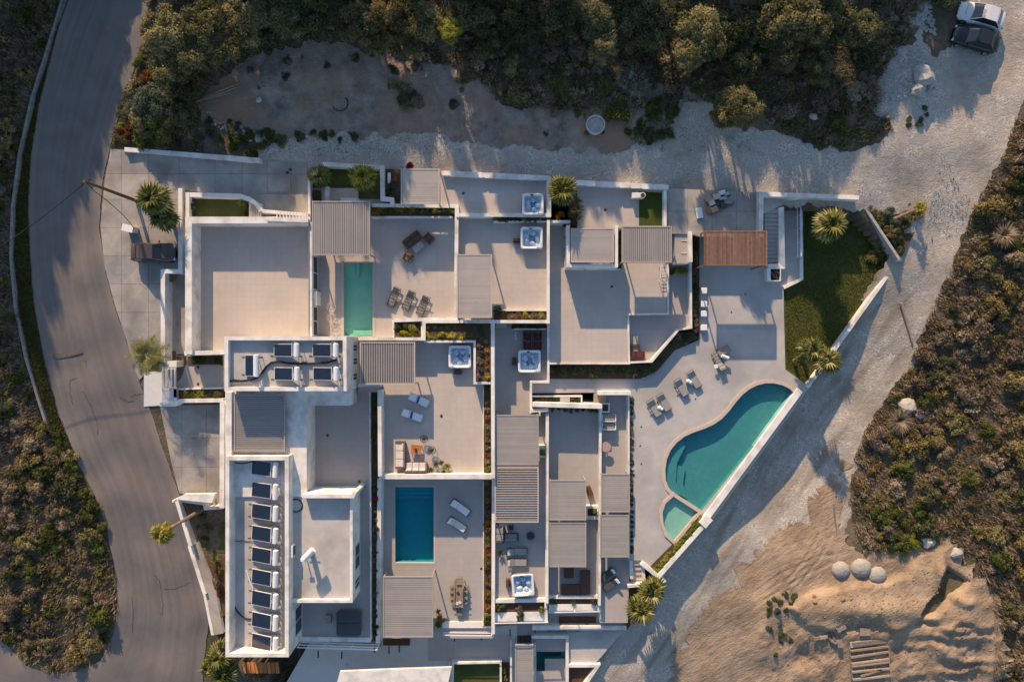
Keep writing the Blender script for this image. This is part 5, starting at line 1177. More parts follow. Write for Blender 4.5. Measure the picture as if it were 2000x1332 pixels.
wall(Gv, [(1072,1166),(1172,1166)], -2.8, -8, .3); soil(Gv, [(1074,1169),(1170,1169),(1170,1185),(1074,1185)], -3.1); MB().prism([W(x, y, -3.0) for x, y in [(1072,1180),(1172,1180),(1174,1192),(1072,1192)]], -8).build('white_ledge', WHITE, Gv)
railing('white rail fence under the brown corner bench', [(1072,1196),(1174,1194)], -3.9, 1.3, 2.4)
Hv = villa(1200, 900, -3.0, 'lowest villa strip with two louvred roofs beside the pool patio')
floor(Hv, [(1172,766),(1230,766),(1230,1094),(1226,1216),(1172,1216)], -3.1, top=TILEG)
wall(Hv, [(1168,768),(1232,768)], -1.5, -8, .34); wall(Hv, [(1228,772),(1229,1090)], -2.2, -8, .14, name='terrace_edge')
MB().prism([W(x, y, -2.4) for x, y in [(1174,787),(1191,787),(1191,806),(1174,806)]], -5).build('planter_box', WHITE, Hv); soil(Hv, [(1177,790),(1188,790),(1188,803),(1177,803)], -2.38)
pergola(1174, 925, 1230, 1000, -1.4, -3.1, 'x', .21, 'grey louvred pergola of the lowest strip, nearer the white armchairs', LOUV, tilt=4, wf=.92); pergola(1172, 1005, 1228, 1088, -1.5, -3.1, 'x', .21, 'grey louvred pergola of the lowest strip, nearer the two dark loungers', LOUV, tilt=4, wf=.92)
for y, l in ((816, 'white framed armchair on the lowest strip, nearer the planter box'), (832, 'white framed armchair on the lowest strip, nearer the round pink table')): sofa(1189, y, -3.1, 180, 1.4, .7, l, WMETAL, GREYF, 1, 'armchair')
t = thing('round_table', W(1183, 872, -2.6), 'round pinkish mosaic table on the lowest strip', 'table'); t.location.z = -3.1; MB().cyl((0, 0, .68), (0, 0, .72), .50, n=22).build('top', mat('pink_mosaic', (.32, .20, .19), (.46, .34, .32), 9, .8), t, False); MB().cyl((0, 0, 0), (0, 0, .68), .06).build('leg', DMETAL, t, False); MB().cyl((0, 0, 0), (0, 0, .04), .28, n=16).build('foot', DMETAL, t, False)
for x, y, l in ((1186, 1122, 'dark lounger with a white pillow below the lowest louvred roof, nearer that roof'), (1194, 1141, 'dark lounger with white pillow on the lowest strip, nearer the white rails')): lounger(x, y, -3.1, -38, l, DMETAL, DFAB, 'dark loungers on the lowest strip', L=1.75, head_pad=WFAB)
soil(Hv, [(1230,772),(1238,772),(1238,1090),(1230,1090)], -2.7)
RP = villa(1242, 1118, -3.0, 'beige stepped passage with white walls down to the lowest strip')
ystep(RP, 1232, 1256, 1094, 1142, -2.7, -3.3, 5, TILE); wall(RP, [(1233,1096),(1234,1130)], -2.4, -6, .30); wall(RP, [(1255,1098),(1259,1142),(1226,1145)], -2.5, -6, .28)
floor(RP, [(1224,1144),(1260,1144),(1250,1200),(1224,1230)], -3.6, top=SOIL, side=SOIL, name='palm_bed')
PTH = villa(1140, 756, -2.6, 'tiled path with a low white planter between the chamfered villa and narrow villa')
wall(PTH, [(1038,774),(1136,774),(1136,786)], -2.2, -5, .14); soil(PTH, [(1040,776),(1134,776),(1134,785),(1040,785)], -2.4); MB().prism([W(x, y, -2.15) for x, y in [(1094,776),(1113,776),(1113,785),(1094,785)]], -3).build('stone_box', TILEG, PTH)
MB().prism([W(x, y, -2.55) for x, y in [(1160,768),(1184,768),(1184,790),(1160,790)]], -3).build('wooden_step', OLDW, PTH)
soil(E, [(1074,713),(1228,713),(1274,711),(1322,650),(1362,646),(1362,662),(1318,684),(1284,724),(1250,740),(1074,740)], -2.5)
soil(E, [(1353,462),(1366,462),(1366,650),(1353,650)], -2.3)

# ---- the courtyard and pool house at the bottom
CY = villa(760, 1290, -4.8, 'pale plastered courtyard below the rail fences with a white awning')
floor(CY, [(520,1400),(600,1262),(745,1262),(745,1240),(1010,1220),(1010,1400)], -4.8, top=mat('pale_screed', (.62, .555, .50), (.70, .63, .57), .7, .85), side=WHITE, name='courtyard_floor')
floor(CY, [(836,1240),(1000,1240),(1000,1290),(836,1290)], -4.75, top=TILE, name='courtyard_floor')
MB().prism([W(x, y, -1.4) for x, y in [(664,1311),(760,1307),(882,1303),(876,1330),(872,1400),(640,1400)]], -1.7).build('awning', WHITE, CY)
for x, y in ((670, 1315), (876, 1308)): p = W(x, y, -3); MB().box((p.x, p.y, -3.2), (.15, .15, 3.1)).build('post', WHITE, CY)
wall(CY, [(882,1400),(884,1295),(978,1293),(978,1400)], -4.0, -6, .2); MB().prism([W(x, y, -4.7) for x, y in [(886,1297),(976,1297),(976,1400),(886,1400)]], -5.5).build('lawn', LAWN, CY)
soil(CY, [(980,1294),(996,1294),(996,1400),(980,1400)], -4.6); wall(CY, [(998,1250),(998,1400)], -4.2, -6, .2); soil(CY, [(748,1248),(800,1248),(800,1260),(748,1260)], -4.6)
for x, y in ((585,1276),(622,1278),(668,1280),(732,1268),(760,1270),(780,1268),(888,1246),(940,1244),(996,1236),(1045,1230),(1094,1222),(1146,1214)): 
    a = W(x, y, -4.0); MB().box((a.x, a.y + .1, -3.9), (.12, .7, .12)).build('bracket', DMETAL, CY)
SEp = villa(1060, 1290, -5.0, 'small pool house with an L shaped dark green pool')
PS = [(1048,1272),(1104,1272),(1104,1286),(1064,1286),(1064,1310),(1048,1310)]
floor(SEp, [(1004,1240),(1108,1240),(1108,1400),(1004,1400)], -5.0, top=TILEG, holes=[PS])
pool('L shaped dark green pool beside the blue shaded terrace', PS, -5.0, 1.2, mat('dark_green_mosaic', (.05, .24, .24), (.07, .28, .28), 5, .6), mwater('dark_green_water', (.5, .85, .8)), None)
wall(SEp, [(1038,1244),(1108,1244),(1108,1400)], -4.2, -7, .3); wall(SEp, [(1045,1258),(1045,1400)], -4.4, -7, .16)
for k in range(5): MB().prism([W(1008 + k * 6, 1241, -4.85 + .02 * k), W(1013.4 + k * 6, 1241, -4.85 + .02 * k), W(1013.4 + k * 6, 1255, -4.85 + .02 * k), W(1008 + k * 6, 1255, -4.85 + .02 * k)], -6).build('step', DMETAL, SEp)
pergola(1006, 1258, 1042, 1345, -3.2, -5.0, 'x', .2, 'grey louvred pergola of the small pool house', LOUV, tilt=4, wf=.92)
TR = villa(1160, 1260, -4.6, 'blue shaded concrete terrace narrowing to a point above the gravel road')
floor(TR, [(1108,1234),(1216,1234),(1160,1298),(1108,1298)], -4.6, top=PATIO); wall(TR, [(1040,1226),(1224,1226)], -3.6, -7, .42)
wall(TR, [(1108,1300),(1168,1300),(1138,1345)], -4.2, -7, .3); soil(TR, [(1110,1303),(1160,1303),(1130,1345),(1110,1345)], -4.8)
floor(TR, [(1068,1190),(1226,1190),(1226,1226),(1068,1226)], -4.3, top=TILEG); soil(TR, [(1092,1204),(1164,1204),(1164,1216),(1092,1216)], -4.2)
floor(TR, [(964,1218),(1070,1218),(1070,1260),(964,1260)], -4.9, top=TILEG, name='passage_floor')

# ---- west side below the driveway
WG = villa(400, 1080, -2, 'narrow planted strip with stepped white walls below the tall solar villa')
wall(WG, [(434,786),(433,992)], -.2, -4, .45); wall(WG, [(436,786),(442,786)], 0.2, -4, .3)
floor(WG, [(348,992),(440,992),(440,1248),(416,1236),(402,1150),(386,1100)], -2.35, top=SOIL, side=WHITE, name='planting_strip')
MB().prism([W(x, y, -2.25) for x, y in [(412,1004),(438,1004),(438,1080),(410,1078)]], -3).build('lawn', LAWN, WG)
MB().prism([W(x, y, .1) for x, y in [(343,975),(360,965),(420,964),(414,982)]], -.4).build('gate_canopy', WHITE, WG); wall(WG, [(345,976),(398,984)], -.3, -3, .25); wall(WG, [(398,984),(400,994),(434,992)], -.6, -3, .2)
for x, y in ((348, 974), (412, 978)): MB().box((*W(x, y, -1).to_2d(), -1.2), (.2, .2, 2.4)).build('gate_post', WHITE, WG)
wall(WG, [(345,978),(372,1066)], -1.2, -4, .36); wall(WG, [(370,1066),(400,1160)], -1.6, -4, .36); wall(WG, [(399,1158),(415,1240)], -2.1, -4, .26)
floor(WG, [(372,1066),(386,1060),(422,1160),(436,1236),(418,1240),(402,1160)], -1.9, top=CONC, name='white_ledge')
for k in range(9):
    x = 476 + k * 8; MB_ = None
t = thing('timber_deck', W(508, 1303, -3.6), 'orange stained wooden slat deck below the tall solar villa', 'deck')
for k in range(9): p = W(478 + k * 8, 1303, -3.6); MB().box((p.x - t.location.x, 0, .05), (.34, 1.1, .05), .12).build('plank', ORANGE, t, False)
for s in (-1, 1): MB().box((0, s * .42, -.02), (3.4, .1, .08)).build('joist', DWOOD, t, False)
# ================================================================== planted beds
J = lambda a: R.uniform(-a, a)
plants([(728 + k * 11, 411 + J(3), .42 + J(.1), R.choice(['green','bluegreen','lime','orange']), R.choice('bbs')) for k in range(15)], -.1, 'leafy plant in the bed above the green pool terrace', 'plants of the bed above the green pool')
plants([(776,640,.55,'green','b'),(792,636,.55,'green','b'),(806,640,.6,'lime','b'),(790,652,.5,'yellow','b'),(814,653,.5,'ochre','b'),(777,654,.4,'ochre','b'),(803,653,.45,'yellow','b')], -.15, 'shrub in the square planter by the green pool', 'shrubs of the square planter')
plants([(836 + k * 13, 638 + J(2), .36, 'green', 's') for k in range(9)], .05, 'tuft in the back row above the tucked hot tub', 'green tufts above the tucked hot tub', hz=.8)
plants([(834,656,.42,'yellow','b'),(847,657,.42,'lime','s'),(862,655,.45,'yellow','b'),(876,656,.38,'yellow','b'),(884,655,.5,'yellow','s'),(902,657,.42,'yellow','s'),(918,656,.4,'lime','b')], .05, 'plant in the front row above the tucked hot tub', 'yellow plants above the tucked hot tub')
plants([(938,656,.5,'bluegreen','b'),(936,676,.42,'grey','b'),(938,690,.42,'bluegreen','b'),(936,706,.45,'grey','b'),(938,722,.38,'bluegreen','b'),(935,737,.42,'grey','b'),(951,684,.38,'orange','s'),(952,700,.38,'orange','s'),(951,715,.36,'orange','s'),(952,734,.45,'yellow','s'),(949,667,.34,'ochre','s')], .05, 'plant in the bed beside the tucked hot tub', 'plants beside the tucked hot tub')
plants([(952, 758 + k * 14.5 + J(3), .40 + J(.07), ['dark','green','ochre','ochre','orange','lime','green','ochre','ochre','orange','ochre','lime'][k], R.choice('bbs')) for k in range(12)], -.9, 'plant in the slim bed beside the sofa terrace', 'plants of the sofa terrace bed')
plants([(952, 946 + k * 15 + J(3), .42 + J(.07), ['ochre','dark','orange','dark','dark','orange','dark','green','ochre','orange','green','dark','dark','bluegreen','orange','green','orange','lime','green'][k], R.choice('bbs')) for k in range(19)], -2.7, 'plant in the slim bed beside the teal pool', 'plants of the teal pool bed')
plants([(732 + J(1.5), 772 + k * 15.5 + J(4), .38 + J(.1), R.choice(['dark','dark','green','bluegreen','grey']), R.choice('bs')) for k in range(31)], -1.7, 'plant in the strip beside the tall solar villa', 'plants of the shaded strip')
plants([(732,973,.34,'crimson','b')], -1.5, 'red flowering plant in the shaded strip beside the teal pool', None)
plants([(972,604,.55,'bluegreen','b'),(985,613,.45,'green','b'),(1000,616,.35,'ochre','s'),(1012,614,.35,'ochre','t'),(1027,615,.5,'yellow','b'),(1043,615,.35,'ochre','t'),(1057,615,.45,'lime','s')], -.35, 'plant in the planter under the long beige louvres', 'plants under the long beige louvres')
plants([(968 + k * 9.5, 428 + J(2), .34, R.choice(['dark','green','yellow','lime']), 'b') for k in range(10)], -.2, 'shrub in the slot planter between the upper hot tubs', 'plants between the upper hot tubs')
plants([(1003 + k * 8, 637, .28, R.choice(['dark','green']), 'b') for k in range(8)], -1.95, 'plant in the slot planter above the dark seat blocks', 'plants above the dark seat blocks')
plants([(1108 + J(1), 452 + k * 12, .36, R.choice(['red','brown','red','green']), 'b') for k in range(6)] + [(1112 + k * 11, 520 + J(1), .34, R.choice(['red','red','brown','lime','green']), 'b') for k in range(9)], -1.4, 'leaved plant in the bed round the walled beige louvres', 'dark red plants')
plants([(1210 + J(1), 452 + k * 10, .36, R.choice(['green','bluegreen']), 'b') for k in range(7)], -1.4, 'hedge plant between walled louvres and grey louvres', 'hedge between two pergolas')
plants([(1127,392,.8,'dark','s'),(1130,408,.9,'dark','s'),(1126,424,.8,'dark','s'),(1118,418,.6,'green','b'),(1095,420,.5,'orange','b')], -.3, 'big leaved plant beside the lane side fan palm', 'plants of the lane side planter')
plants([(1330,528,.5,'yellow','b'),(1339,529,.45,'yellow','b'),(1323,529,.45,'yellow','b')], -2.3, 'shrub at the end of the narrow walkway', 'yellow shrubs of the walkway'); plants([(1311,531,.6,'dark','b')], -2.3, 'dark green shrub at the grey louvre corner of the chamfered terrace', None)
plants([(1359.5, 466 + k * 9.5 + J(2), .36, R.choice(['brown','red','dark','dark']), 'b') for k in range(20)], -2.2, 'low plant in the slim bed behind the white stools', 'plants behind the white stools')
plants([(1078 + k * 11.5, 724 + J(5), .62 + J(.12), R.choice(['dark','dark','green','bluegreen']), R.choice('bss')) for k in range(18)] + [(1290,700,.6,'dark','s'),(1278,712,.6,'dark','b'),(1310,672,.55,'green','b'),(1325,658,.5,'olive','s'),(1340,655,.5,'dark','b'),(1355,655,.5,'dark','b')], -2.45, 'big leaved plant in the bed under the chamfered villa', 'plants under the chamfered villa')
plants([(1044 + k * 8, 781, .3, 'dark', 'b') for k in range(6)] + [(1117 + k * 7, 781, .28, 'dark', 'b') for k in range(3)], -2.35, 'low plant in the white path planter', 'plants of the path planter')
plants([(1080 + k * 12, 800 + J(2), .34, R.choice(['dark','green','ochre']), 'b') for k in range(8)], -3.1, 'trailing plant under the end wall of the narrow villa', 'plants at the bright end wall')
plants([(1234, 778 + k * 10 + J(2), .30, R.choice(['green','green','dark','olive']), 'b') for k in range(31)], -2.6, 'hedge plant between the lowest strip and pool patio', 'hedge of the lowest strip', hz=.9)
plants([(1061,883,.34,'lime','b')], -1.5, 'lime shrub in the small white planter by the smooth louvres', None); plants([(1154,1000,.36,'green','b'),(1163,1000,.34,'lime','b')], -2.4, 'shrub in the narrow villa planter box', 'shrubs in the narrow villa planter'); plants([(1182,796,.3,'dark','b')], -2.3, 'dark shrub in the white planter box of the lowest strip', None)
plants([(976,1187,.6,'green','b'),(1014,1190,.45,'brown','b'),(1060,1190,.6,'lime','b'),(1015,1206,.5,'green','b')], -2.2, 'shrub in the end planter below the askew hot tub', 'shrubs of the end planter'); plants([(1080,1174,.5,'dark','b'),(1120,1176,.45,'dark','s'),(1160,1175,.55,'dark','b')], -3.0, 'shrub in the end planter of the narrow villa', 'shrubs of the narrow end planter')
plants([(372,404,.7,'bluegreen','b'),(376,392,.5,'bluegreen','s'),(376,418,.5,'dark','b'),(472,395,.7,'lime','s'),(480,404,.55,'ochre','b'),(478,420,.4,'green','b')], -.25, 'leafy shrub edging the small sunken lawn', 'shrubs of the small sunken lawn')
plants([(378,703,.6,'dark','b'),(392,704,.55,'green','b'),(414,703,.5,'dark','b'),(427,704,.6,'green','b')], -.95, 'mound in the bed behind the big plain roof', 'mounds behind the plain roof'); plants([(362,773,.5,'lime','b'),(376,771,.5,'lime','s'),(390,769,.62,'lime','s'),(404,772,.45,'dark','b'),(424,771,.5,'dark','b')], -.7, 'lush shrub in the planter above the slab driveway', 'shrubs above the slab driveway')
plants([(763,362,.55,'bluegreen','s'),(770,380,.6,'bluegreen','s'),(772,350,.4,'orange','s'),(758,372,.5,'dark','b')], -.1, 'agave like plant beside the crimson rimmed pergola', 'agaves beside the pergola'); plants([(614,380,.45,'brown','b')], -.25, 'dry brown plant under the yucca', None)
t = W(800, 326, 1.2); bush(t, .55, 'crimson', 'crimson bougainvillea at the rim of the beige lane pergola', None, 'bougainvillea', None, 'plant')
plants([(395,1008,.6,'dark','b'),(405,1030,.6,'dark','s'),(400,1055,.6,'green','b'),(420,1093,.6,'lime','s'),(426,1115,.55,'green','b'),(420,1140,.6,'brown','b'),(430,1160,.45,'red','b'),(392,1025,.5,'brown','b'),(432,1200,.4,'brown','b')], -2.25, 'shrub in the planted strip below the solar villa', 'shrubs of the planted strip')
plants([(986,1310,.4,'lime','b'),(988,1325,.4,'olive','b')], -4.5, 'shrub in the slot beside the courtyard lawn', 'shrubs of the courtyard slot')

# ---- palms
palm(302, 390, 1.75, -.1, 2.6, 'broad fan palm clump between the forecourt pole and the small sunken lawn', 34); palm(318, 425, 1.4, -.1, 1.8, 'lower fan palm crown leaning over the forecourt below the broad palm clump', 24)
palm(625, 345, 1.15, -.3, 1.6, 'grey green yucca palm in the lawn court', 30, 'palm'); palm(709, 345, 1.35, -.3, 1.7, 'yellowish fan palm in the lawn court', 28, 'palmy')
palm(1099, 373, 1.5, -.3, 2.2, 'tall green fan palm in the lane side planter', 28); palm(1620, 440, 1.75, -2.9, 4.0, 'round fan palm standing alone on the lawn', 34)
palm(1585, 683, 1.35, -2.9, 2.6, 'fan palm crown at the low end of the lawn, nearer the patio', 24); palm(1613, 704, 1.45, -2.9, 3.0, 'fan palm crown at the low end of the lawn, nearer the gravel road', 26, base=(1590, 735)); palm(1560, 705, .7, -2.9, 1.2, 'small young palm beside the two low lawn palms', 14)
palm(290, 694, 2.1, -.8, 2.8, 'feather palm beside the white ramp on the road edge', 20, 'palm', 'feather'); palm(318, 1040, 1.1, -2.3, 6.6, 'slim palm leaning out over the road on a long bare trunk', 14, 'palmy', base=(400, 992))
palm(432, 1278, 1.5, -3.3, 2.2, 'fan palm at the corner of the tall solar villa, nearer its parapet', 26); palm(438, 1312, 1.6, -3.5, 2.0, 'fan palm at the bottom edge beside the orange deck', 26); palm(412, 1300, 1.1, -3.5, 1.4, 'small fan palm between the road and the orange deck', 18)
palm(1272, 1152, 1.45, -3.9, 2.2, 'fan palm beside the beige stepped passage', 26); palm(1252, 1187, 1.55, -3.9, 2.6, 'fan palm below the beige stepped passage', 28, base=(1234, 1215))
palm(1797, 406, .75, -1.5, 1.4, 'dry palm with a bare slanting trunk in the wild corner garden', 12, 'palmy', base=(1733, 434))
bush(tp(300, 340), .01, 'green', None, None) if False else None

# ================================================================== cars
def car(px, py, ang, paint, label, L=4.35, wd=1.80, hh=1.48, zo=.1):
    g = tp(px, py); c = W(px, py, g.z + 1.0); t = thing('parked_car', (c.x, c.y, float(tz(c.x, c.y)) + zo), label, 'car', 'parked cars', -math.radians(ang))
    pm = mat('paint_' + '_'.join(str(int(v * 100)) for v in paint), paint, rough=.25, spec=.6)
    st = [(-.50, .50, .50, .62), (-.492, .66, .42, .78), (-.470, .82, .36, .88), (-.43, .92, .30, .93), (-.36, .97, .24, .96), (-.22, 1, .21, .98), (0, 1, .20, .97), (.16, 1, .20, .96), (.28, .985, .22, .91), (.37, .95, .26, .84), (.43, .88, .32, .77), (.47, .76, .38, .70), (.492, .58, .46, .62), (.50, .42, .50, .57)]
    mb = MB(); rings = []
    for x, wf, z0, z1 in st:
        h = wd / 2 * wf; rings.append([(x * L, -h * .92, z0), (x * L, -h, z0 + .12), (x * L, -h * 1.0, z1 - .18), (x * L, -h * .93, z1 - .03), (x * L, -h * .6, z1 + .03), (x * L, 0, z1 + .05), (x * L, h * .6, z1 + .03), (x * L, h * .93, z1 - .03), (x * L, h, z1 - .18), (x * L, h, z0 + .12), (x * L, h * .92, z0), (x * L, 0, z0)])
    loft(mb, rings); mb.f += [tuple(range(11, -1, -1)), tuple(range(len(mb.v) - 12, len(mb.v)))]; mb.mi += [0, 0]
    mb.build('body', pm, t, False, smooth=True)
    cab = MB(); rr = []
    for x, wf, z in ((-.40, .72, .90), (-.33, .76, 1.22), (-.24, .76, hh - .04), (-.05, .78, hh), (.06, .76, hh - .04), (.24, .80, .92)):
        h = wd / 2; rr.append([(x * L, -h * .93, .88), (x * L, -h * (.93 + (wf - .93) * min(1, (z - .88) / .55)), z - .04 if z > 1 else z), (x * L, -h * wf * .7, z), (x * L, h * wf * .7, z), (x * L, h * (.93 + (wf - .93) * min(1, (z - .88) / .55)), z - .04 if z > 1 else z), (x * L, h * .93, .88)])
    loft(cab, rr); cab.build('window_glass', GLASSD, t, False)
    rf = MB(); h = wd / 2
    rf.prism([(-.29 * L, -h * .62, hh - .10), (-.25 * L, -h * .72, hh - .02), (-.06 * L, -h * .76, hh + .03), (.06 * L, -h * .72, hh - .01), (.075 * L, -h * .5, hh - .04), (.075 * L, h * .5, hh - .04), (.06 * L, h * .72, hh - .01), (-.06 * L, h * .76, hh + .03), (-.25 * L, h * .72, hh - .02), (-.29 * L, h * .62, hh - .10)], 0, dz=.03); rf.build('roof', pm, t, False)
    for s in (-1, 1):
        MB().tube([(.235 * L, s * h * .86, .94), (.06 * L, s * h * .735, hh - .03)], .045).build('pillar', pm, t, False); MB().tube([(-.39 * L, s * h * .82, .94), (-.26 * L, s * h * .73, hh - .05)], .05).build('pillar', pm, t, False)
        MB().box((.17 * L, s * (h + .10), .96), (.14, .2, .12)).build('mirror', pm, t, False, bevel=.03)
        MB().box((.468 * L, s * h * .62, .64), (.16, .34, .12), -s * .35).build('headlight', mat('lamp_lens', (.6, .62, .65), rough=.1, spec=.8), t, False); MB().box((-.482 * L, s * h * .66, .74), (.07, .24, .12), s * .35).build('tail_light', mat('red_lens', (.10, .008, .008), rough=.2), t, False)
        for x in (-.31, .31):
            wl = MB().cyl((x * L, s * (h - .2), .32), (x * L, s * (h + .005), .32), .33, n=18).build('wheel', RUBBER, t, False); MB().cyl((x * L, s * (h + .0), .32), (x * L, s * (h + .012), .32), .2, n=12).build('rim', STEEL, wl, False)
    MB().box((.36 * L, 0, .905), (.02, wd * .62, .012)).build('bonnet_edge', RUBBER, t, False); return t
car(297, 493, 0, (.085, .062, .052), 'dark brown car parked on the concrete forecourt', L=4.2)
car(1921, 28, 197, (.62, .62, .64), 'white car parked at the top end of the gravel lane'); car(1910, 74, 196, (.018, .02, .024), 'black car parked next to the white car on the gravel lane')

# ---- pole, cables, meter box
g = tp(268, 393); t = thing('utility_pole', g, 'brown wooden utility pole rising beside the forecourt fan palm', 'utility pole')
MB().cyl((0, 0, -.3), (0, 0, 8.1), .17, .12, 12).build('shaft', mat('pole_wood', (.10, .06, .04), (.16, .10, .07), 6, .9), t, False); MB().box((0, 0, 7.8), (.9, .1, .1), .4).build('crossarm', DMETAL, t, False)
for s in (-1, 1): MB().cyl((s * .4, s * .16, 7.85), (s * .4, s * .16, 8.05), .05).build('insulator', DMETAL, t, False)
tv = g + Vector((0, 0, 7.85)); mbx = tp(262, 448, 1.2)
def sag(a, b, s, n=14): return [a.lerp(b, k / n) - Vector((0, 0, s * 4 * (k / n) * (1 - k / n))) for k in range(n + 1)]
b = W(-60, 520, 5.5)
tag(MB().tube(sag(tv, b, .5), .035).build('power_cable', RUBBER), 'black power cable running from the pole over the road', 'cable'); tag(MB().tube([tv] + sag(tv + Vector((.3, -.6, -.6)), mbx, .9), .03).build('service_cable', RUBBER), 'black service cable dropping from the pole to the white meter cabinet', 'cable')
t = thing('meter_cabinet', tp(263, 450), 'white electric meter cabinet standing on the forecourt', 'cabinet'); MB().box((0, 0, .6), (.95, .55, 1.2), -.25).build('case', WMETAL, t, False, bevel=.02); MB().box((0, 0, 1.22), (1.05, .65, .06), -.25).build('lid', WMETAL, t, False); MB().box((-.05, -.29, .6), (.8, .02, 1.0), -.25).build('door', STEEL, t, False)

# ---- loungers and frames by the curved pool
for x, y, l in ((1278, 797, 'grey framed lounger by the pool patio hedge, first of the pair farther from the lawn'), (1297, 786, 'grey framed lounger of the farther pair, beside the white cushions'), (1331, 757, 'grey framed lounger of the middle pair on the pool patio, hedge side'), (1356, 741, 'grey framed lounger of the middle pair on the pool patio, lawn side')):
    lounger(x, y, -2.6, 238, l, mat('grey_frame', (.16, .155, .15), rough=.6), GREYF, 'grey loungers on the pool patio', L=1.85, wd=.72)
for x, y, l in ((1289, 797, 'small white cushion pile between the farther pair of grey loungers'), (1345, 745, 'small white cushion pile between the middle pair of grey loungers')):
    c = W(x, y, -2.3); t = thing('cushion', (c.x, c.y, -2.6), l, 'cushion', 'white cushions on the patio'); MB().box((0, 0, .22), (.42, .42, .4)).build('side_table', GREYF, t, False); MB().dome((-.08, .05, .42), .22, .2, .16).build('pillow', WFAB, t, False, smooth=True); MB().dome((.14, -.08, .42), .19, .17, .14).build('pillow', WFAB, t, False, smooth=True)
lounger(1404, 705, -2.6, 65, 'bare metal lounger frame with rattan slats near the patio middle', mat('rattan_frame', (.24, .19, .16), rough=.8), GREYF, 'bare frames on the patio', cage=True); lounger(1413, 686, -2.6, 150, 'bare metal chair frame with a white bolster near the patio middle', mat('rattan_frame', (.24, .19, .16), rough=.8), GREYF, 'bare frames on the patio', L=1.3, cage=True)
c = W(1415, 697, -2.2); tag(MB().cyl((c.x - .35, c.y + .12, -2.0), (c.x + .35, c.y - .12, -2.0), .17, .15, 14).build('bolster', WFAB, smooth=False), 'white bolster resting on the bare metal chair frame', 'cushion'); c = W(1398, 716, -2.2); tag(MB().box((c.x, c.y, -2.1), (.4, .4, .14), .3).build('cushion', WFAB, bevel=.05), 'white square cushion at the foot of the rattan slat frame', 'cushion')
for k, (x, y) in enumerate([(1340, 671), (1250, 870), (1252, 905), (1358, 779), (1455, 575), (1428, 610), (1252, 833)]): tag(MB().cyl(W(x, y, -2.6), W(x, y, -2.57), .10, n=12).build('floor_drain', DMETAL), 'small dark round drain set in the pool patio', 'drain', 'drains of the pool patio')
t = thing('planter_pot', W(1338, 671, -2.6), 'small dark cube pot standing at the corner of the chamfered bed', 'pot'); MB().box((0, 0, .2), (.35, .35, .4), .7).build('body', DMETAL, t, False); MB().box((0, 0, .41), (.28, .28, .02), .7).build('soil', SOIL, t, False)

# ---- green pool terrace furniture
BR = mat('brown_rattan', (.20, .095, .05), (.28, .14, .08), 8, .8)
sofa(805, 468, -.7, -38, 1.9, .85, 'brown rattan sofa in the shade on the green pool terrace', BR, mat('brown_cushion', (.13, .075, .05), (.17, .10, .07), 5, .95), 2)
sofa(837, 466, -.7, -138, .9, .85, 'brown rattan armchair on the far corner of the green pool terrace seating', BR, mat('brown_cushion', (.13, .075, .05)), 1, 'armchair'); sofa(797, 502, -.7, 25, .85, .8, 'brown rattan armchair at the edge of the shade on the green pool terrace', BR, TEAK, 1, 'armchair'); table(817, 483, -.7, -38, 1.05, .65, 'pale low slatted table between the brown rattan seats', mat('pale_table', (.40, .37, .35), rough=.6), slats=6)
for x, y, l in ((769, 580, 'first of three black strapped loungers, nearest the green pool'), (798, 587, 'middle one of three black strapped loungers beside the green pool'), (826, 597, 'last of three black strapped loungers, farthest from the green pool')): lounger(x, y, -.7, 293, l, DMETAL, mat('grey_sling', (.23, .21, .19), rough=.9), 'black strapped loungers', cage=True, L=1.9, wd=.7)
for y, l in ((600, 'round white wire chair beside the green pool, nearer the louvred roof'), (621, 'round white wire chair beside the green pool, nearer the solar block')):
    c = W(649, y, -.4); t = thing('wire_chair', (c.x, c.y, -.7), l, 'chair', 'round white wire chairs')
    mb = MB(); wirem = mat('cream_wire', (.55, .50, .46), rough=.5)
    for r_, z in ((.44, .62), (.36, .45), (.22, .36)): mb.tube([(r_ * math.cos(2 * PI * k / 16), r_ * math.sin(2 * PI * k / 16), z) for k in range(17)], .018, 5)
    mb.build('seat_ring', wirem, t, False)
    for k in range(4): MB().cyl((.3 * math.cos(k * PI / 2 + .4), .3 * math.sin(k * PI / 2 + .4), 0), (.4 * math.cos(k * PI / 2 + .4), .4 * math.sin(k * PI / 2 + .4), .6), .018, n=6).build('leg', wirem, t, False)

# ---- parking bay heap and board
t = thing('rubbish_pallet', W(1404, 394, -.15), 'heap of cartons and scrap on a pallet in the parking bay', 'rubbish heap'); t.rotation_euler = (0, 0, .45)
for k in range(6): MB().box((0, -.75 + k * .3, .12), (2.5, .22, .04)).build('pallet_board', OLDW, t, False)
for k in range(3): MB().box((-1.1 + k * 1.1, 0, .05), (.1, 1.7, .1)).build('pallet_runner', OLDW, t, False)
CARD = mat('cardboard', (.38, .24, .14), (.48, .32, .2), 3, .9)
for dx, dy, sx, sy, h, m in ((-.9, -.5, .6, .5, .5, CARD), (-.8, .2, .5, .55, .4, CREAM), (-.95, .65, .55, .4, .6, CARD), (-.2, .5, .7, .5, .5, COPE), (.5, .6, .6, .4, .35, WFAB), (.1, -.5, .5, .4, .3, DFAB), (.7, -.3, .8, .6, .25, GREYF), (.8, .3, .5, .3, .5, STONEG), (-.3, -.1, .5, .4, .25, DFAB), (-1.3, -.3, .35, .6, .3, TEAK), (.3, .1, .7, .25, .45, STONEG)):
    MB().box((dx, dy, .15 + h / 2), (sx, sy, h), R.uniform(-.5, .5)).build('carton', m, t, False)
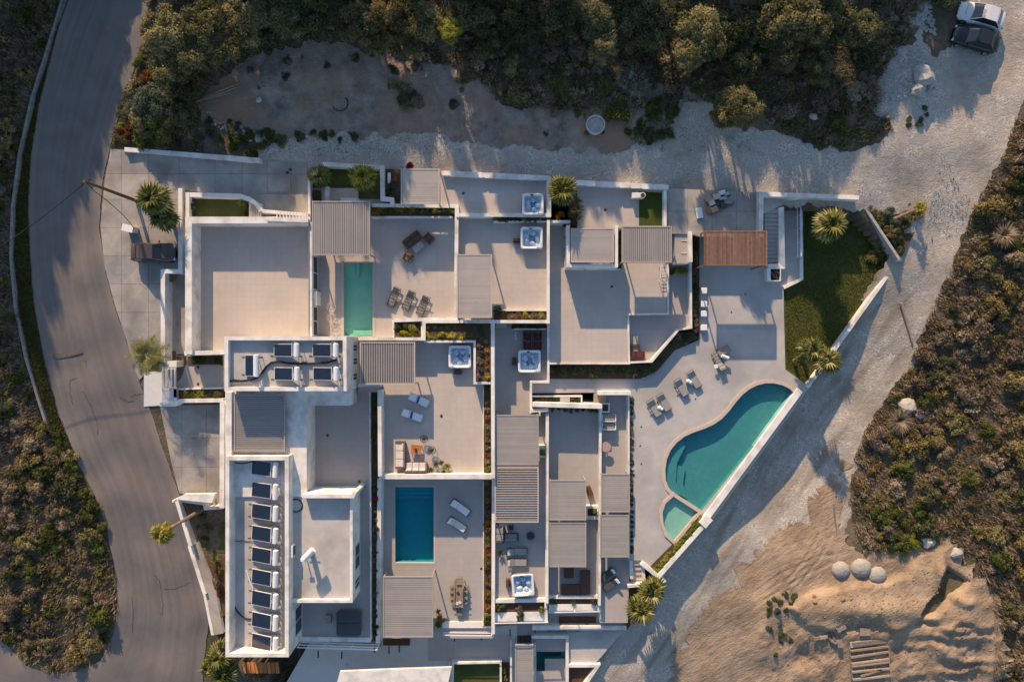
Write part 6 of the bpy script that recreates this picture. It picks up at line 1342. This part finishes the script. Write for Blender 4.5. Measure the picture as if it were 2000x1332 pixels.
t = thing('white_board', W(1366, 416, .05), 'white quilted board leaning low on the parking bay slabs', 'board'); t.location.z = -.15; MB().box((0, 0, .16), (.62, 1.02, .14), .18).build('panel', WFAB, t, False, bevel=.03); MB().box((0, 0, .05), (.45, .8, .1), .18).build('base', DMETAL, t, False)
tag(MB().cyl(W(1374, 445, -.14), W(1374, 445, -.10), .14, n=14).build('manhole_lid', OLDW), 'small round brown lid set in the parking bay slabs', 'drain cover')
for x, y, l in ((567, 331, 'small dark square drain in the forecourt, upper of two'), (561, 337, 'small dark square drain in the forecourt, lower of two')): p = tp(x, y, .115); tag(MB().box((p.x, p.y, p.z), (.28, .28, .02)).build('floor_drain', DMETAL), l, 'drain')

# ================================================================== rocks, heaps, timber
def rock(px, py, r, label, m=STONE, flat=.65, group=None, z=None, name='boulder'):
    g = random.Random(int(px * 7 + py)); p = tps(px, py); bm = bmesh.new(); bmesh.ops.create_icosphere(bm, subdivisions=2, radius=r)
    for v in bm.verts:
        n = v.co.normalized(); v.co *= 1 + .22 * math.sin(3.1 * n.x + g.random() * .4 + px) * math.cos(2.7 * n.y + py) + g.uniform(-.09, .09); v.co.z *= flat
    me = bpy.data.meshes.new(name); bm.to_mesh(me); bm.free(); me.materials.append(m); o = link(name, me); o.location = (p.x, p.y, p.z + r * flat * .35); o.rotation_euler = (0, 0, g.uniform(0, 6)); return tag(o, label, 'rock', group)
rock(1770, 792, .85, 'big pale boulder in the dry scrub beside the gravel road'); rock(1797, 810, .5, 'smaller pale boulder next to the big boulder in the dry scrub'); rock(1811, 1056, .7, 'pale boulder at the green edge above the sandy pit'); rock(1864, 1078, .6, 'grey boulder on the rim of the sandy pit', STONEG)
rock(1801, 150, 1.0, 'largest grey boulder beside the rubble below the parked cars', STONEG); rock(1792, 176, .75, 'long grey boulder at the foot of the largest boulder', STONEG); rock(1817, 163, .6, 'grey boulder leaning against the largest boulder', STONEG)
rock(506, 196, .28, 'small pale stone at the edge of the bare clearing', STONE); rock(1588, 228, .4, 'pale stone in the dark bushes above the gravel lane', STONE); rock(1915, 403, .3, 'pale stone in the scrub at the bend of the gravel road', STONE); rock(676, 57, .5, 'pale stone at the top of the bare clearing', STONE)
for x, y in ((1640, 1165), (1655, 1164), (1710, 1190), (1585, 1160), (1876, 1222), (1586, 1170)): rock(x, y, R.uniform(.14, .30), 'pale stone lying on the orange sandy ground', mat('sand_stone', (.26, .19, .13)), group='stones on the sandy ground')
GRV = mat('white_gravel_heap', (.30, .28, .255), (.44, .41, .375), 9, .95, .08, 11)
for x, y, r, l in ((1641, 1112, .95, 'pale gravel heap nearest the tyre tracks'), (1681, 1108, 1.05, 'middle pale gravel heap on the sandy ground'), (1712, 1122, .95, 'pale gravel heap nearest the sandy pit')):
    p = tps(x, y); o = MB().dome((p.x, p.y, p.z - .1), r, r * .95, r * .62, 30, 9, jit=.11).build('gravel_heap', GRV, smooth=True); tag(o, l, 'gravel heap', 'gravel heaps')
def stones(name, poly, n, r0, r1, m, label):
    V = []; F = []; k = 0; bx = [p[0] for p in poly]; by = [p[1] for p in poly]
    while k < n:
        x, y = R.uniform(min(bx), max(bx)), R.uniform(min(by), max(by))
        if not inside([x], [y], poly)[0]: continue
        p = tps(x, y); r = R.uniform(r0, r1) * R.uniform(.6, 1); i = len(V); k += 1
        for q in range(5): a = q * 1.2566 + R.uniform(-.3, .3); V.append((p.x + r * math.cos(a), p.y + r * math.sin(a), p.z + r * .1))
        V += [(p.x + R.uniform(-.4, .4) * r, p.y + R.uniform(-.4, .4) * r, p.z + r * R.uniform(.5, .9)), (p.x + R.uniform(-.4, .4) * r, p.y + R.uniform(-.4, .4) * r, p.z + r * R.uniform(.4, .8))]
        F += [(i, i + 1, i + 5), (i + 1, i + 2, i + 5), (i + 2, i + 3, i + 6), (i + 2, i + 6, i + 5), (i + 3, i + 4, i + 6), (i + 4, i, i + 6), (i, i + 5, i + 6)]
    me = bpy.data.meshes.new(name); me.from_pydata(V, [], F); me.materials.append(m); return tag(link(name, me), label, kind='stuff')
stones('rubble', [(1738,95),(1790,90),(1822,130),(1830,175),(1780,185),(1740,200),(1705,180),(1730,150)], 420, .10, .34, STONEG, 'grey rubble spilled beside the big boulders')
stones('rubble', [(1780,0),(1815,0),(1830,70),(1790,60),(1785,30)], 140, .08, .25, STONEG, 'grey rubble strip above the parked cars'); stones('rubble', [(400,215),(520,210),(560,260),(500,280),(420,250)], 260, .08, .24, STONE, 'pale stones scattered at the low end of the clearing'); stones('rubble', [(1240,110),(1265,150),(1270,200),(1230,190),(1170,170),(1225,150)], 200, .07, .22, STONEG, 'grey stones spilled down the slope to the drum'); stones('rubble', [(480,110),(800,95),(1000,210),(900,260),(600,220),(450,180)], 260, .05, .15, STONE, 'small pale stones scattered over the bare clearing')
stones('rubble', [(1510,1200),(1700,1130),(1900,1080),(1945,1250),(1900,1332),(1500,1332)], 1100, .04, .15, mat('sand_stone', (.26, .19, .13), (.46, .35, .26), 9, .95), 'lumps of sandstone strewn over the sandy pit')
t = thing('drum', tp(1162, 247), 'half round grey concrete tub lying on the bare earth above the lane', 'concrete tub')
mb = MB(); n = 20
loft(mb, [[(r * math.cos(2 * PI * k / n), r * math.sin(2 * PI * k / n), z) for k in range(n)] for r, z in ((.85, .0), (.9, .55), (.80, .55), (.75, .1))], cap=True); mb.build('shell', mat('pale_concrete', (.55, .53, .50), rough=.9), t, False, smooth=False); mb = MB(); mb.poly([(.77 * math.cos(2 * PI * k / n), .77 * math.sin(2 * PI * k / n), .4) for k in range(n)]); mb.build('gravel_fill', STONEG, t, False)
c = tp(664, 202, .12); tag(MB().tube([c + Vector((.75 * math.cos(2 * PI * k / 24), .72 * math.sin(2 * PI * k / 24), 0)) for k in range(25)], .05).build('hoop', RUBBER), 'thin dark hoop lying on the bare clearing', 'hoop')
for k in range(8): a = tp(366 + k * 2 + J(3), 204 - k * .8 + J(2), .25); b2 = tp(438 + k * 4 + J(6), 184 - k * 3 + J(4), .45); tag(MB().tube([a, b2], .045).build('cane', OLDW), 'grey cane in the pile by the clearing', 'cane', 'canes at the clearing edge')
tag(MB().cyl(tp(1760, 592, .15), tp(1782, 668, .15), .14, .10, 8).build('log', OLDW), 'long bare grey log lying along the edge of the gravel road', 'log'); tag(MB().cyl(tp(1982, 320, .3), tp(1996, 300, .5), .07, .06, 7).build('stake', OLDW), 'short pale stake in the scrub above the road bend', 'stake'); tag(MB().cyl(tp(1628, 985, .1), tp(1634, 1045, .1), .10, .07, 7).build('log', OLDW), 'thin grey log in the shadow at the edge of the tracked ground', 'log')
# timber and panels in the sandy pit
t = thing('formwork_stack', tps(1690, 1275), 'stack of weathered timber formwork beams lying in the sandy pit', 'timber stack'); t.location.z += .1; t.rotation_euler = (0, 0, .07)
for y, ln, rz in ((1.6, 3.4, .02), (1.38, 3.4, .03), (.85, 3.9, .05), (.25, 3.9, .08), (-.45, 3.8, .06), (-.7, 3.8, .05), (-1.35, 3.8, .02), (-1.6, 2.2, .25), (-2.1, 3.8, .04)): MB().box((0, y, .22), (ln, .17, .2), rz).build('beam', OLDW, t, False)
for x in (-1.9, 2.0): MB().box((x, -.6, .08), (.12, 3.2, .14)).build('beam', OLDW, t, False)
for x, y in ((-.6, .5), (.5, .5), (-.6, -1.0), (.5, -1.0)): MB().box((x, y, .14), (.05, .6, .05)).build('tie_rod', STEEL, t, False)
for k, (x, y, sx, sy, rz) in enumerate([(1638, 1222, .95, .5, .5), (1684, 1229, 1.05, .75, 0), (1626, 1248, .6, .45, -.6), (1636, 1252, .5, .8, .1), (1676, 1252, 2.2, .55, .12), (1616, 1240, .25, 1.2, .5), (1622, 1236, .2, 1.3, .45), (1604, 1240, .8, .3, .2), (1592, 1243, .7, .3, .1)]):
    p = tps(x, y, .2); tag(MB().box((p.x, p.y, p.z), (sx, sy, .12), rz).build('panel', OLDW if k != 4 else STONEG), ['tilted grey board on the sandy pit edge', 'square grey brown block above the timber stack', 'small grey tilted tile in the scrap boards', 'narrow upright board in the scrap pile', 'long flat grey slab just above the timber stack', 'slim leaning plank among scrap boards', 'second slim leaning plank among scrap boards', 'short dark offcut at the end of the scrap boards', 'last short offcut beside the green weeds'][k], 'board')

# ================================================================== wild vegetation
MARKS = [((320,80),'on the bank over the road'),((280,225),'behind the forecourt wall'),((400,130),'above the cane pile'),((560,50),'at the top end of the clearing'),((690,60),'above the pale stone'),((800,70),'beside the lime tree'),((930,60),'behind the lime tree'),((1000,140),'in the scrub above the concrete tub'),((1150,60),'straight up from the concrete tub'),((1250,80),'above the stone spill'),((1370,80),'around the big sunlit tree cluster'),((1440,200),'round the sunlit tree at the lane'),((1500,100),'between the two sunlit tree clusters'),((1590,60),'at the sunlit trees nearest the cars'),((1590,220),'round the pale stone over the lane'),((1690,120),'beside the grey rubble'),((1680,260),'at the lane corner below the rubble'),((1770,40),'next to the parked cars'),
 ((1950,300),'above the road bend'),((1960,420),'round the small stone at the bend'),((1900,560),'across from the lawn corner'),((1850,680),'beside the bare grey log'),((1780,790),'around the big pale boulder'),((1900,800),'upslope of the big boulder'),((1720,900),'at the gravel road edge below the boulder'),((1850,950),'halfway between boulder and heaps'),((1960,960),'high above the gravel heaps'),((1740,1040),'above the gravel heaps'),((1960,1130),'above the sandy pit rim'),((1980,1280),'right of the sandy pit'),
 ((60,40),'at the top of the kerb wall'),((20,200),'beside the upper kerb wall'),((5,400),'beside the kerb wall opposite the pole'),((15,580),'beside the kerb wall opposite the car'),((40,760),'near the low end of the kerb wall'),((100,900),'below the end of the kerb wall'),((30,950),'inside the slope below the kerb wall'),((170,1040),'at the road edge opposite the leaning palm'),((60,1080),'in the middle of the road bend'),((190,1180),'at the tip of the road bend'),((100,1220),'near the bottom of the road bend'),((20,1180),'at the lower road arm')]
def mark(p, marks): return min(marks, key=lambda m: (m[0][0] - p[0]) ** 2 + (m[0][1] - p[1]) ** 2)[1]
TP = [(330,60,2.8,5.6,'olive'),(390,45,2.4,5.8,'olive'),(372,105,2.4,5.2,'olive'),(430,90,2.3,5.0,'olive'),(325,140,2.2,4.4,'olive'),(355,170,2.0,2.0,'dark'),(470,40,2.8,3.6,'olive'),(540,15,2.8,3.6,'dark'),(560,45,2.0,2.8,'olive'),(610,20,2.6,3.2,'dark'),(520,70,2.2,2.6,'dark'),(300,205,2.3,2.0,'bluegreen'),(285,235,1.8,1.6,'olive'),(320,245,1.9,1.5,'green'),(350,225,1.9,1.8,'dark'),(265,215,1.3,1.3,'bluegreen'),
 (880,62,1.35,4.2,'lime'),(830,45,2.3,2.6,'olive'),(760,20,2.4,3.0,'ochre'),(700,45,2.4,2.4,'dark'),(740,75,1.8,2.0,'olive'),(800,85,1.8,1.8,'dark'),(930,20,2.5,3.0,'dark'),(960,80,2.0,2.0,'dark'),(1010,35,2.4,2.8,'dark'),(1090,30,2.6,2.8,'dark'),(1180,85,2.0,2.4,'olive'),(1165,40,2.4,2.8,'dark'),(1250,60,2.4,3.0,'dark'),(1240,20,2.4,3.2,'dark'),(1368,55,2.6,6.2,'olive'),(1345,105,1.8,5.8,'olive'),(1388,85,2.0,6.0,'olive'),(1310,30,2.6,3.6,'dark'),(1440,205,2.2,5.2,'olive'),(1415,225,1.5,4.0,'olive'),(1468,215,1.6,4.3,'olive'),(1448,228,1.5,3.8,'olive'),(1430,60,2.6,3.2,'dark'),(1560,30,2.9,7.2,'olive'),(1590,55,2.1,6.2,'olive'),(1500,50,2.7,3.6,'dark'),(1530,105,2.2,2.8,'dark'),(1630,40,2.5,3.2,'dark'),(1690,60,2.4,2.6,'dark'),(1450,120,2.2,2.6,'dark'),(1600,130,2.0,2.0,'dark')]
SZ = lambda r: 'small' if r < 1.9 else 'tall' if r > 2.55 else 'middling'
for k, (x, y, r, h, kd) in enumerate(TP):
    h *= .72
    if kd == 'lime': tree(x, y, r, h, kd, 'single bright lime tree standing out of the dark bushes above the clearing', None)
    elif y > 180 and x > 1400: tree(x, y, r, h, kd, 'sunlit olive tree standing out over the gravel lane' , 'sunlit olive trees at the lane')
    else: tree(x, y, r, h, kd, f"{SZ(r)} {COL[kd]} tree {mark((x, y), MARKS)}", 'trees of the wood above the lane')
# tall trees added outside the view, some in place of buildings: they throw the long shade of the photograph
NT = []
def top_for(s): return s * .0212                        # tree top over the lane whose shade reaches s photo pixels down the slope
for x, s in [(-250,1080),(-200,1000),(-150,930),(-100,820),(-60,720),(-20,650),(20,590),(57,530),(100,450),(134,400),(175,330),(216,260),(255,200)]: NT.append((x, -128, 2.5, top_for(s)))
for x in range(330, 500, 58): NT.append((x, -135 + 12 * math.sin(x), 2.7, top_for(470 + 25 * math.sin(x * .7))))
for x in range(500, 640, 46): NT.append((x, -135 + 12 * math.sin(x), 2.9, top_for(690 + 25 * math.sin(x * .7))))
NT.append((782, -132, 1.6, top_for(690)))
for x, s in ((868,650),(905,630),(950,610),(1000,600),(1045,600)): NT.append((x, -132 + 10 * math.sin(x), 2.6, top_for(s)))
for x in (1160, 1176): NT.append((x, -130, 2.3, top_for(620)))
for x in range(1302, 1550, 54): NT.append((x, -130 + 8 * math.sin(x), 2.7, top_for(488 + 15 * math.sin(x * .8))))
for x in range(1640, 1800, 52): NT.append((x, -130, 2.5, top_for(400 + 10 * math.sin(x))))
for k, (x, y, r, h) in enumerate(NT):
    c = W(x, y, 0); g = float(tz(c.x, c.y)); hz = max(1.2, (h - g) / 2)
    t = thing('tree', (c.x, c.y, g), f'unseen tall dark tree added above the wood for shade, {ORD[k]} of the upper row', 'tree', 'unseen shade trees upslope', R.uniform(0, 6)); q = link('trunk', TRK, t); q.scale = (r * .6, r * .6, hz)
    for zz, rr in ((hz * .55, 1.0), (hz * 1.25, .92)):
        o = link('crown', R.choice(TREE), t); o.location = (0, 0, zz); o.scale = (r * rr, r * rr, hz * .98); o.rotation_euler = (0, 0, R.uniform(0, 6)); setmat(o, LF['dark'])

def grow(poly, d):
    n = len(poly); ar = sum(poly[i - 1][0] * poly[i][1] - poly[i][0] * poly[i - 1][1] for i in range(n)); sg = 1 if ar > 0 else -1; o = []
    for i in range(n):
        a, p, c = poly[i - 1], poly[i], poly[(i + 1) % n]; dx, dy = c[0] - a[0], c[1] - a[1]; L = math.hypot(dx, dy); o.append((p[0] + sg * dy / L * d, p[1] - sg * dx / L * d))
    return o
def scatter(poly, n, dmin, rr, kinds, labels, group, meshes=BUSH, avoid=(), hz=.9, name='bush'):
    bx = [p[0] for p in poly]; by = [p[1] for p in poly]; pts = []; tries = 0
    while len(pts) < n and tries < n * 60:
        tries += 1; x, y = R.uniform(min(bx), max(bx)), R.uniform(min(by), max(by))
        if not inside([x], [y], poly)[0] or any((x - a) ** 2 + (y - b) ** 2 < dmin * dmin for a, b in pts): continue
        if any(inside([x], [y], q)[0] for q in avoid): continue
        pts.append((x, y)); kd = R.choices([k for k, _ in kinds], [w_ for _, w_ in kinds])[0]
        rr_ = R.uniform(*rr); bush(tps(x, y), rr_, kd, (f"{'low' if rr_ < rr[0] + .3 * (rr[1] - rr[0]) else 'big' if rr_ > rr[0] + .75 * (rr[1] - rr[0]) else 'rounded'} {COL[kd]} bush {mark((x, y), MARKS)}" if labels is None else labels[kd]), group, name=name, cat='bush' if name == 'bush' else 'weed', meshes=TUSS if (kd == 'grey' and R.random() < .22) else meshes, hz=hz)
TOPZ = [(300,-40),(1900,-40),(1880,0),(1800,0),(1780,60),(1735,95),(1700,180),(1735,250),(1650,283),(1530,252),(1490,200),(1400,190),(1330,190),(1300,255),(1255,275),(1200,235),(1130,205),(1000,200),(890,120),(760,95),(640,65),(560,75),(470,110),(400,165),(375,215),(390,290),(300,285),(225,282),(238,225),(285,105)]
scatter(TOPZ, 88, 26, (.9, 1.7), [('dark',5),('green',3),('brown',3),('olive',1.5),('grey',1.6),('ochre',.8)], None, 'bushes above the lane')
scrub_mass('scrub', grow(TOPZ, 8), 260, (.5, 1.0), 'dark', 'dark low scrub filling the wood above the lane')
scrub_mass('scrub', grow(TOPZ, 8), 240, (.4, 1.0), 'grey', 'bare brown scrub filling the wood above the lane')
bush(tp(252, 258), 1.0, 'red', 'red leaved bush at the corner of the road and the forecourt wall', None); bush(tp(292, 150), .9, 'red', 'rust red bush on the road edge under the big olive trees', None); bush(tp(245, 272), .9, 'ochre', 'ochre bush beside the red leaved bush', None); bush(tp(240, 250), .8, 'lime', 'yellow green bush above the red leaved bush at the road', None)
scatter([(400,235),(500,245),(545,262),(700,258),(690,275),(540,275),(500,308),(400,296),(380,280)], 26, 9, (.35, .8), [('dark',3),('green',2),('bluegreen',2)], {'dark':'dark weed clump behind the forecourt wall','green':'green weed clump behind the forecourt wall','bluegreen':'bluish weed clump behind the forecourt wall'}, 'weeds along the lane', name='weed')
scatter([(760,165),(830,160),(820,205),(790,215),(765,190)], 7, 9, (.5, .9), [('dark',2),('olive',1),('brown',1)], {'dark':'dark bush standing in the bare clearing','olive':'olive bush standing in the bare clearing','brown':'brown bush standing in the bare clearing'}, 'bushes in the clearing')
scatter([(480,130),(640,90),(870,130),(1000,210),(1130,220),(1200,240),(1190,275),(1000,262),(900,225),(720,140),(600,130),(490,180)], 24, 12, (.25, .7), [('dark',2),('olive',1),('brown',2),('ochre',1)], None, 'weeds dotting the clearing edge', hz=.8, name='weed')
scatter([(1240,230),(1320,210),(1320,270),(1270,285),(1215,285)], 9, 9, (.5, .9), [('green',2),('dark',2)], {'green':'green bush at the slope foot by the concrete tub','dark':'dark bush at the slope foot by the concrete tub'}, 'bushes by the tub')
scatter([(1765,230),(1800,200),(1825,205),(1800,240),(1770,262)], 6, 8, (.3, .55), [('dark',1)], {'dark':'dark weed patch on the wide gravel bend'}, 'weeds on the gravel bend', hz=.5, name='weed')
RIGHTZ = [(2090,190),(2000,250),(1972,330),(1925,410),(1893,500),(1850,590),(1820,660),(1795,725),(1760,775),(1715,840),(1690,900),(1680,980),(1700,1060),(1760,1062),(1800,1040),(1870,1040),(1925,1080),(1958,1160),(1965,1250),(1950,1400),(2120,1400)]
scatter(RIGHTZ, 96, 21, (.8, 1.7), [('ochre',5),('brown',3),('olive',3.5),('green',3),('grey',5),('dark',2)], None, 'bushes of the dry slope', hz=1.05)
scrub_mass('scrub', grow(RIGHTZ, 14), 190, (.4, 1.0), 'brown', 'dry brown scrub covering the slope beside the gravel road')
scrub_mass('scrub', grow(RIGHTZ, 14), 170, (.4, 1.0), 'ochre', 'ochre scrub on the slope beside the gravel road')
scrub_mass('scrub', grow(RIGHTZ, 10), 170, (.4, 1.0), 'grey', 'straw coloured scrub on the slope beside the gravel road')
scrub_mass('scrub', RIGHTZ, 110, (.5, 1.1), 'olive', 'olive scrub on the slope beside the gravel road')
scatter([(1690,985),(1800,990),(1830,1050),(1740,1075),(1690,1060)], 14, 13, (.8, 1.3), [('green',3),('lime',1)], {'green':'fresh green bush above the gravel heaps','lime':'bright green bush above the gravel heaps'}, 'green bushes above the gravel heaps')
scatter([(1500,1160),(1545,1150),(1560,1165),(1530,1200),(1545,1260),(1510,1290),(1495,1230)], 16, 10, (.3, .6), [('bluegreen',2),('green',1)], {'bluegreen':'grey green weed on the rim of the sandy pit','green':'green weed on the rim of the sandy pit'}, 'weeds on the pit rim', hz=.6, name='weed')
for x, y, r in ((1812, 1122, .55), (1803, 1135, .25), (1795, 1134, .22)): bush(tp(x, y), r, 'lime', 'bright green weed in the sandy pit', 'bright weeds in the pit')
LEFTZ = [(-80,-40),(112,-40),(88,80),(52,190),(27,300),(14,400),(10,500),(19,600),(40,700),(66,790),(98,850),(135,900),(175,985),(200,1060),(217,1130),(221,1200),(205,1265),(165,1300),(100,1305),(55,1285),(5,1230),(-80,1150)]
scatter(LEFTZ, 78, 22, (.8, 1.6), [('olive',4),('ochre',3),('green',4),('brown',3),('dark',2.5),('grey',4)], None, 'bushes inside the road bend', hz=1.0)
scatter([(95,800),(120,850),(150,900),(190,985),(215,1060),(190,1070),(160,985),(120,900),(90,840)], 12, 16, (.6, 1.1), [('green',3),('lime',1),('olive',1)], None, 'green bushes along the road edge', hz=.8)
scrub_mass('scrub', LEFTZ, 170, (.4, 1.0), 'brown', 'dry brown scrub inside the road bend')
scrub_mass('scrub', LEFTZ, 150, (.4, 1.0), 'green', 'green scrub inside the road bend')
scrub_mass('scrub', LEFTZ, 120, (.4, 1.0), 'ochre', 'ochre scrub inside the road bend over the kerb')
RG = grow(RIGHTZ, 24); LG = grow(LEFTZ, 11)
tufts('dry_grass', [RG], 70000, GRASSD, .15, .6, .035, 'dry straw grass covering the slope beside the gravel road')
tufts('dry_grass', [LG], 45000, GRASSD, .15, .55, .035, 'dry straw grass between the bushes inside the road bend')
tufts('undergrowth', [LG, RG], 50000, GRASSG, .10, .40, .035, 'green undergrowth between the dry bushes')
tufts('undergrowth', [grow(TOPZ, 12)], 70000, GRASSG, .10, .4, .04, 'dark green undergrowth of the wood above the lane')
tufts('dry_grass', [grow(TOPZ, 12)], 50000, GRASSD, .15, .5, .03, 'dry grass in the wood above the lane')
DITCH = [(118,40),(104,100),(80,195),(62,300),(56,400),(60,500),(68,600),(87,700),(112,800),(150,895),(130,890),(98,845),(80,780),(56,700),(36,600),(26,500),(30,400),(42,300),(66,195),(98,95)]
tufts('grass', [DITCH], 22000, GRASSG, .08, .3, .035, 'dark green grass in the ditch between the kerb wall and the road', lumps=False)
tufts('weeds', [[(505,264),(900,268),(900,300),(505,310)],[(1300,240),(1400,250),(1500,300),(1320,300)],[(1840,300),(1900,400),(1850,480),(1800,470)],[(1200,285),(1300,270),(1300,300),(1210,300)]], 2600, GRASSG, .08, .25, .04, 'scattered weeds on the gravel lane')

# small square drains that dot the terraces
for x, y, z, l in ((930, 590, -.8, 'tiny dark drain by the foot of the long beige louvres'), (905, 378, -.2, 'tiny dark drain on the upper terrace'), (1182, 410, -.3, 'tiny dark drain on the court by the green turf'), (1195, 560, -1.7, 'tiny dark drain on the chamfered roof terrace'), (640, 850, -1.5, 'tiny dark drain on the shaded terrace behind the annex'), (702, 940, -1.5, 'tiny dark drain at the annex corner'), (940, 1110, -3.0, 'tiny dark drain on the teal pool terrace'), (388, 600, -.7, 'tiny dark drain at the parapet of the big plain roof'), (862, 812, -1.2, 'tiny dark drain on the sofa terrace'), (387, 717, -1.1, 'tiny dark drain in the entrance floor, upper'), (387, 750, -1.1, 'tiny dark drain in the entrance floor, lower')):
    p = W(x, y, z); tag(MB().box((p.x, p.y, z + .045), (.22, .22, .02)).build('floor_drain', DMETAL), l, 'drain')
# labels that still repeat inside a group get their place in the row
_by = {}
for o in C.objects:
    if o.parent is None and o.get('category') and o.get('label'): _by.setdefault(o['label'], []).append(o)
for l, os_ in _by.items():
    if len(os_) > 1 and len(l.split()) <= 12:
        for k, o in enumerate(sorted(os_, key=lambda q: npx(q.location.x, q.location.y, q.location.z)[0] if q.location.length > 0 else 0)): o['label'] = f'{l}, {ORD[k]} from left'
